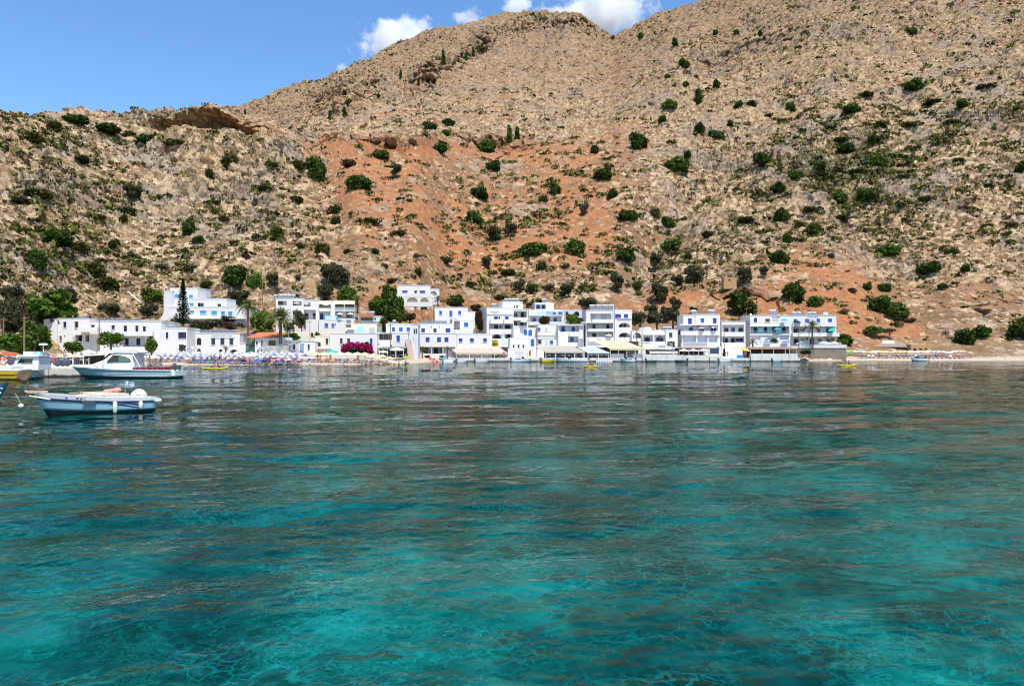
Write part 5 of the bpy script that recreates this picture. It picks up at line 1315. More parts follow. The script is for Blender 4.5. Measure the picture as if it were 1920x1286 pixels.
# rightmost hotel
h = House("hotel", "last white hotel of the row, a tall palm before its balconies", 1481, 212, 664, 1)
h.wall(1481, 1568, 592, 664, 9, holes=((1487.5, 1563, 611.2, 625, 1.4), (1487.5, 1566, 630, 647, 1.2))); h.wins([(1488.4, 1494.2, 598.3, 603.8), (1510, 1516.6, 598, 604.8), (1531.5, 1537.3, 597.8, 604), (1553, 1559.4, 597.6, 604)], 'azure'); h.wins([(1489, 1497, 616.5, 623.8), (1550, 1561, 616, 623.8)], 'navy', y=1.35, name="door"); h.wins([(1500, 1503, 616.5, 620), (1505, 1508, 616.5, 620), (1533, 1537, 616, 621)], 'dark', y=1.35)
h.wins([(1489, 1496, 635.5, 645), (1519, 1526, 635.5, 645)], 'navy', y=1.15, name="door"); h.wins([(1503, 1507, 635.5, 638.5), (1511, 1515, 635, 638), (1534, 1540, 635.3, 639), (1550, 1556, 635.3, 639.5), (1558, 1563, 635.3, 638)], 'dark', y=1.15)
h.balcony(1486.5, 1568.5, 604.6, 611, .6); h.balcony(1486.5, 1574, 624, 630, 1.2); h.aircon([(1551, 612.8), (1513, 632.5), (1547, 632.5)], y=1.15); h.solar(1488, 1506.5, 585, 592, 2, y=2, tank=True); h.solar(1517, 1535, 585, 592, 2, y=2); h.text("THE BLUE HOUSE", 1513, 1534, 593.4, 595.3, M_LETB)
mb = MB(); xa, xb, z0, z1 = h.rect(1543, 1552, 585.5, 591.5, 2); mb.tube(((xa + xb) / 2, 2, z0 + .17), ((xa + xb) / 2, 2, z1), (xb - xa) / 2, (xb - xa) / 2.6, 14); h.part("roof_tank", mb, M_TANK, True)
h = House("terrace", "white railed terrace on a rubble stone wall right of the palm", 1497, 206, 664, 0, "terrace", None)
h.wall(1497, 1587, 652.5, 664, 7, 'stone', cap=False); mb = MB(); xa, xb, z0, z1 = h.rect(1497, 1587, 646.2, 652.4, 0)
mb.box(xa, xb, -.15, .05, z0, z1 - .05); 
for k in range(12): x = xa + (xb - xa) * (k + .5) / 12; mb.box(x - .05, x + .05, -.2, -.152, z0, z1 + .15)
h.part("parapet", mb, W['white'])

# beach bar hut on the right
h = House("beach_bar", "flat roofed beach bar of reeds and dark wood behind the far beach", 1630, 226, 661, 0, "beach bar", None)
mb = MB(); xa, xb, z0, z1 = h.rect(1609, 1711, 636.5, 651, 0); mb.v += [(h.X(1633), -.3, h.Z(649, 1633)), (h.X(1711), -.3, h.Z(650, 1711)), (h.X(1700), 7, h.Z(637.5, 1700) + .1), (h.X(1609), 7, h.Z(636, 1609) + .1)]; mb.f += [(0, 1, 2, 3)]; b0 = len(mb.v)
mb.quad(*[(x, y, z - .3) for x, y, z in mb.v[:4]][::-1]); mb.quad(mb.v[0], tuple(np.array(mb.v[0]) - (0, 0, .3)), tuple(np.array(mb.v[1]) - (0, 0, .3)), mb.v[1]); mb.quad(mb.v[3], tuple(np.array(mb.v[3]) - (0, 0, .3)), tuple(np.array(mb.v[0]) - (0, 0, .3)), mb.v[0])
h.part("reed_roof", mb, plain("grey_reed_thatch", (0.24, 0.20, 0.155), 0.95, 0.35, 5, bump=0.8))
h.wall(1634, 1708, 650.5, 662, 4, 'stone', holes=((1636, 1706, 651.5, 660.5, 3.0),), y=.8, cap=False)
mb = MB()
for k in range(10): x = h.X(1636 + 8 * k); mb.tube((x, 0, h.Z(662, 1640)), (x, 0, h.Z(650.5, 1640)), .07, n=6)
h.part("bar_post", mb, M_WOOD)
mb = MB(); xa, xb, z0, z1 = h.rect(1654, 1677, 638.5, 644.3, 3); mb.box(xa, xb, 3, 4.5, z0, z1); h.part("roof_box", mb, M_WPAINT)
h = House("beach_wall", "low rusty retaining wall with a row of dark niches behind the far beach", 1708, 224, 660, 0, "wall", None)
h.wall(1708, 1792, 646, 660, 3, 'ochre', cap=False, arches=tuple((1712 + 10.5 * k, 1718.5 + 10.5 * k, 652.5, 657.5, .8) for k in range(6)))
h = House("pink_tarpaulin", "pale pink tarpaulin laid on the bank above the far beach", 1749, 232, 645, 0, "tarpaulin", None)
mb = MB(); xa, xb, z0, z1 = h.rect(1749, 1781, 639, 645); mb.box(xa, xb, 0, 1.2, z0, z1); h.part("sheet", mb, M_CLOTH['pink'])
# ruined stone hut on the bank
h = House("stone_ruin", "square ruin of yellow stone on the bank above the gap", 1357, float(ground_at(1370, 540).y), 540, 0, "ruin", None)
h.wall(1357, 1381, 520, 540, 3, 'ochre', under=.3, cap=False, holes=((1366, 1369.5, 523, 527, .8),))
# retaining ramp seen as a pale strip behind the three storey block
h = House("concrete_channel", "narrow pale concrete channel running down the bank behind the three storey block", 526, float(ground_at(530, 550).y), 550, 0, "channel", None)
mb = MB(); mb.v += [tuple(ground_at(x, y) - h.P + Vector((0, -.3, .25))) for x, y in ((524, 515), (530, 515), (534, 549), (526, 549))]; mb.v += [tuple(Vector(v) + Vector((0, 1.2, -1.2))) for v in mb.v[:4]]
mb.f += [(3, 2, 1, 0), (0, 1, 5, 4), (1, 2, 6, 5), (2, 3, 7, 6), (3, 0, 4, 7)]; h.root.rotation_euler = (0, 0, 0); h.part("channel_bed", mb, plain("dusty_concrete", (0.30, 0.24, 0.175), 0.9, 0.2, 0.8))

# ------------------------------------------------------------------ quay, pier, taverna terraces
def world_box(mb, px0, px1, Y0, Y1, z0, z1):
    """box whose front edge spans photo columns px0..px1 at distance Y0"""
    mb.box((px0 - 960) / F * Y0, (px1 - 960) / F * Y0, Y0, Y1, z0, z1)
mb = MB(); world_box(mb, 838, 1500, 190, 214, -3, 0.86); world_box(mb, 1205, 1271, 189.6, 191, -3, 1.78); world_box(mb, 1271, 1331, 189.8, 190.9, -3, 1.55); world_box(mb, 1408, 1496, 189.5, 190.8, -3, 1.95); world_box(mb, 1331, 1352, 189.4, 192, -3, 1.3)
quay = mb.build("quay", tide_wall("worn_white_quay", (0.66, 0.64, 0.59))); tag(quay, "worn whitewashed quay wall along the taverna terraces", "quay", kind="structure")
mb = MB(); pp = [((px - 960) / F * Y, Y) for px, Y in ((-700, 84), (150, 84), (222, 134), (-700, 134))]; b0 = len(mb.v); mb.v += [(x, y, -3) for x, y in pp] + [(x, y, 1.02) for x, y in pp]; mb.f += [(b0 + 4, b0 + 5, b0 + 6, b0 + 7), (b0, b0 + 1, b0 + 5, b0 + 4), (b0 + 1, b0 + 2, b0 + 6, b0 + 5), (b0 + 2, b0 + 3, b0 + 7, b0 + 6)]; world_box(mb, 45, 90, 83.7, 83.99, -3, 0.95); world_box(mb, 92, 149, 83.75, 83.99, -3, 0.9)
pier = mb.build("pier", tide_wall("pier_concrete", (0.60, 0.55, 0.48))); tag(pier, "pale concrete pier at the left edge of the bay", "pier", kind="structure")

M_SHADEW = plain("shade_toned_taverna_wall", (0.045, 0.035, 0.03), 0.8)  # wall colour darkened to stand for deep shade under the awnings
def chair_proto():
    r = empty("taverna_chair", (0, -50, -30)); 
    s = MB(); s.box(-.22, .22, -.22, .22, .42, .46); s.build("seat", plain("woven_seat", (0.3, 0.24, 0.14), 0.9), r)
    b = MB(); b.box(-.22, .22, .2, .24, .72, .9); b.box(-.22, .22, .2, .24, .56, .64); b.build("backrest", CH_MAT, r)
    for sx in (-1, 1):
        for sy in (-1, 1):
            l = MB(); l.box(sx * .2 - .02, sx * .2 + .02, sy * .21 - .02, sy * .21 + .02, 0, .42 if sy < 0 else .9); l.build("leg", CH_MAT, r)
    return r
def table_proto(cloth):
    r = empty("taverna_table", (0, -50, -30)); t_ = MB(); t_.box(-.45, .45, -.45, .45, .72, .76); t_.build("tabletop", M_WOOD, r)
    c = MB(); c.box(-.47, .47, -.47, .47, .763, .772); c.box(-.475, .475, -.475, -.471, .55, .763); c.box(-.475, -.471, -.47, .47, .55, .763); c.box(.471, .475, -.47, .47, .55, .763); c.build("tablecloth", cloth, r)
    for sx in (-1, 1):
        for sy in (-1, 1):
            l = MB(); l.box(sx * .4 - .025, sx * .4 + .025, sy * .4 - .025, sy * .4 + .025, 0, .72); l.build("leg", M_WOOD, r)
    return r
def taverna(label, x0, x1, yb, yf, Yf, depth, cloth, slant=0.0, floor=0.88, posts=5, val=0.35, tables=0, tlabel="", bars=4, cloth_t=None, chair=None):
    """awning on posts over a terrace: back edge seen at row yb, front edge at row yf"""
    root = empty("taverna_terrace", at((x0 + x1) / 2, 0, Yf) * Vector((1, 1, 0)) + Vector((0, 0, floor)) if False else Vector((((x0 + x1) / 2 - 960) / F * Yf, Yf, floor)), 0, label, "taverna terrace", "taverna terraces on the quay")
    P = root.location; L = lambda v: tuple(Vector(v) - P)
    zf = EYE - (yf - HOR) / F * Yf; Yb = Yf + depth; zb = EYE - (yb - HOR) / F * Yb
    xa, xb = (x0 - 960) / F * Yf, (x1 - 960) / F * Yf; ca, cb = xa - slant, xb - slant
    mb = MB(); n = bars
    for k in range(n):            # cloth panels sagging a little between the bars
        for j in range(4):
            p = []
            for kk, jj in ((k, j), (k + 1, j), (k + 1, j + 1), (k, j + 1)):
                f, g = kk / n, jj / 4
                sag = -.12 * math.sin(math.pi * g)
                p.append(L((xa + (xb - xa) * f - slant * g, Yf + depth * g, zf + (zb - zf) * g + sag)))
            mb.quad(*p)
        a, b_ = xa + (xb - xa) * k / n, xa + (xb - xa) * (k + 1) / n
        mb.quad(L((a, Yf, zf - val)), L((b_, Yf, zf - val)), L((b_, Yf, zf)), L((a, Yf, zf)))
    mb.build("awning", cloth, root)
    fr = MB()
    for k in range(n + 1):
        f = k / n; fr.tube(L((xa + (xb - xa) * f, Yf + .02, zf - .1)), L((xa + (xb - xa) * f - slant, Yb, zb - .1)), .04, n=6)
    fr.build("awning_frame", M_METAL, root)
    for k in range(posts):
        x = xa + .2 + (xb - xa - .4) * k / (posts - 1); m = MB(); m.tube(L((x, Yf + .15, floor)), L((x, Yf + .15, zf - .08)), .06, n=8); m.build("post", M_WPAINT, root)
    bk = MB(); bk.box(xa - P.x, xb - P.x, depth - .15, depth, 0, zb - P.z - .15); bk.build("back_wall", M_SHADEW, root)
    sd = MB(); sd.box(xa - P.x - .02, xa - P.x + .08, depth * .45, depth - .16, 0, zf - P.z); sd.build("side_wall", M_SHADEW, root)
    if tables:
        tp = table_proto(cloth_t or M_CLOTH['bluewhite']); tp.name = "taverna_table"; cp = chair
        for k in range(tables):
            x = xa + .9 + (xb - xa - 1.8) * k / max(1, tables - 1)
            t_ = tp if k == 0 else copy_tree(tp)
            t_.location = (x, Yf + 1.2, floor); tag(t_, f"cloth covered table under {tlabel}", "table", "taverna tables in the shade")
            for sx, rz in ((-.75, math.pi / 2), (.75, -math.pi / 2)):
                c = copy_tree(cp); c.location = (x + sx * .95, Yf + 1.2 + R.uniform(-.2, .2), floor); c.rotation_euler[2] = rz + R.uniform(-.3, .3); tag(c, f"taverna chair drawn up to a table under {tlabel}", "chair", "taverna chairs in the shade")
    return root
CH_MAT = plain("white_chair_paint", (0.72, 0.74, 0.76), 0.5); chair_w = chair_proto()
CH_MAT = plain("blue_chair_paint", (0.05, 0.13, 0.36), 0.5); chair_b = chair_proto()
M_STR = cloth_mat("pinkish_striped_canvas", (0.62, 0.52, 0.42))
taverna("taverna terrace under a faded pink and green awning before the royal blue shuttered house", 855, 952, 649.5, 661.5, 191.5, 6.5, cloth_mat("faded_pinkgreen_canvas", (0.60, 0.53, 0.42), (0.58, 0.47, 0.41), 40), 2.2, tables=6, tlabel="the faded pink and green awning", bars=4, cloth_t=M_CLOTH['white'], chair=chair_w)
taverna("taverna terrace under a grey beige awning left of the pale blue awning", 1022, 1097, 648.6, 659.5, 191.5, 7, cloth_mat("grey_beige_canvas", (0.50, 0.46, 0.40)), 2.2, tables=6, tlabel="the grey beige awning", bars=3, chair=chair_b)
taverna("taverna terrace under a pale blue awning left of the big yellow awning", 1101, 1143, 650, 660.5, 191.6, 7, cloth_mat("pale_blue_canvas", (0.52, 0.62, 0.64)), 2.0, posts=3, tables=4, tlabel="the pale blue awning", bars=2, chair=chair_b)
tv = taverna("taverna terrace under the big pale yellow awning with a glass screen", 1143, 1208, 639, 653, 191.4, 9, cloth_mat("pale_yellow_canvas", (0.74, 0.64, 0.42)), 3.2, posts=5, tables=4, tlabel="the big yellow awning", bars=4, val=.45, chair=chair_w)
mb = MB(); P = tv.location
for a, b_ in ((1146, 1170), (1187, 1202)): mb.box((a - 960) / F * 191.2 - P.x, (b_ - 960) / F * 191.2 - P.x, -.2, -.15, 0.0, 1.05)
mb.build("glass_screen", plain("grey_clear_screen", (0.22, 0.25, 0.29), 0.15), tv)
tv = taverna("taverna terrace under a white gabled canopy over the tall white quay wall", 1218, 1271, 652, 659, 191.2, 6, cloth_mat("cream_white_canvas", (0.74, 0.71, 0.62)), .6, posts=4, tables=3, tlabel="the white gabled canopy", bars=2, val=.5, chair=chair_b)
mb = MB(); P = tv.location; zz = lambda py: EYE - (py - HOR) / F * 191.1 - P.z; xx = lambda px: (px - 960) / F * 191.1 - P.x
mb.prism([(xx(1208), zz(653.6)), (xx(1271), zz(653)), (xx(1243), zz(646.2)), (xx(1240), zz(646.2))], -.12, 4); mb.build("gable_canopy", M_CLOTH['white'], tv)
cu = bpy.data.curves.new("t", 'FONT'); cu.body = "KAROS"; cu.size = .55; cu.extrude = .01; o = bpy.data.objects.new("t", cu); COL.objects.link(o); bpy.context.view_layer.update()
me = bpy.data.meshes.new_from_object(o.evaluated_get(bpy.context.evaluated_depsgraph_get())); bpy.data.objects.remove(o); o = link_mesh("sign_lettering", me, M_LET, tv); o.rotation_euler = (math.pi / 2, 0, 0); o.location = (xx(1234), -.15, zz(651)); o.scale = (.95, 1, 1)
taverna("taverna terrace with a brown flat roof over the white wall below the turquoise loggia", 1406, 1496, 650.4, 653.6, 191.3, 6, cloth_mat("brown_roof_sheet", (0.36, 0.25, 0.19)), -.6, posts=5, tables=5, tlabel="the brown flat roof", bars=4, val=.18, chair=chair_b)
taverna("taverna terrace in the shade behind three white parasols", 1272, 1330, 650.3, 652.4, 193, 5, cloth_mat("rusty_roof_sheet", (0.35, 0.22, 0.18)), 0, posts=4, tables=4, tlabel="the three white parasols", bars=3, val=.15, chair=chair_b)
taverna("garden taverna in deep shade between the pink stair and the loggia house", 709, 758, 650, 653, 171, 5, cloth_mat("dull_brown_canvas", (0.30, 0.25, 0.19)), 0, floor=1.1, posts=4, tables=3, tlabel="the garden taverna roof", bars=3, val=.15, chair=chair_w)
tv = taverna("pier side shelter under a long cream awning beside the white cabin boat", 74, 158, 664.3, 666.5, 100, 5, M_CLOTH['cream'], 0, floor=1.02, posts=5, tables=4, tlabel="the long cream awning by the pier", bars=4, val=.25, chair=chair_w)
for o in list(bpy.data.objects):                        # the two pattern chairs have been copied; take them away
    if o in (chair_w, chair_b):
        for ch in list(o.children): bpy.data.objects.remove(ch)
        bpy.data.objects.remove(o)

# ------------------------------------------------------------------ parasols
GB = "parasols of the left beach"
def gz(px, Y): return ground_z((px - 960) / F * Y, Y)
house_at = [(300, "the long white hotel"), (352, "the hotel's far end"), (450, "the teal shuttered house"), (530, "the orange roofed house"), (592, "the pale blue door"), (640, "the orange sail"), (700, "the bougainvillea"), (765, "the garden taverna")]
def before(px): return next((n for x, n in house_at if px < x), "the garden taverna")
its = []
for row, Y, x0, x1, st in (("front row", 153.2, 300, 560, 13.2), ("middle row", 157.4, 232, 580, 13.6), ("back row", 161.8, 330, 560, 14.2)):
    x = x0
    while x < x1:
        its.append((x + R.uniform(-2, 2), Y + R.uniform(-.7, .7), row, 'bluewhite' if R.random() < .75 else 'white')); x += st
lb = ordinal_labels(its, lambda it: f"white parasol, {it[2]},", lambda it: "before " + before(it[0]), "")
for it in its:
    px, Y, row, cl = it
    parasol(((px - 960) / F * Y, Y, gz(px, Y) - .1), 1.05, 1.72, cl, lb[id(it)], GB, tilt=(R.uniform(-7, 7), R.uniform(-7, 7)))
its = []
for Y, x0, x1, st, row in ((157.0, 586, 756, 13.5, "front"), (160.6, 592, 740, 15.5, "rear")):
    x = x0
    while x < x1: its.append((x + R.uniform(-1.5, 1.5), Y, row, 'cream')); x += st
lb = ordinal_labels(its, lambda it: f"cream parasol, {it[2]} row,", lambda it: "before " + before(it[0]), "")
for it in its:
    px, Y, row, cl = it; parasol(((px - 960) / F * Y, Y, gz(px, Y) - .1), 1.15, 1.75, cl, lb[id(it)], GB, tilt=(R.uniform(-4, 4), R.uniform(-4, 4)))
for px, Y, r, ht, cl, lab, tl in (
    (152, 140, 1.25, 2.6, 'white', "white taverna parasol with drooping edges beside the light green bush", (0, -12)), (166, 146, 1.5, 2.6, 'white', "white taverna parasol behind the cream awning", (0, 0)), (196, 150, 2.0, 2.5, 'white', "broad white parasol under the name board of the long hotel", (0, 0)),
    (277, 158, 1.9, 2.4, 'white', "broad white parasol right of the cruiser's cabin roof", (0, 0)), (288, 150, 1.4, 1.9, 'white', "white parasol over the red shirted man", (0, 0)), (358, 165, 1.2, 2.8, 'bluewhite', "tall white parasol beside the small palm at the hotel's end", (0, 0)),
    (719, 165, 1.1, 2.3, 'white', "small closed white parasol before the garden taverna", (0, 0)), (744, 168, 1.6, 3.0, 'white', "white parasol in the shade of the pink stair", (0, 0)), (762, 164, .95, 1.7, 'lime', "pale lime parasol at the right end of the cream row", (0, 0))):
    parasol(((px - 960) / F * Y, Y, gz(px, Y) - .1), r, ht, cl, lab, GB, tilt=tl)
for k, px in enumerate((1282, 1300, 1319)):
    parasol(((px - 960) / F * 191.6, 191.6, .86), 1.3, 2.3, 'white', f"white parasol over the quay terrace below the open bays, {ORD[k]} from the left", "parasols of the quay terraces")
parasol(at(1393, 671, 192.5), 1.3, 2.6, 'yellow', "yellow parasol tilted beside the brown roofed terrace", "parasols of the quay terraces", tilt=(10, 12)); parasol(at(1384, 668, 196), 1.5, 2.6, 'cream', "pale yellow parasol under the small teal shuttered house", "parasols of the quay terraces")
for k, px in enumerate((1504, 1546, 1566)): parasol(at(px, 650.5, 208), 1.7, 1.5, 'white', f"white parasol on the railed terrace of the right end hotel, {ORD[k]} from the left", "parasols of the hotel terraces")
parasol(at(1457, 626, 210.6), .95, 1.6, 'turq', "turquoise parasol on the turquoise loggia", "parasols of the hotel terraces"); parasol(at(1470.5, 607, 210.3), .9, 1.4, 'turq', "turquoise parasol on the top balcony beside the sign", "parasols of the hotel terraces"); parasol(at(1561, 624, 210.4), .95, 1.3, 'turq', "turquoise parasol leaning over at the right end balcony", "parasols of the hotel terraces", tilt=(0, -28))
parasol(at(1439, 645.5, 209.8), 1.0, .9, 'bluecl', "dull blue parasol before the planted arch", "parasols of the hotel terraces"); parasol(at(1472, 645.5, 209.8), 1.0, .9, 'bluecl', "dull blue parasol right of the planted arch", "parasols of the hotel terraces"); parasol(at(1494, 606, 211.4), 1.0, .8, 'navycl', "navy parasol on the top balcony of the right end hotel", "parasols of the hotel terraces", tilt=(0, 14))
parasol(at(1141, 634, 211.2), 1.0, 1.1, 'white', "white parasol on the lower balcony of the large white hotel", "parasols of the hotel terraces"); parasol(at(982, 608.5, 214.2), 1.0, 1.2, 'white', "white parasol in the loggia of the tall hotel", "parasols of the hotel terraces"); parasol(at(1338, 621.5, 208.7), .9, 1.4, 'bluewhite', "blue topped parasol on the second floor balcony of the four storey guesthouse", "parasols of the hotel terraces"); parasol(at(1315, 621.5, 208.7), .9, 1.2, 'pink', "pink parasol on the second floor balcony of the four storey guesthouse", "parasols of the hotel terraces")
for k, (px, py) in enumerate(((556, 575), (574, 576.5), (611, 578))): parasol(at(px, py, 198.6), .8, 1.2, 'white', f"white parasol on the top loggias of the three storey block, {ORD[k]} from the left", "parasols of the hotel terraces")
for k, (px, py) in enumerate(((637, 598), (657, 598))): parasol(at(px, py, 198.8), .9, 1.6, 'white', f"white parasol on the lower loggias of the three storey block, {ORD[k]} from the left", "parasols of the hotel terraces")
GR = "parasols of the far beach"
its = []
x = 1579
while x < 1806:
    cl = 'lime' if x < 1596 else R.choice(['yellow', 'cream', 'cream', 'pastel']) if x < 1660 else R.choice(['pastel', 'pastel', 'bluewhite', 'pinkgreen', 'cream'])
    its.append((x, 213.5 + R.uniform(-1.5, 1.5), cl)); x += R.uniform(7, 10)
cw = {'lime': "lime green", 'yellow': "yellow", 'cream': "cream", 'pastel': "pastel striped", 'bluewhite': "blue and white", 'pinkgreen': "pink and green"}
lb = ordinal_labels(its, lambda it: cw[it[2]] + " parasol, far beach,", lambda it: "before the reed roofed bar" if it[0] < 1710 else "before the dark niches", "")
for it in its:
    px, Y, cl = it; parasol(((px - 960) / F * Y, Y, gz(px, Y) - .15), 1.1, 1.7, cl, lb[id(it)], GR, tilt=(R.uniform(-6, 6), R.uniform(-6, 6)))
def canvas(name, label, cat, pts, cloth):
    """a stretched cloth with a little thickness, from world points anticlockwise"""
    c = sum(pts, Vector()) / len(pts); o = empty(name, c, 0, label, cat); mb = MB()
    mb.quad(*[p - c for p in pts]); mb.quad(*[p - c - Vector((0, 0, .05)) for p in reversed(pts)])
    n = len(pts)
    for i in range(n): mb.quad(pts[i] - c, pts[i] - c - Vector((0, 0, .05)), pts[(i + 1) % n] - c - Vector((0, 0, .05)), pts[(i + 1) % n] - c)
    mb.build("cloth", M_CLOTH[cloth], o); return o
canvas("shade_sail", "bright turquoise shade sail before the house with the bougainvillea", "shade sail", [at(611, 660.5, 168), at(637, 663.6, 167), at(640, 661.5, 170), at(622, 655.3, 171)], 'turq')
M_CLOTH['orange'] = cloth_mat("orange_canvas", (0.62, 0.17, 0.07))
canvas("shade_sail", "small orange shade sail between the cottage and the bougainvillea", "shade sail", [at(590.5, 664, 168), at(598, 663, 168.6), at(592, 655, 169)], 'orange')

# ------------------------------------------------------------------ loungers, people
LM = [plain(n, c, 0.8) for n, c in (("navy_mat", (0.02, 0.03, 0.13)), ("royal_mat", (0.04, 0.08, 0.36)), ("red_towel", (0.45, 0.04, 0.05)), ("teal_mat", (0.02, 0.16, 0.22)), ("maroon_mat", (0.16, 0.02, 0.04)), ("white_towel", (0.7, 0.7, 0.72)), ("violet_towel", (0.16, 0.08, 0.30)), ("orange_mat", (0.5, 0.2, 0.1)))]
LN = ["navy", "royal blue", "red", "dark teal", "maroon", "white", "violet", "orange"]
LP = {}
def lounger(p, rz, c, label, group):
    if c not in LP:
        f = MB(); f.box(-.3, .3, -.95, .95, .26, .30)
        m = MB(); m.box(-.28, .28, -.95, .35, .304, .37); m.prism([(0, 0)] * 0 or [(-.28, .3), (.28, .3), (.28, .36), (-.28, .36)], .36, .40)
        bk = MB(); bk.v += [(-.28, .36, .31), (.28, .36, .31), (.28, .93, .68), (-.28, .93, .68), (-.28, .40, .25), (.28, .40, .25), (.28, .97, .62), (-.28, .97, .62)]; bk.f += [(0, 1, 2, 3), (7, 6, 5, 4), (0, 4, 5, 1), (1, 5, 6, 2), (2, 6, 7, 3), (3, 7, 4, 0)]
        def me(q, nm): mm = bpy.data.meshes.new(nm); mm.from_pydata(q.v, [], q.f); mm.update(); return mm
        fm, mm, bm_ = me(f, "frame"), me(m, "mattress"), me(bk, "backrest"); fm.materials.append(M_WPAINT); mm.materials.append(LM[c]); bm_.materials.append(LM[c])
        lm = MB(); lm.box(-.02, .02, -.02, .02, 0, .26); lme = me(lm, "leg"); lme.materials.append(M_WPAINT); LP[c] = (fm, mm, bm_, lme)
    o = empty("sun_lounger", p, rz, label, "sun lounger", group); fm, mm, bm_, lme = LP[c]
    link_mesh("frame", fm, parent=o); link_mesh("mattress", mm, parent=o); link_mesh("backrest", bm_, parent=o)
    for sx in (-.26, .26):
        for sy in (-.85, .85): link_mesh("leg", lme, parent=o, loc=(sx, sy, 0))
its = []
for Y, x0, x1, st in ((151.8, 352, 560, 6.6), (155.3, 240, 585, 12)):
    x = x0
    while x < x1: its.append((x + R.uniform(-1, 1), Y, R.choice([0, 0, 1, 1, 2, 3, 4, 5, 6]))); x += st
x = 588
while x < 758: its.append((x, 154.8, R.choice([0, 4, 4, 4, 2, 7, 0, 3]))); x += 7
lb = ordinal_labels(its, lambda it: LN[it[2]] + " lounger by the water", lambda it: "before " + before(it[0]), "")
for it in its: lounger(((it[0] - 960) / F * it[1], it[1], gz(it[0], it[1]) + .02), R.uniform(-.25, .25), it[2], lb[id(it)], "sun loungers of the left beach")
its = []; x = 1615
while x < 1815: its.append((x, 210.2, R.choice([0, 1, 2, 4, 6, 5]))); x += 8
lb = ordinal_labels(its, lambda it: LN[it[2]] + " lounger, far beach,", lambda it: "before the reed roofed bar" if it[0] < 1710 else "before the dark niches", "")
for it in its: lounger(((it[0] - 960) / F * it[1], it[1], gz(it[0], it[1]) + .1), R.uniform(-.4, .4), it[2], lb[id(it)], "sun loungers of the far beach")

SKIN = [plain("tanned_skin", (0.36, 0.19, 0.12), 0.6), plain("fair_skin", (0.52, 0.32, 0.23), 0.6), plain("brown_skin", (0.24, 0.12, 0.07), 0.6)]
CLO = {n: plain(n + "_cotton", c, 0.85) for n, c in (("red", (0.5, 0.02, 0.03)), ("white", (0.7, 0.7, 0.7)), ("black", (0.02, 0.02, 0.025)), ("blue", (0.03, 0.08, 0.3)), ("green", (0.05, 0.2, 0.1)), ("pink", (0.6, 0.25, 0.3)), ("grey", (0.25, 0.25, 0.27)), ("orange", (0.55, 0.2, 0.05)))}
M_HAIR = [plain("dark_hair", (0.02, 0.013, 0.01), 0.6), plain("fair_hair", (0.28, 0.18, 0.08), 0.6)]
def skin_mesh(name, verts, edges, root=0, sub=1):
    me = bpy.data.meshes.new(name); me.from_pydata([v[:3] for v in verts], edges, [])
    o = bpy.data.objects.new(name, me); COL.objects.link(o)
    sk = o.modifiers.new("s", 'SKIN'); sl = me.skin_vertices[0].data
    for i, v in enumerate(verts): sl[i].radius = (v[3], v[3] if len(v) < 5 else v[4]); sl[i].use_root = (i == root)
    o.modifiers.new("d", 'SUBSURF').levels = sub
    bpy.context.view_layer.update()
    out = bpy.data.meshes.new_from_object(o.evaluated_get(bpy.context.evaluated_depsgraph_get())); out.name = name
    bpy.data.objects.remove(o); out.shade_smooth(); return out
POSES = {}
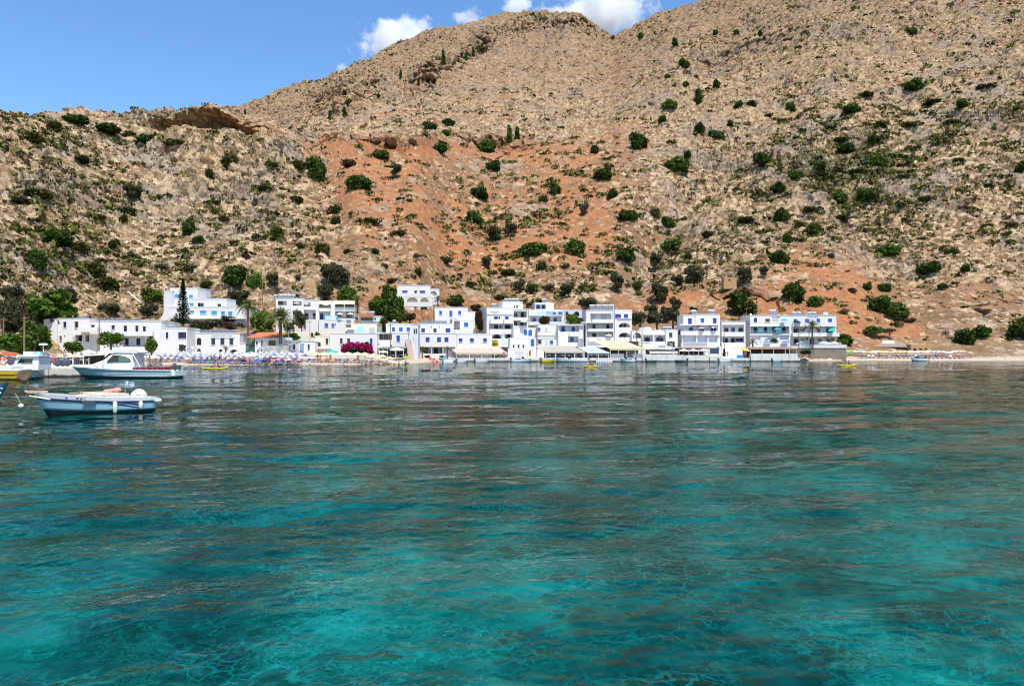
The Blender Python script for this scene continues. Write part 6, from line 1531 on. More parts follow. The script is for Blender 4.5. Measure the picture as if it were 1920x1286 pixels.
def pose(kind):
    """body, shirt, shorts and hair meshes; the figure faces -y and its origin is on the ground (or seat)"""
    if kind in POSES: return POSES[kind]
    def limb(a, b, c, ra, rb, rc): return [(a, ra), (b, rb), (c, rc)]
    if kind == 'stand': pel, chest, neck, head = (0, 0, .93), (0, .01, 1.28), (0, 0, 1.46), (0, -.02, 1.62); hips = [((-.09, 0, .88), (-.10, -.01, .48), (-.10, .02, .07)), ((.09, 0, .88), (.11, -.03, .48), (.12, 0, .07))]; arms = [((-.18, 0, 1.38), (-.24, .02, 1.12), (-.25, -.06, .88)), ((.18, 0, 1.38), (.25, .01, 1.12), (.24, -.10, .90))]
    elif kind == 'walk': pel, chest, neck, head = (0, 0, .92), (0, -.02, 1.27), (0, -.03, 1.45), (0, -.06, 1.61); hips = [((-.09, 0, .87), (-.10, -.16, .48), (-.10, -.22, .08)), ((.09, 0, .87), (.10, .08, .47), (.10, .30, .12))]; arms = [((-.18, -.02, 1.37), (-.23, .14, 1.13), (-.23, .10, .90)), ((.18, -.02, 1.37), (.24, -.12, 1.12), (.22, -.26, .95))]
    elif kind == 'sit': pel, chest, neck, head = (0, 0, .10), (0, .06, .45), (0, .05, .63), (0, .02, .79); hips = [((-.09, 0, .10), (-.11, -.42, .14), (-.11, -.50, -.30)), ((.09, 0, .10), (.11, -.42, .14), (.12, -.46, -.30))]; arms = [((-.18, .06, .55), (-.26, -.02, .32), (-.20, -.26, .22)), ((.18, .06, .55), (.26, -.02, .32), (.20, -.26, .22))]
    elif kind == 'paddle': pel, chest, neck, head = (0, 0, .12), (0, .08, .46), (0, .07, .64), (0, .03, .80); hips = [((-.09, 0, .12), (-.14, -.40, .26), (-.10, -.75, .10)), ((.09, 0, .12), (.14, -.40, .26), (.10, -.75, .10))]; arms = [((-.18, .06, .56), (-.33, -.12, .42), (-.30, -.36, .46)), ((.18, .06, .56), (.32, -.10, .36), (.30, -.34, .30))]
    elif kind == 'lie': pel, chest, neck, head = (0, 0, .12), (0, .36, .24), (0, .50, .33), (0, .62, .42); hips = [((-.09, 0, .12), (-.10, -.42, .16), (-.10, -.82, .07)), ((.09, 0, .12), (.11, -.40, .26), (.11, -.74, .07))]; arms = [((-.18, .40, .26), (-.27, .18, .14), (-.25, -.06, .12)), ((.18, .40, .26), (.28, .2, .15), (.24, -.04, .14))]
    v = []; e = []
    def add(p, r, r2=None): v.append((*p, r, r2 or r)); return len(v) - 1
    P0 = add(pel, .14, .105); W0 = add(Vector(pel).lerp(Vector(chest), .5), .115, .09); C0 = add(chest, .145, .105); N0 = add(neck, .055); 
    H0 = add(Vector(neck).lerp(Vector(head), .55), .075, .085); H1 = add(head, .085, .10); up = (Vector(head) - Vector(neck)).normalized(); H2 = add(Vector(head) + up * .09, .06)
    fwd = Vector((0, -1, 0)) if kind != 'lie' else Vector((0, -.5, .85)); NO = add(Vector(head) + fwd * .115 - up * .02, .012)
    e += [(P0, W0), (W0, C0), (C0, N0), (N0, H0), (H0, H1), (H1, H2), (H1, NO)]
    for a, b, c in hips:
        A, B, C = add(a, .085), add(b, .055), add(c, .038); ft = add(Vector(c) + Vector((0, -.17, -.04) if kind in ('stand', 'walk', 'sit') else (0, -.06, .14)), .032); e += [(P0, A), (A, B), (B, C), (C, ft)]
    for a, b, c in arms:
        A, B, C = add(a, .052), add(b, .038), add(c, .028); d = (Vector(c) - Vector(b)).normalized(); sd = d.cross(Vector((0, 0, 1))).normalized() if abs(d.z) < .9 else Vector((0, 1, 0))
        palm = add(Vector(c) + d * .06, .032, .018); e += [(C0, A), (A, B), (B, C), (C, palm)]
        for k, ln in ((-1.5, .065), (-.5, .08), (.5, .075), (1.5, .055)):
            f1 = add(Vector(c) + d * (.10) + sd * .013 * k, .009); f2 = add(Vector(c) + d * (.10 + ln) + sd * .015 * k + Vector((0, -.012, 0)), .007); e += [(palm, f1), (f1, f2)]
        t1 = add(Vector(c) + d * .05 + sd * .05, .009); e.append((palm, t1))
    body = skin_mesh("body", v, e)
    sv = [(*v[P0][:3], .155, .12), (*v[W0][:3], .13, .105), (*v[C0][:3], .16, .118), (*Vector(chest).lerp(Vector(neck), .6), .07, .07)]; se = [(0, 1), (1, 2), (2, 3)]
    for a, b, c in arms:
        k = len(sv); sv += [(*a, .064, .064), (*Vector(a).lerp(Vector(b), .6), .056, .056)]; se += [(2, k), (k, k + 1)]
    shirt = skin_mesh("shirt", sv, se)
    tv_ = [(*(Vector(pel) + (Vector(chest) - Vector(pel)) * .18), .15, .115), (*pel, .158, .122)]; te = [(0, 1)]
    for a, b, c in hips:
        k = len(tv_); tv_ += [(*a, .1, .1), (*Vector(a).lerp(Vector(b), .7), .082, .082)]; te += [(1, k), (k, k + 1)]
    shorts = skin_mesh("shorts", tv_, te)
    hv = [(*(Vector(head) + up * .10 + Vector((0, .015, 0))), .07, .08), (*(Vector(head) + up * .045 + Vector((0, .045, 0))), .09, .085), (*(Vector(head) - up * .05 + Vector((0, .06, 0))), .07, .06)]
    hair = skin_mesh("hair", hv, [(0, 1), (1, 2)])
    POSES[kind] = (body, shirt, shorts, hair); return POSES[kind]
PM = {}
def person(kind, p, rz, skin, top, bottom, hair, label, group=None, scale=1.0):
    o = empty("person", p, rz, label, "person", group); o.scale = (scale,) * 3
    for nm, me, m in zip(("body", "shirt", "shorts", "hair"), pose(kind), (SKIN[skin], CLO.get(top), CLO[bottom], M_HAIR[hair])):
        if m is None: continue
        key = (kind, nm, m.name)
        if key not in PM: PM[key] = me.copy(); PM[key].materials.clear(); PM[key].materials.append(m)
        link_mesh(nm, PM[key], parent=o)
    return o
POSN = {'stand': "standing", 'walk': "walking", 'sit': "sitting", 'lie': "reclining"}
its = []
rp = random.Random(21)
for k in range(46):
    px = rp.uniform(345, 760); kind = rp.choice(['stand', 'sit', 'lie', 'lie', 'walk', 'sit']); top = rp.choice([None, None, None, "red", "white", "pink", "black"]); bot = rp.choice(["black", "blue", "red", "white", "orange", "pink", "green"])
    its.append((px, rp.uniform(151.2, 156.5), kind, top, bot, rp.choice([0, 0, 1, 2]), "left beach"))
for px in (1648, 1668, 1682, 1700, 1742, 1755, 1768, 1776, 1790, 1804, 1812, 1818):
    its.append((px, rp.uniform(208.6, 211.5), rp.choice(['stand', 'sit', 'walk']), rp.choice([None, None, "pink", "blue"]), rp.choice(["black", "blue", "pink", "red"]), rp.choice([0, 1, 2]), "far beach"))
def pw(it): return f"{POSN[it[2]]} bather in " + (f"{it[3]} top, {it[4]} shorts," if it[3] and it[3] != it[4] else f"{it[4]} swimwear") 
lb = ordinal_labels(its, pw, lambda it: "before " + before(it[0]) if it[6] == "left beach" else "on the far beach", "")
for it in its:
    px, Y, kind, top, bot, sk, z_ = it; g = gz(px, Y)
    person(kind, ((px - 960) / F * Y, Y, g + {'sit': .36, 'lie': .34}.get(kind, 0.02)), rp.uniform(-1.2, 1.2), sk, top, bot, rp.choice([0, 0, 1]), lb[id(it)], "bathers on the " + z_)

# ------------------------------------------------------------------ boats
def loft(name, secs, mat, parent, close_ends=True, smooth=True):
    """secs: list of cross sections, each a list of (x, y, z) of the same length"""
    V = [p for s in secs for p in s]; n = len(secs[0]); f = []
    for i in range(len(secs) - 1):
        for k in range(n - 1): f.append((i * n + k, i * n + k + 1, (i + 1) * n + k + 1, (i + 1) * n + k))
    if close_ends: f.append(tuple(range(n))); f.append(tuple(range((len(secs) - 1) * n, len(secs) * n))[::-1])
    me = bpy.data.meshes.new(name); me.from_pydata(V, [], f); me.update()
    bm = bmesh.new(); bm.from_mesh(me); bmesh.ops.recalc_face_normals(bm, faces=bm.faces); bm.to_mesh(me); bm.free()
    if smooth: me.shade_smooth(); 
    return link_mesh(name, me, mat, parent)
def hull_bands(parent, L, beam, fb, fs, bands, flare=0.25, rake=0.5, n=18, keel=-0.35, fine=2.2):
    """hull from stern x=-L/2 to stem x=+L/2 in bands [(z fraction lo, hi, name, material, proud)]; returns sheer function"""
    def sheer(t): return fs + (fb - fs) * t ** 2
    def half(t, q):
        """half beam at length t (0 stern..1 bow) and height fraction q (0 keel .. 1 sheer)"""
        b = beam / 2 * (0.86 + 0.14 * min(1, t * 3)) * max(0, 1 - max(0, (t - 0.35) / 0.65) ** fine)
        prof = (0.30 + 0.62 * min(1, q / 0.42) ** 0.8 + 0.08 * q) if q < 1 else 1.0
        return b * prof * (1 - flare * (1 - q) * t ** 2)
    for lo, hi, nm, m, pr in bands:
        secs = []
        for i in range(n + 1):
            t = i / n; row = []; zt = sheer(t)
            qs = [lo + (hi - lo) * j / 5 for j in range(6)]
            pts = []
            for q in qs:
                z = keel + (zt - keel) * q
                x = -L / 2 + L * t + rake * q * t ** 3 - rake * t ** 3
                pts.append((x, half(t, q) + pr, z))
            row = [(x, -y, z) for x, y, z in reversed(pts)] + ([(pts[0][0], 0, pts[0][2] - (0.08 if lo == 0 else 0))] if lo == 0 else []) + pts
            secs.append(row)
        loft(nm, secs, m, parent)
    return sheer, half
def lathe(mb, prof, c, axis='z', n=16):
    b = len(mb.v)
    for r, h in prof:
        for k in range(n):
            a = 2 * math.pi * k / n; u, v = r * math.cos(a), r * math.sin(a)
            p = (u, v, h) if axis == 'z' else (h, u, v) if axis == 'x' else (u, h, v)
            mb.v.append((c[0] + p[0], c[1] + p[1], c[2] + p[2]))
    for i in range(len(prof) - 1):
        for k in range(n): mb.f.append((b + i * n + k, b + i * n + (k + 1) % n, b + (i + 1) * n + (k + 1) % n, b + (i + 1) * n + k))
    mb.f.append(tuple(b + k for k in reversed(range(n)))); mb.f.append(tuple(b + (len(prof) - 1) * n + k for k in range(n)))
def gelcoat(name, color, rough=0.22):
    t = NT(name); co = t.obj()
    n = t.noise(co, 2.2, 4, 0.6); st = t.noise(t.scaled(co, (3, 3, 0.3)), 2.0, 3)
    c = t.mix(t.math('MULTIPLY', t.step(t.math('ADD', t.math('MULTIPLY', n, .5), t.math('MULTIPLY', st, .5)), .48, .7), 0.22), color, tuple(k * .6 for k in color))
    return t.surf(t.n("BsdfPrincipled", **{"Base Color": c, "Roughness": rough, "Coat Weight": 0.3}))
G_BLUE = gelcoat("pale_blue_gelcoat", (0.30, 0.50, 0.60)); G_WHITE = gelcoat("white_gelcoat", (0.74, 0.75, 0.74)); G_BLACK = gelcoat("black_antifouling", (0.012, 0.014, 0.02), .5); G_NAVY = gelcoat("navy_stripe", (0.015, 0.025, 0.10)); G_YEL = gelcoat("yellow_paint", (0.62, 0.36, 0.02), .4); G_SEALIT = gelcoat("sea_lit_hull", (0.30, 0.50, 0.52)); G_TINT = plain("tinted_boat_glass", (0.012, 0.03, 0.03), 0.06)
G_TINT2 = plain("clear_boat_glass", (0.10, 0.20, 0.19), 0.08); G_CREAM = plain("cream_engine_cover", (0.70, 0.66, 0.50), .6); G_VARN = plain("varnished_plank", (0.58, 0.44, 0.27), .5, .2, 8); G_RUST = plain("rusty_steel", (0.16, 0.10, 0.07), .8, .4); G_FEND = plain("white_vinyl", (0.72, 0.70, 0.60), .45); G_ROPE = plain("pale_rope", (0.45, 0.40, 0.30), .9); G_MAR = plain("maroon_vinyl", (0.22, 0.015, 0.03), .5); G_ORG = plain("orange_plastic", (0.65, 0.14, 0.04), .45); G_GREY = plain("grey_rubber", (0.06, 0.07, 0.09), .7)

# --- the open boat in front
def frame_pos(pxa, pya, pxb, pyb):
    """two waterline points (stem, transom) of the photo -> origin, heading, length"""
    Ya, Yb = EYE * F / (pya - HOR), EYE * F / (pyb - HOR); A, B = at(pxa, pya, Ya), at(pxb, pyb, Yb)
    return (A + B) / 2, math.atan2(A.y - B.y, A.x - B.x), (A - B).length
org, hd, LW = frame_pos(104, 781.5, 290, 770.5)
ob = empty("motor_boat", (org.x, org.y, 0), hd, "small pale blue and white open motor boat with a cream engine cover", "boat")
L = LW + .55
A_, B_ = at(101, 0, EYE * F / (781.5 - HOR)), at(275, 0, EYE * F / (770.5 - HOR)); B_.z = A_.z = 0; org = B_ + (A_ - B_).normalized() * (L / 2); ob.location = (org.x, org.y, 0)
sheer, half = hull_bands(ob, L, 2.05, 1.10, .74, [(0, .50, "antifouling", G_BLACK, 0), (.50, .845, "hull", G_BLUE, .004), (.845, 1.0, "gunwale", G_WHITE, .02), (.80, .846, "rubbing_strake", G_NAVY, .032)], keel=-.4, rake=.75)
def hx(t): return -L / 2 + L * t - .0
def ypt(t, q): return half(t, q)
n = 14
secs = [[(hx(t) + (.75 * t ** 3 - .75 * t ** 3), -half(t, 1) * .98, sheer(t)), (hx(t), 0, sheer(t) + .05), (hx(t), half(t, 1) * .98, sheer(t))] for t in [.62 + .37 * k / n for k in range(n + 1)]]
loft("foredeck", secs, G_WHITE, ob, False)
for sd in (-1, 1):
    secs = [[(hx(t), sd * half(t, 1) * .985, sheer(t) + .002), (hx(t), sd * (half(t, 1) - .20), sheer(t) + .02), (hx(t), sd * (half(t, 1) - .20), sheer(t) - .34)] for t in [.02 + .61 * k / n for k in range(n + 1)]]
    loft("side_deck", secs, G_WHITE, ob, False, False)
mb = MB(); mb.box(-L / 2 + .25, L * .14, -.72, .72, .28, .33); mb.build("cockpit_sole", G_WHITE, ob)
mb = MB(); mb.box(-L / 2, -L / 2 + .08, -.78, .78, -.2, .72); mb.build("transom", G_BLUE, ob)
mb = MB(); mb.box(-L * .27, L * .20, -.58, .58, .70, .93); mb.box(-.9, .3, -.50, .50, .932, .985); mb.build("hatch_cover", plain("worn_white_deck", (0.62, 0.58, 0.50), .7), ob)
mb = MB(); lathe(mb, [(.02, .0), (.34, .02), (.38, .12), (.33, .28), (.22, .42), (.10, .49), (.02, .505)], (-L / 2 + .42, 0, .72), n=20); cow = mb.build("engine_cover", G_CREAM, ob, True); cow.scale = (1.05, .8, .9); cow.location.x = .12
mb = MB(); mb.box(-L / 2 - .42, -L / 2 - .05, -.5, .5, .50, .60); mb.box(-L / 2 - .2, -L / 2 + .1, .50, 1.0, .52, .66); mb.build("stern_platform", G_WHITE, ob)
# bow plank, roller and the big net hauler wheel
bx = L / 2
mb = MB(); mb.prism([(bx - .5, sheer(1) - .02), (bx + .30, sheer(1) + .0), (bx + .36, sheer(1) + .06), (bx + .26, sheer(1) + .10), (bx - .5, sheer(1) + .07)], -.13, .13); mb.build("bow_plank", G_VARN, ob)
mb = MB(); mb.tube((bx + .25, -.2, sheer(1) - .12), (bx - .5, -.45, sheer(1) - .3), .035); mb.tube((bx + .25, .2, sheer(1) - .12), (bx - .5, .45, sheer(1) - .3), .035); mb.build("bow_rail", G_FEND, ob)
mb = MB(); c = (bx + .42, 0, sheer(1) + .78); lathe(mb, [(.02, -.07), (.22, -.09), (.22, -.06), (.15, -.03), (.15, .03), (.22, .06), (.22, .09), (.02, .07)], c, 'y', 22); wh = mb.build("hauler_wheel", G_RUST, ob)
mb = MB(); mb.tube((bx + .1, 0, sheer(1) + .05), (bx + .36, 0, sheer(1) + .72), .05, .04); mb.tube((bx + .1, .05, sheer(1) + .1), (bx - .9, .1, sheer(1) + .22), .035); mb.build("hauler_arm", G_RUST, ob)
mb = MB(); mb.tube((-1.35, .1, .8), (-1.35, .1, 1.55), .015, n=6); fl = mb.build("flagstaff", M_METAL, ob)
t = NT("blue_white_striped_flag"); sp = t.n("SeparateXYZ"); t.put(sp.inputs[0], t.obj()); stp = t.math('GREATER_THAN', t.math('MODULO', t.math('MULTIPLY', sp.outputs[2], 16), 1.0), .5)
cant = t.math('MULTIPLY', t.math('GREATER_THAN', sp.outputs[0], -1.53), t.math('GREATER_THAN', sp.outputs[2], 1.36)); cross = t.math('MAXIMUM', t.math('LESS_THAN', t.math('ABSOLUTE', t.math('ADD', sp.outputs[0], 1.44)), .025), t.math('LESS_THAN', t.math('ABSOLUTE', t.math('SUBTRACT', sp.outputs[2], 1.44)), .025))
c = t.mix(t.math('ADD', t.math('MULTIPLY', cant, cross), t.math('MULTIPLY', t.math('SUBTRACT', 1.0, cant), stp), clamp=True), (0.02, 0.07, 0.35), (0.75, 0.75, 0.75))
M_FLAG = t.surf(t.n("BsdfDiffuse", Color=c)); mb = MB()
for k in range(8):
    x0, x1 = -1.36 - .05 * k, -1.36 - .05 * (k + 1); y0, y1 = .1 + .05 * math.sin(k * .9), .1 + .05 * math.sin(k * .9 + .9)
    mb.quad((x0, y0, 1.27 - .01 * k), (x1, y1, 1.26 - .01 * k), (x1, y1, 1.51 - .012 * k), (x0, y0, 1.52 - .012 * k)); 
mb.build("flag", M_FLAG, ob)
pt = [s for s in (-1, 1)][0]
cam_side = 1 if (Matrix.Rotation(hd, 3, 'Z') @ Vector((0, 1, 0))).y < 0 else -1
mb = MB()
def hull_pt(t, q, off=.03): 
    zt = sheer(t); return Vector((hx(t) + .75 * q * t ** 3 - .75 * t ** 3, cam_side * (half(t, q) + off), -.4 + (zt + .4) * q))
for (t0, t1, q0, q1, w) in ((.46, .12, .73, .60, .045), (.34, .10, .76, .68, .05), (.52, .30, .76, .72, .02)):
    for k in range(10):
        a, b_ = k / 10, (k + 1) / 10; wa, wb = w * math.sin(math.pi * a) ** .7 * .5, w * math.sin(math.pi * b_) ** .7 * .5
        qa, qb = q0 + (q1 - q0) * a + .03 * math.sin(a * 5), q0 + (q1 - q0) * b_ + .03 * math.sin(b_ * 5); ta, tb = t0 + (t1 - t0) * a, t0 + (t1 - t0) * b_
        mb.quad(hull_pt(ta, qa - wa, .012), hull_pt(tb, qb - wb, .012), hull_pt(tb, qb + wb, .012), hull_pt(ta, qa + wa, .012))
mb.build("hull_graphic", G_NAVY, ob)
mb = MB()
for t_ in (.78, .70, .67): p = hull_pt(t_, .93, .025); mb.box(p.x - .06, p.x + .06, p.y - .01, p.y + .01, p.z - .02, p.z + .02)
mb.build("fairlead", G_GREY, ob)
mb = MB()
for x, y in ((.9, .5), (-.2, .62), (-1.7, .7)): mb.box(x - .1, x + .1, cam_side * y - .02, cam_side * y + .02, sheer(.4) + .03, sheer(.4) + .07)
mb.build("cleat", M_METAL, ob)
Rz = Matrix.Rotation(hd, 4, 'Z'); OBW = Matrix.Translation((org.x, org.y, 0)) @ Rz
def on_boat(name, p, label, cat): return empty(name, OBW @ Vector(p), hd, label, cat)
for t_, ln, lab in ((.40, .52, "long white fender hanging amidships on the open boat"), (.16, .36, "short white fender hanging near the stern of the open boat")):
    p = hull_pt(t_, .86, .11); f_ = on_boat("fender", p, lab, "fender"); mb = MB(); lathe(mb, [(.02, -ln - .06), (.07, -ln), (.095, -ln + .05), (.095, -.1), (.07, -.03), (.02, .0)], (0, 0, 0)); mb.build("body", G_FEND, f_, True)
    mb = MB(); mb.tube((0, 0, -.01), (0, -cam_side * .12, .24), .012, n=6); mb.build("rope", G_ROPE, f_)
p = hull_pt(.62, .86, .08); f_ = on_boat("bumper", p, "black half round rubber bumper slung on the side of the open boat", "fender"); mb = MB()
mb.prism([(.30, 0), (-.30, 0), (-.24, -.13), (-.1, -.19), (.1, -.19), (.24, -.13)][::-1], -.06, .06); mb.build("body", G_GREY, f_); mb = MB(); mb.tube((-.28, 0, 0), (-.05, -cam_side * .1, .26), .012, n=6); mb.tube((.28, 0, 0), (.05, -cam_side * .1, .26), .012, n=6); mb.build("rope", G_ROPE, f_)
f_ = on_boat("life_vest", (-.75, 0, 1.0), "heap of salmon pink life vests on the hatch of the open boat", "life vest"); mb = MB()
for k in range(5): lathe(mb, [(.03, -.05), (.16, -.02), (.18, .06), (.12, .14), (.03, .17)], (.13 * k - .3, .1 * math.sin(k * 2.1), .04 * math.cos(k)), n=10)
mb.build("padding", plain("salmon_cloth", (0.62, 0.27, 0.20), .8), f_, True)
f_ = on_boat("oar", (-.1, .15, .99), "pale wooden oar lying along the hatch of the open boat", "oar"); mb = MB(); mb.tube((-.6, 0, .02), (.75, 0, .05), .025); mb.build("shaft", G_VARN, f_); mb = MB(); mb.box(.76, 1.2, -.07, .07, .04, .06); mb.build("blade", G_VARN, f_)
f_ = empty("mooring_line", (0, 0, 0), 0, "thin dark mooring line running from the open boat's bow into the water", "rope"); mb = MB(); a = OBW @ Vector((bx - .1, 0, sheer(1) - .25)); e_ = at(-30, 790, 32); e_.z = -.3
for k in range(10):
    g, g2 = k / 10, (k + 1) / 10; q = lambda g: a.lerp(e_, g) - Vector((0, 0, .5 * math.sin(math.pi * g)))
    mb.tube(q(g), q(g2), .014, n=5)
mb.build("line", G_GREY, f_)
f_ = empty("buoy", OBW @ Vector((bx + .5, 0, .55)), 0, "small white float hanging under the open boat's bow plank", "buoy"); mb = MB(); lathe(mb, [(.02, -.11), (.09, -.07), (.115, 0), (.09, .07), (.02, .11)], (0, 0, 0), n=12); mb.build("body", M_TANK, f_, True); mb = MB(); mb.tube((0, 0, .1), (-.25, 0, .55), .01, n=5); mb.build("rope", G_ROPE, f_)

# --- the cabin cruiser at the pier
oc = empty("cabin_cruiser", ((233 - 960) / F * 80.5, 80.5, 0), math.pi + math.radians(-4), "white cabin cruiser with a water lit teal hull and red cockpit seats at the pier", "boat")
L = 11.4
sheer, half = hull_bands(oc, L, 3.2, 1.22, .92, [(0, .47, "antifouling", G_BLACK, 0), (.47, .90, "hull", G_SEALIT, .004), (.90, 1.0, "gunwale", G_WHITE, .03), (.885, .905, "rubbing_strake", G_NAVY, .045)], keel=-.45, rake=2.0, n=24, fine=2.0)  # white hull coloured with the teal light thrown up by the water
def hx(t): return -L / 2 + L * t
mb = MB()
for q0, q1, m in ((.60, .64, 0), (.70, .72, 0), (.50, .54, 0)):
    for k in range(14):
        ta, tb = .03 + .045 * k, .03 + .045 * (k + 1)
        P = lambda t, q: (hx(t) + 2.0 * q * t ** 3 - 2.0 * t ** 3, (half(t, q) + .02), -.45 + (sheer(t) + .45) * q)
        mb.quad(P(tb, q0), P(ta, q0), P(ta, q1), P(tb, q1))
mb.build("spray_rail", G_WHITE, oc)
n = 16
loft("foredeck", [[(hx(t), -half(t, 1) * .97, sheer(t)), (hx(t), 0, sheer(t) + .10), (hx(t), half(t, 1) * .97, sheer(t))] for t in [.40 + .59 * k / n for k in range(n + 1)]], G_WHITE, oc, False)
# trunk cabin: low coachroof in front, wheelhouse behind
loft("coachroof", [[(x, -w, z0), (x, -w * .9, z1), (x, 0, z1 + .06), (x, w * .9, z1), (x, w, z0)] for x, w, z0, z1 in ((4.0, .35, 1.15, 1.22), (3.2, .7, 1.1, 1.42), (2.2, 1.0, 1.02, 1.72), (1.3, 1.18, .98, 1.95), (.9, 1.2, .97, 2.0))], G_WHITE, oc)
wh = [(1.75, 1.16, .98, 1.92), (1.2, 1.2, .98, 2.28), (.75, 1.22, .98, 2.62), (.2, 1.24, .97, 2.78), (-.8, 1.25, .95, 2.78), (-1.5, 1.25, .94, 2.62)]
loft("wheelhouse", [[(x, -w, z0), (x, -w * .97, z0 + .85), (x, -w * .84, z1 - .08), (x, 0, z1), (x, w * .84, z1 - .08), (x, w * .97, z0 + .85), (x, w, z0)] for x, w, z0, z1 in wh], G_WHITE, oc)
mb = MB(); mb.prism([(1.25, 2.66), (-2.0, 2.60), (-2.05, 2.70), (-.6, 2.92), (.5, 2.92), (1.0, 2.80)][::-1], -1.15, 1.15); mb.build("hardtop", G_WHITE, oc)
for sd in (-1, 1):
    mb = MB(); y = 1.27 * sd; pts = [(1.15, 1.72), (-1.25, 1.72), (-1.42, 1.84), (-1.2, 2.08), (-.7, 2.30), (.0, 2.42), (.45, 2.42)]
    if sd < 0: pts = pts[::-1]
    mb.prism(pts if sd < 0 else pts, min(y - .12 * sd, y), max(y - .12 * sd, y)); w_ = mb.build("side_window", G_TINT, oc)
    mb = MB(); mb.prism([(-1.2, 1.76), (-1.33, 1.85), (-1.15, 2.05), (-.7, 2.24), (-.15, 2.30), (-.15, 1.76)], min(y + .004 * sd, y + .01 * sd), max(y + .004 * sd, y + .012 * sd)); mb.build("pane", G_TINT2, w_)
mb = MB(); mb.quad((1.80, -.95, 1.98), (1.80, .95, 1.98), (1.05, .88, 2.60), (1.05, -.88, 2.60)); mb.quad((1.83, .95, 1.95), (1.83, -.95, 1.95), (1.08, -.88, 2.57), (1.08, .88, 2.57)); mb.build("windscreen", G_TINT, oc)
mb = MB(); mb.box(2.25, 2.6, 1.02, 1.10, 1.2, 1.28); mb.build("porthole", G_TINT, oc)
mb = MB()
for sd in (-1, 1): mb.box(-4.8, -1.7, sd * 1.25 - .12, sd * 1.25 + .12, .86, 1.16)
mb.box(-5.0, -4.7, -1.2, 1.2, .86, 1.16); mb.build("cockpit_seat", G_MAR, oc)
mb = MB()
for sd in (-1, 1):
    mb.tube((-2.0, sd * 1.42, 1.35), (-5.1, sd * 1.35, 1.35), .022, n=6)
    for k in range(6): mb.tube((-2.0 - .6 * k, sd * 1.42, .92), (-2.0 - .6 * k, sd * 1.42, 1.35), .018, n=6)
    mb.tube((-1.5, sd * 1.1, 2.62), (-2.6, sd * 1.35, 1.0), .03, n=6)
for k in range(5): mb.tube((3.2 + .5 * k, -.9 + .17 * k, 1.15), (3.2 + .5 * k, -.9 + .17 * k, 1.5), .015, n=6)
mb.build("handrail", M_METAL, oc)
mb = MB(); mb.box(-6.1, -5.2, -1.2, 1.2, .30, .82); mb.build("swim_platform", G_WHITE, oc)
mb = MB()
for sd in (-.5, .5): mb.box(-5.75, -5.35, sd - .2, sd + .2, .82, 1.35)
mb.build("outboard_motor", G_GREY, oc)
OCW = Matrix.Translation(oc.location) @ Matrix.Rotation(oc.rotation_euler[2], 4, 'Z')
for x, y, kind, top, bot, lab in ((-2.9, .3, 'stand', "red", "black", "person in a red shirt standing in the cruiser's cockpit"), (-3.7, -.4, 'stand', "black", "blue", "person in a black shirt standing beside the red shirted one"), (-2.3, -.7, 'sit', "white", "black", "person in a white shirt sitting under the cruiser's hardtop")):
    p = OCW @ Vector((x, y, .62 if kind == 'stand' else 1.17)); person(kind, p, 2.2, 0, top, bot, 0, lab, "people aboard the cruiser")

# --- yellow hulled boat and the white cabin boat on the left
oy = empty("fishing_boat", ((-62 - 960) / F * 75.5, 75.5, 0), 0 + math.pi, "yellow wooden fishing boat cut by the left edge of the picture", "boat"); L = 11.0
sheer, half = hull_bands(oy, L, 3.0, 1.5, 1.02, [(0, .34, "antifouling", gelcoat("red_oxide", (0.28, 0.08, 0.03), .6), 0), (.34, .64, "hull", G_YEL, 0.0), (.66, .93, "topside", G_YEL, .05), (.93, 1.0, "gunwale", G_WHITE, .06)], keel=-.4, rake=.6, fine=2.4)
mb = MB(); mb.box(-5.45, 4.2, -1.25, 1.25, .80, .86); mb.build("deck", G_WHITE, oy)
mb = MB()
for k in range(8): mb.tube((-5.3 + .7 * k, 1.25, 1.0), (-5.3 + .7 * k, 1.25, 1.45), .02, n=6)
mb.tube((-5.3, 1.25, 1.45), (-.4, 1.25, 1.45), .022, n=6); mb.build("handrail", G_WHITE, oy)
def lifering(p, label):
    o = empty("life_ring", p, 0, label, "life ring"); me = bpy.data.meshes.new("ring"); bm = bmesh.new(); NN, MM = 24, 8; vs = [[bm.verts.new(((.34 + .085 * math.cos(b)) * math.cos(a), .085 * math.sin(b), (.34 + .085 * math.cos(b)) * math.sin(a))) for b in [2 * math.pi * j / MM for j in range(MM)]] for a in [2 * math.pi * i / NN for i in range(NN)]]
    for i in range(NN):
        for j in range(MM): bm.faces.new((vs[i][j], vs[(i + 1) % NN][j], vs[(i + 1) % NN][(j + 1) % MM], vs[i][(j + 1) % MM]))
    bmesh.ops.recalc_face_normals(bm, faces=bm.faces); bm.to_mesh(me); bm.free(); me.shade_smooth()
    t = NT("orange_white_ring"); sp = t.n("SeparateXYZ"); t.put(sp.inputs[0], t.obj()); a = t.math('MULTIPLY', t.math('ADD', t.math('ARCTAN2', sp.outputs[2], sp.outputs[0]), math.pi), 2 / math.pi)
    c = t.mix(t.math('LESS_THAN', t.math('MODULO', a, 1.0), .2), (0.62, 0.12, 0.04), (0.7, 0.7, 0.68)); link_mesh("ring", me, t.surf(t.n("BsdfPrincipled", **{"Base Color": c, "Roughness": .5})), o)
lifering(at(6, 677, 77.4), "orange and white life ring on the white cabin boat's rail"); 
o = empty("tyre_fender", at(20, 677.5, 77.6), 0, "black tyre hung beside the orange life ring", "tyre"); mb = MB(); lathe(mb, [(.2, -.07), (.34, -.09), (.38, 0), (.34, .09), (.2, .07)], (0, 0, 0), 'y', 20); mb.build("tread", G_GREY, o, True)
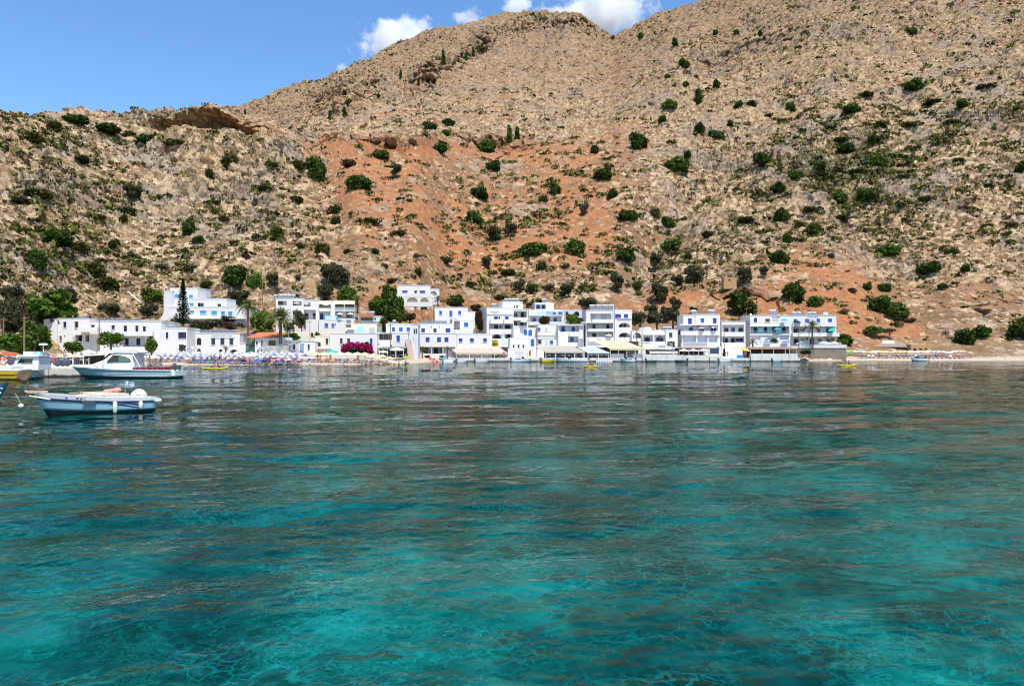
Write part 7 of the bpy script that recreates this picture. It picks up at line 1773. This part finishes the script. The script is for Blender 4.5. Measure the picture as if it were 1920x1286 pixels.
ow = empty("cabin_boat", ((-6 - 960) / F * 79.5, 79.5, 0), math.pi, "white cabin boat with a square wheelhouse behind the yellow boat", "boat"); L = 8.4
sheer, half = hull_bands(ow, L, 2.8, 1.5, 1.1, [(0, .36, "antifouling", G_BLACK, 0), (.36, 1.0, "hull", G_WHITE, .004)], keel=-.4, rake=.6)
def wx(px): return -((px - 960) / F * 78.3 - ow.location.x)
def wz(py): return EYE - (py - HOR) / F * 78.3
loft("wheelhouse", [[(wx(px), -1.1, .9), (wx(px), -1.0, z - .05), (wx(px), 0, z), (wx(px), 1.0, z - .05), (wx(px), 1.1, .9)] for px, z in ((18, wz(682)), (31, wz(669)), (34, wz(668)), (68, wz(668)), (70.5, wz(670)))][::-1], G_WHITE, ow, True, False)
mb = MB(); mb.box(wx(73), wx(28), -1.2, 1.2, wz(668.6), wz(666.6)); mb.build("cabin_roof", G_WHITE, ow)
mb = MB(); mb.prism([(wx(59), wz(680)), (wx(31), wz(680)), (wx(38), wz(672.5)), (wx(59), wz(672.5))][::1], 1.03, 1.13); mb.build("side_window", G_TINT, ow)
mb = MB(); mb.box(wx(52), wx(37), -.6, .6, wz(666.5), wz(659)); mb.build("roof_locker", M_WPAINT, ow); mb = MB(); mb.box(wx(66), wx(60), -.4, .4, wz(666.5), wz(659.5)); mb.build("screen", SH['aqua'], ow)
mb = MB(); mb.tube((wx(68), 0, wz(660)), (wx(68), 0, wz(647)), .05); lathe(mb, [(.02, 0), (.42, .02), (.42, .14), (.3, .2), (.02, .22)], (wx(68), 0, wz(647.5)), n=16); mb.tube((wx(66), -.2, wz(660)), (wx(68), 0, wz(650)), .03); mb.tube((wx(71), .2, wz(660)), (wx(68), 0, wz(650)), .03); mb.build("radar_mast", M_WPAINT, ow)
mb = MB(); mb.tube((wx(0), 1.2, wz(664)), (wx(30), 1.2, wz(666)), .09, n=8); mb.tube((wx(0), .8, wz(661)), (wx(28), .8, wz(663)), .09, n=8); mb.build("orange_fender", G_ORG, ow)
mb = MB()
for k in range(10): mb.tube((wx(2 + 4 * k), 1.25, 1.1), (wx(2 + 4 * k), 1.25, wz(682)), .02, n=6)
mb.tube((wx(0), 1.25, wz(682)), (wx(42), 1.25, wz(682)), .022, n=6); mb.build("handrail", M_WPAINT, ow)
# the stern of another blue boat just entering the picture
oe = empty("blue_boat", ((-70 - 960) / F * 45, 45, 0), 0, "blue boat stern with white lettering entering at the left edge", "boat"); L = 5.4
sheer, half = hull_bands(oe, L, 2.0, 1.05, .9, [(0, .4, "antifouling", G_BLACK, 0), (.4, 1.0, "hull", gelcoat("deep_teal_hull", (0.05, 0.17, 0.20)), .004)], keel=-.4, rake=.8)

cu = bpy.data.curves.new("t", 'FONT'); cu.body = "ιδής"; cu.size = .5; cu.extrude = .01; cu.shear = .3; o = bpy.data.objects.new("t", cu); COL.objects.link(o); bpy.context.view_layer.update()
me = bpy.data.meshes.new_from_object(o.evaluated_get(bpy.context.evaluated_depsgraph_get())); bpy.data.objects.remove(o); o = link_mesh("name_lettering", me, M_WPAINT, oe); o.rotation_euler = (math.pi / 2, 0, math.radians(24)); o.location = (1.62, -.78, .52)
# --- small craft
def small_boat(px, py, ln, rz, label, hullm, kind='speed', beam=1.9):
    Y = EYE * F / (py - HOR); o = empty({'speed': "speedboat", 'dinghy': "dinghy", 'launch': "launch", 'rib': "inflatable_boat"}[kind], ((px - 960) / F * Y, Y, 0), rz, label, "boat", "small boats moored along the quay")
    fb, fs = (.85, .6) if kind != 'dinghy' else (.55, .42)
    sh, hf = hull_bands(o, ln, beam, fb, fs, [(0, .38, "antifouling", G_BLACK, 0), (.38, 1.0, "hull", hullm, .004)], keel=-.35, rake=.6, n=10)
    x_ = lambda t: -ln / 2 + ln * t
    loft("deck", [[(x_(t), -hf(t, 1) * .97, sh(t)), (x_(t), 0, sh(t) + .05), (x_(t), hf(t, 1) * .97, sh(t))] for t in [(.55 if kind != 'launch' else .3) + .44 * k / 6 for k in range(7)]], G_WHITE, o, False)
    if kind in ('speed', 'launch'):
        mb = MB(); xs = ln * .06; mb.quad((xs + .5, -.6, fs + .1), (xs + .5, .6, fs + .1), (xs + .1, .5, fs + .65), (xs + .1, -.5, fs + .65)); mb.quad((xs + .5, .62, fs + .1), (xs - .2, .7, fs + .1), (xs - .2, .6, fs + .5), (xs + .1, .52, fs + .65)); mb.quad((xs - .2, -.7, fs + .1), (xs + .5, -.62, fs + .1), (xs + .1, -.52, fs + .65), (xs - .2, -.6, fs + .5)); mb.build("windscreen", G_TINT, o)
        mb = MB(); mb.box(-ln * .3, -ln * .05, -.6, .6, fs - .1, fs + .18); mb.build("seat", G_GREY if kind == 'speed' else G_WHITE, o)
    else:
        mb = MB()
        for k in range(2): mb.box(-ln * .28 + .9 * k, -ln * .28 + .9 * k + .25, -beam * .4, beam * .4, fs - .12, fs - .07)
        mb.build("thwart", G_VARN, o)
    mb = MB(); mb.box(-ln / 2 - .35, -ln / 2 + .02, -.16, .16, fs - .1, fs + .5); mb.tube((-ln / 2 - .2, 0, -.4), (-ln / 2 - .2, 0, fs), .06); mb.build("outboard_motor", G_GREY, o)
    return o
small_boat(978, 678.2, 4.9, .12, "white speedboat with a dark windscreen moored by the grey roller shutter", G_WHITE)
small_boat(1072, 678.0, 8.0, math.pi, "long white launch moored under the grey beige awning", G_WHITE, 'launch', 2.2)
b_ = small_boat(1028, 679.3, 3.4, .3, "bright yellow inflatable boat left of the long white launch", gelcoat("yellow_rubber", (0.66, 0.52, 0.02), .5), 'rib', 1.7)
small_boat(1176, 678.6, 3.7, math.pi - .2, "little white motorboat before the glass screen", G_WHITE)
small_boat(1222, 678.8, 2.6, .2, "dark little dinghy at the corner of the white quay wall", G_GREY, 'dinghy', 1.4)
small_boat(1276, 678.6, 3.0, 2.6, "black inflatable dinghy moored below the three white parasols", G_GREY, 'dinghy', 1.5)
small_boat(1361, 678.4, 3.4, .1, "small white open boat below the teal shop window", G_WHITE, 'dinghy', 1.5)
small_boat(1458, 678.8, 2.4, .0, "small pale dinghy under the brown roofed terrace", G_SEALIT, 'dinghy', 1.3)
small_boat(1721, 676.6, 4.4, math.pi + .2, "white and pink motorboat drawn up at the far pebble beach", G_WHITE)
small_boat(905, 679.0, 3.4, .1, "white dinghy below the faded pink and green awning", G_WHITE, 'dinghy', 1.5)
small_boat(868, 679.2, 2.8, .3, "little white dinghy at the end of the pink and green awning", G_WHITE, 'dinghy', 1.4)
small_boat(340, 692, 3.0, 1.4, "white dinghy tied behind the cruiser's stern", G_WHITE, 'dinghy', 1.4)
# pedal boat
Y = 183; o = empty("pedal_boat", ((838 - 960) / F * Y, Y, 0), .6, "white pedal boat with a slide drawn up by the small palm", "pedal boat"); mb = MB(); mb.box(-1.3, 1.3, -.75, -.35, -.1, .4); mb.box(-1.3, 1.3, .35, .75, -.1, .4); mb.build("float", M_WPAINT, o); mb = MB(); mb.box(-1.0, 1.0, -.7, .7, .403, .5); mb.build("deck", M_WPAINT, o); mb = MB(); mb.prism([(-1.2, .5), (.2, .5), (-.4, 1.5), (-.7, 1.5)], -.3, .3); mb.build("slide", SH['pale'], o)
# kayaks with two paddlers each
def kayak(px, py, rz, label, k):
    Y = EYE * F / (py - HOR); o = empty("kayak", ((px - 960) / F * Y, Y, 0), rz, label, "kayak", "yellow kayaks on the bay")
    secs = []
    for i in range(15):
        t = i / 14; w = .39 * max(.03, math.sin(math.pi * (.03 + .94 * t))) ** .6; zb = -.08 + .22 * abs(2 * t - 1) ** 3; zt = .19 + .16 * abs(2 * t - 1) ** 3; x = -2.1 + 4.2 * t
        secs.append([(x, w * math.cos(a), (zb + zt) / 2 + (zt - zb) / 2 * math.sin(a)) for a in [2 * math.pi * j / 12 for j in range(13)]])
    loft("hull", secs, gelcoat("yellow_kayak_plastic", (0.68, 0.50, 0.02), .4), o)
    Wm = Matrix.Translation(o.location) @ Matrix.Rotation(rz, 4, 'Z')
    for x, top, lb_ in ((.55, None, "front"), (-.75, "white", "rear")):
        person('paddle', Wm @ Vector((x, 0, .12)), rz + math.pi / 2, 0, top, "black", 0, f"{lb_} paddler of the kayak {k}", "kayak paddlers")
        pd = empty("paddle", Wm @ Vector((x + .35, 0, .55)), rz, f"paddle held by the {lb_} paddler of the kayak {k}", "paddle", "kayak paddles"); mb = MB(); mb.tube((0, -1.0, .12), (.1, 1.0, -.12), .016, n=6); mb.build("shaft", G_GREY, pd); mb = MB(); mb.box(-.02, .02, -1.3, -1.0, .05, .22); mb.box(.08, .12, 1.0, 1.3, -.24, -.07); mb.build("blade", G_YEL, pd)
kayak(403, 691.5, .75, "yellow double kayak off the beach before the teal shuttered house", "off the left beach"); kayak(1106, 688.2, .9, "yellow double kayak in mid bay before the pale blue awning", "in mid bay"); kayak(1587, 686.0, .35, "yellow double kayak off the stone walled terrace", "off the stone walled terrace")

# ------------------------------------------------------------------ people and things on pier and quay
for px, Y, kind, top, bot, lab in ((86, 92, 'stand', None, "orange", "bare chested person standing under the cream awning on the pier"), (98, 90, 'sit', "red", "red", "person in red sitting on the pier edge"), (103, 94, 'walk', "pink", "blue", "person in a pink top walking on the pier"), (91, 88, 'sit', "white", "black", "person in white sitting by the cabin boat"), (122, 96, 'stand', "grey", "blue", "person in grey standing beside the stacked tyres"), (153, 104, 'stand', "blue", "blue", "person in blue at the end of the cream awning"), (172, 108, 'sit', "red", "black", "person in red sitting behind the cruiser's bow")):
    person(kind, ((px - 960) / F * Y, Y, 1.02 + (.42 if kind == 'sit' else 0)), R.uniform(-1, 1), R.choice([0, 1]), top, bot, 0, lab, "people on the pier")
for px, Y, kind, top, bot, lab in ((849, 192.5, 'stand', "black", "black", "person in black standing at the taverna steps"), (1398, 190.6, 'stand', None, "red", "bather in red shorts on the quay below the yellow parasol"), (1364, 190.8, 'stand', None, "pink", "person in pink shorts on the quay below the teal windows"), (1497, 190.4, 'walk', "blue", "black", "person in a blue shirt at the end of the white wall"), (945, 190.5, 'stand', "red", "blue", "person in red by the grey shutter"), (1209, 190.6, 'stand', "white", "grey", "person in white beside the gabled canopy")):
    person(kind, ((px - 960) / F * Y, Y, .87), R.uniform(-1, 1), R.choice([0, 1]), top, bot, 0, lab, "people on the quay")
for k, (px, py) in enumerate(((374, 687), (565, 686), (615, 685.5), (700, 684.5), (748, 683), (760, 681.5), (1742, 677.5))):
    Y = EYE * F / (py - HOR); person('stand', ((px - 960) / F * Y, Y, -1.05), R.uniform(-2, 2), R.choice([0, 1]), None, R.choice(["red", "black"]), 0, f"swimmer standing chest deep off the beach, {ORD[k]} from the left", "swimmers")
for k, px in enumerate((108, 113, 117)):
    o = empty("scooter_wheel" if 0 else "tyre", ((px - 960) / F * 90, 90 + k * .5, 1.02), R.random(), f"black tyre standing on the pier, {ORD[k]} from the left", "tyre", "tyres on the pier"); mb = MB(); lathe(mb, [(.2, -.1), (.36, -.12), (.42, 0), (.36, .12), (.2, .1)], (0, 0, .42), 'y', 18); mb.build("tread", G_GREY, o, True)
for k in range(10):
    px = 1119 + 3.1 * k; Y = 189; o = empty("float", ((px - 960) / F * Y, Y, .05), 0, f"white float in the row before the pale blue awning, {ORD[k]} from the left", "float", "row of floats at the quay"); mb = MB(); lathe(mb, [(.02, -.2), (.15, -.14), (.2, 0), (.15, .14), (.02, .2)], (0, 0, 0), n=10); mb.build("body", M_TANK, o, True)
for k in range(6):
    px = 808 + 5.5 * k; Y = 184; o = empty("beach_chair", ((px - 960) / F * Y, Y, gz(px, Y) + .02), R.uniform(-.6, .6), f"red deck chair on the shore by the small palm, {ORD[k]} from the left", "deck chair", "red deck chairs"); mb = MB(); mb.box(-.3, .3, -.35, .3, .3, .36); mb.build("seat", LM[2], o); mb = MB(); mb.v += [(-.3, .25, .36), (.3, .25, .36), (.3, .6, .95), (-.3, .6, .95), (-.3, .3, .33), (.3, .3, .33), (.3, .65, .92), (-.3, .65, .92)]; mb.f += [(0, 1, 2, 3), (7, 6, 5, 4), (0, 4, 5, 1), (1, 5, 6, 2), (2, 6, 7, 3), (3, 7, 4, 0)]; mb.build("backrest", LM[2], o)
    mb = MB()
    for sx in (-.27, .27): mb.tube((sx, -.3, 0), (sx, .3, .33), .02, n=5); mb.tube((sx, .3, 0), (sx, -.3, .33), .02, n=5)
    mb.build("leg", M_WOOD, o)
o = empty("paddle_board", at(1387, 672, 190.6), 0, "bright blue board propped on the quay beside the yellow parasol", "board"); mb = MB(); mb.prism([(-.75, 0), (.75, 0), (.75, .85), (-.75, .85)], 0, .1); mb.build("deck", plain("bright_blue_foam", (0.03, 0.25, 0.55), .5), o)
for k in range(9):
    px = 1502 + 7 * k; Y = 200 + R.uniform(-1, 1); g = at(px, 671 - R.uniform(0, 3), Y); o = empty("rock_platform" if 0 else "sunbathing_mat", g, R.uniform(-.3, .3), f"orange sunbathing mat on the rocks below the stone wall, {ORD[k]} from the left", "mat", "orange mats on the rocks"); mb = MB(); mb.box(-.45, .45, -.9, .9, 0, .12); mb.build("cushion", LM[7], o)

# ------------------------------------------------------------------ poles and lamps
def pole(px, pyt, pyb, Y, label, r=.10, lamp=False, cross=True, lean=0):
    b_ = at(px, pyb, Y); hgt = (pyb - pyt) / F * Y; o = empty("utility_pole" if not lamp else "street_lamp", b_, 0, label, "pole" if not lamp else "street lamp", "poles of the village"); o.rotation_euler[1] = math.radians(lean)
    mb = MB(); mb.tube((0, 0, -.6), (0, 0, hgt), r * 1.15, r * .8, 8); mb.build("shaft", M_WOOD if not lamp else M_METAL, o)
    mb = MB()
    if lamp: mb.tube((0, 0, hgt - .1), (.7, -.2, hgt + .15), .03, n=6); mb.box(.55, 1.0, -.35, -.1, hgt + .08, hgt + .2); mb.build("lamp_head", M_TANK, o)
    elif cross: mb.box(-.6, .6, -.06, .06, hgt - .45, hgt - .33); mb.build("crossarm", M_WOOD, o)
pole(45.5, 592, 658, 128, "brown wooden pole with a small lamp beside the grove", .13); pole(7, 595, 650, 132, "thin wooden pole among the leftmost trees", .09); pole(186, 592, 652, 150, "tall brown pole before the long white hotel", .11); pole(182, 634, 676, 118, "grey pole behind the cruiser's cabin", .06, cross=False); pole(732, 607, 668, 168, "brown pole before the loggia of the taverna house", .11); pole(1007, 608, 652, 206, "rust brown pole between the white houses and the grey awning", .14)
pole(1194, 614, 647, 205, "dark pole in front of the single arched window", .12); pole(1358, 611, 662, 206, "slim dark pole before the teal shuttered house", .1); pole(1498, 618, 664, 205, "dark pole at the corner of the railed terrace", .13); pole(922, 535, 572, 240, "lone dark pole on the bank above the tall hotel", .1, cross=False); pole(492, 522, 582, 226, "pole on the bank behind the palms", .1); pole(748, 510, 560, 250, "pole high on the slope above the villa", .1, cross=False); pole(1306, 458, 496, 290, "pole on the slope above the four storey guesthouse", .1, cross=False)
pole(541, 620, 664, 168, "tall street lamp beside the white cottage", .06, True); pole(581, 601, 640, 182, "grey pole above the cottage roof", .07); pole(1400, 576, 600, 220, "thin aerial mast beside the turquoise loggia hotel", .05)
o = empty("fallen_pipe", at(240, 547, 205), 0, "long white pipe leaning on the bank above the long hotel", "pipe"); mb = MB(); d = at(265, 568, 200) - at(240, 547, 205); mb.tube((0, 0, 0), tuple(d), .16); mb.build("pipe", M_WPAINT, o)
# ------------------------------------------------------------------ palms, pine and garden plants of the village
palm(526, 600, 640, 48, 170, "big spreading date palm before the three storey white block", 3, 46, .5, .34); palm(465, 574, 652, 31, 176, "tall palm with hanging yellowed fronds beside the low teal shuttered house", 5, 38, .75, .26)
palm(329, 600, 616, 18, 190, "bushy palm at the foot of the tall dark pine", 8, 30, .4, .25); palm(670, 562, 584, 20, 215, "shaggy palm at the right end of the three storey block", 9, 34, .6, .25); palm(821, 562, 582, 16, 226, "feathery palm right of the arched white villa", 12, 28, .45, .2)
palm(423, 654, 667, 9, 168, "small young palm before the dark arch", 14, 20, .3, .14); palm(340, 655, 667, 9, 166, "small yellow green palm at the hotel's far end", 15, 20, .35, .14); palm(792, 655, 676, 10.5, 188, "small palm left of the porch", 17, 22, .5, .15); palm(839, 655, 676, 10.5, 188, "small palm right of the porch", 18, 22, .5, .15)
palm(1523, 611, 651, 24, 205, "tall palm before the balconies of the last white hotel", 20, 36, .55, .22); palm(1411, 642, 655, 15, 205, "low broad palm beside the turquoise loggia hotel", 21, 26, .5, .2); palm(1573, 640, 650, 9, 207, "small palm at the end of the railed terrace", 23, 20, .5, .14)
g = at(343, 612, 184); hgt = 88 / F * 184; o = empty("norfolk_pine", g, 0, "tall narrow dark Norfolk pine before the house with sky blue shutters", "pine tree"); rg = np.random.default_rng(3); pts = []; nn = []
for k in range(26):
    f = k / 25; z = hgt * (.06 + .93 * f); r = (1 - f) ** .8 * 13.5 / F * 184 + .10
    for b in range(7):
        a = b * .9 + k * .7 + rg.random() * .3
        for s_ in range(9):
            q = (s_ + 1) / 9; pts.append((math.cos(a) * r * q, math.sin(a) * r * q, z + .16 * math.sin(q * 2.5) * r + rg.normal() * .05)); nn.append((rg.normal() * .3, rg.normal() * .3, 1))
pts = np.array(pts); cm = leaves_mesh("crown", pts, .17, rg, 1.4, nrm=np.array(nn)); cm.materials.append(M_LEAF['pine']); link_mesh("crown", cm, parent=o); tm = tube_mesh("trunk", [[((0, 0, -.5), .2), ((0, 0, hgt * .5), .13), ((0, 0, hgt), .03)]]); tm.materials.append(M_BARK); link_mesh("trunk", tm, parent=o)
GP = "garden plants of the village"
plant_at('tree', 208, 652, 40, 34, 152, "clipped round dark green tree over the hotel's name board", 1, GP)
for px, pyb, w, h_, Y, kd, lab in ((545, 640, 32, 16, 184, 'tree', "green hedge on top of the pale retaining wall"), (596, 642, 14, 22, 183, 'tree', "climbing green bush at the end of the pale retaining wall"), (566, 622, 28, 40, 197, 'olive', "grey olive tree hiding the foot of the three storey block"), (490, 628, 44, 50, 196, 'tree', "green tree filling the gap left of the big palm"), (500, 642, 20, 26, 188, 'tree', "green bush under the big palm"), (390, 622, 60, 24, 190, 'olive', "wide olive below the sky blue shuttered house"), (432, 622, 50, 20, 191, 'dry', "dry hedge below the sky blue shuttered house"), (372, 624, 36, 18, 189, 'low', "yellowish shrub behind the solar roofed hotel end"), (736, 606, 40, 60, 222, 'bush', "dark green tree left of the arched white villa"), (712, 590, 40, 36, 222, 'tree', "green tree above the tile fragment house"), (750, 606, 36, 24, 214, 'tree', "bush under the arched white villa"), (768, 605, 44, 24, 208, 'dry', "brown thicket before the rusty earth wall"), (795, 584, 14, 10, 229, 'tree', "green bush on the villa's lower terrace"), (720, 628, 20, 40, 195, 'bush', "dark shrub beside the pale yellow house"), (771, 660, 12, 34, 182, 'tree', "green creeper beside the pink outside stair"),
    (898, 628, 16, 48, 209, 'darkred', "dark creeper on the wall left of the tall white hotel"), (926, 652, 17, 17, 205, 'yellow', "yellow flowering bush over the faded awning"), (1022, 612, 22, 20, 217, 'darkred', "dark red flowering climber on the terraced guesthouse"), (1072, 612, 26, 26, 216, 'tree', "green shrub between the terraced guesthouse and the large hotel"), (1086, 614, 20, 20, 216, 'olive', "grey shrub beside the large white hotel"), (1358, 668, 8, 13, 192, 'col', "little dark cypress at the foot of the slim pole"), (1445, 646, 24, 14, 212.5, 'bush', "dark plant filling the planted arch"), (1582, 652, 16, 18, 208, 'tree', "green bush at the end of the railed terrace"), (1510, 664, 26, 9, 203, 'low', "low green plant against the stone wall"), (1640, 628, 34, 18, 232, 'tree', "green bush above the reed roofed bar"), (1668, 628, 26, 14, 233, 'olive', "grey bush above the reed roofed bar"),
    (1200, 622, 34, 40, 222, 'olive', "grey olive behind the single arched window"), (1232, 616, 40, 34, 226, 'olive', "grey olive behind the two low gables"), (1262, 612, 34, 36, 228, 'olive', "grey olive behind the gap"), (1276, 660, 9, 50, 214, 'darkred', "dark creeper in the gap beside the four storey guesthouse"), (800, 671, 13, 5, 193.4, 'bush', "row of clipped plants in the left trough"), (829, 671, 13, 5, 193.4, 'bush', "row of clipped plants in the right trough"), (64, 660, 50, 60, 134, 'bush', "dense dark tree beside the brown wooden pole"), (24, 662, 60, 40, 130, 'tree', "bright green bush at the left edge"), (6, 620, 50, 60, 140, 'olive', "grey tree at the left edge"), (30, 600, 44, 50, 150, 'dry', "bare grey tree among the leftmost trees"), (136, 664, 32, 26, 146, 'tree', "light green bush before the outside stair"), (284, 664, 22, 32, 152, 'tree', "thin green tree before the dark hotel doorway")):
    if kd in ('yellow', 'darkred'):
        o = plant_at('bush', px, pyb, w, h_, Y, lab, 1, GP)
        for ch in o.children:
            if ch.name.startswith("crown"): ch.data = ch.data.copy(); ch.data.materials.clear(); ch.data.materials.append(M_LEAF[kd])
    else: plant_at(kd, px, pyb, w, h_, Y, lab, int(px) % 3, GP)
g = at(669, 665, 170); o = empty("bougainvillea", g, 0, "broad magenta bougainvillea draped over a dark arbour before the long white house", "bougainvillea", GP); m_ = 170 / F; rg = np.random.default_rng(9)
bl = [((dx) * m_, rg.normal() * .2, dz * m_, w * m_, 1.0, h_ * m_) for dx, dz, w, h_ in ((-20, 15, 9, 6), (-10, 17.5, 10, 6), (2, 17, 10, 6), (12, 15, 9, 7), (22, 12, 8, 8), (-24, 9, 5, 7), (26, 6, 5, 8))]
p_, d_ = crown_points(rg, 2600, bl); cm = leaves_mesh("blossom", p_, .13, rg, 1.2, nrm=d_); cm.materials.append(M_LEAF['magenta']); link_mesh("blossom", cm, parent=o)
bl = [((dx) * m_, .5, dz * m_, w * m_, .8, h_ * m_) for dx, dz, w, h_ in ((-12, 6, 12, 6), (4, 6, 12, 6), (16, 5, 9, 7), (0, 2, 26, 3), (18, 16, 7, 8))]
p_, d_ = crown_points(rg, 1800, bl); cm = leaves_mesh("foliage", p_, .14, rg, 1.2, nrm=d_); cm.materials.append(M_LEAF['bush']); link_mesh("foliage", cm, parent=o)
tm = tube_mesh("trunk", [[((-1.2, .3, -.3), .1), ((-1.1, .3, 1.2), .06), ((-.6, .2, 2.0), .03)], [((1.5, .3, -.3), .1), ((1.6, .3, 1.3), .06), ((1.2, .2, 2.0), .03)]]); tm.materials.append(M_BARK); link_mesh("trunk", tm, parent=o)
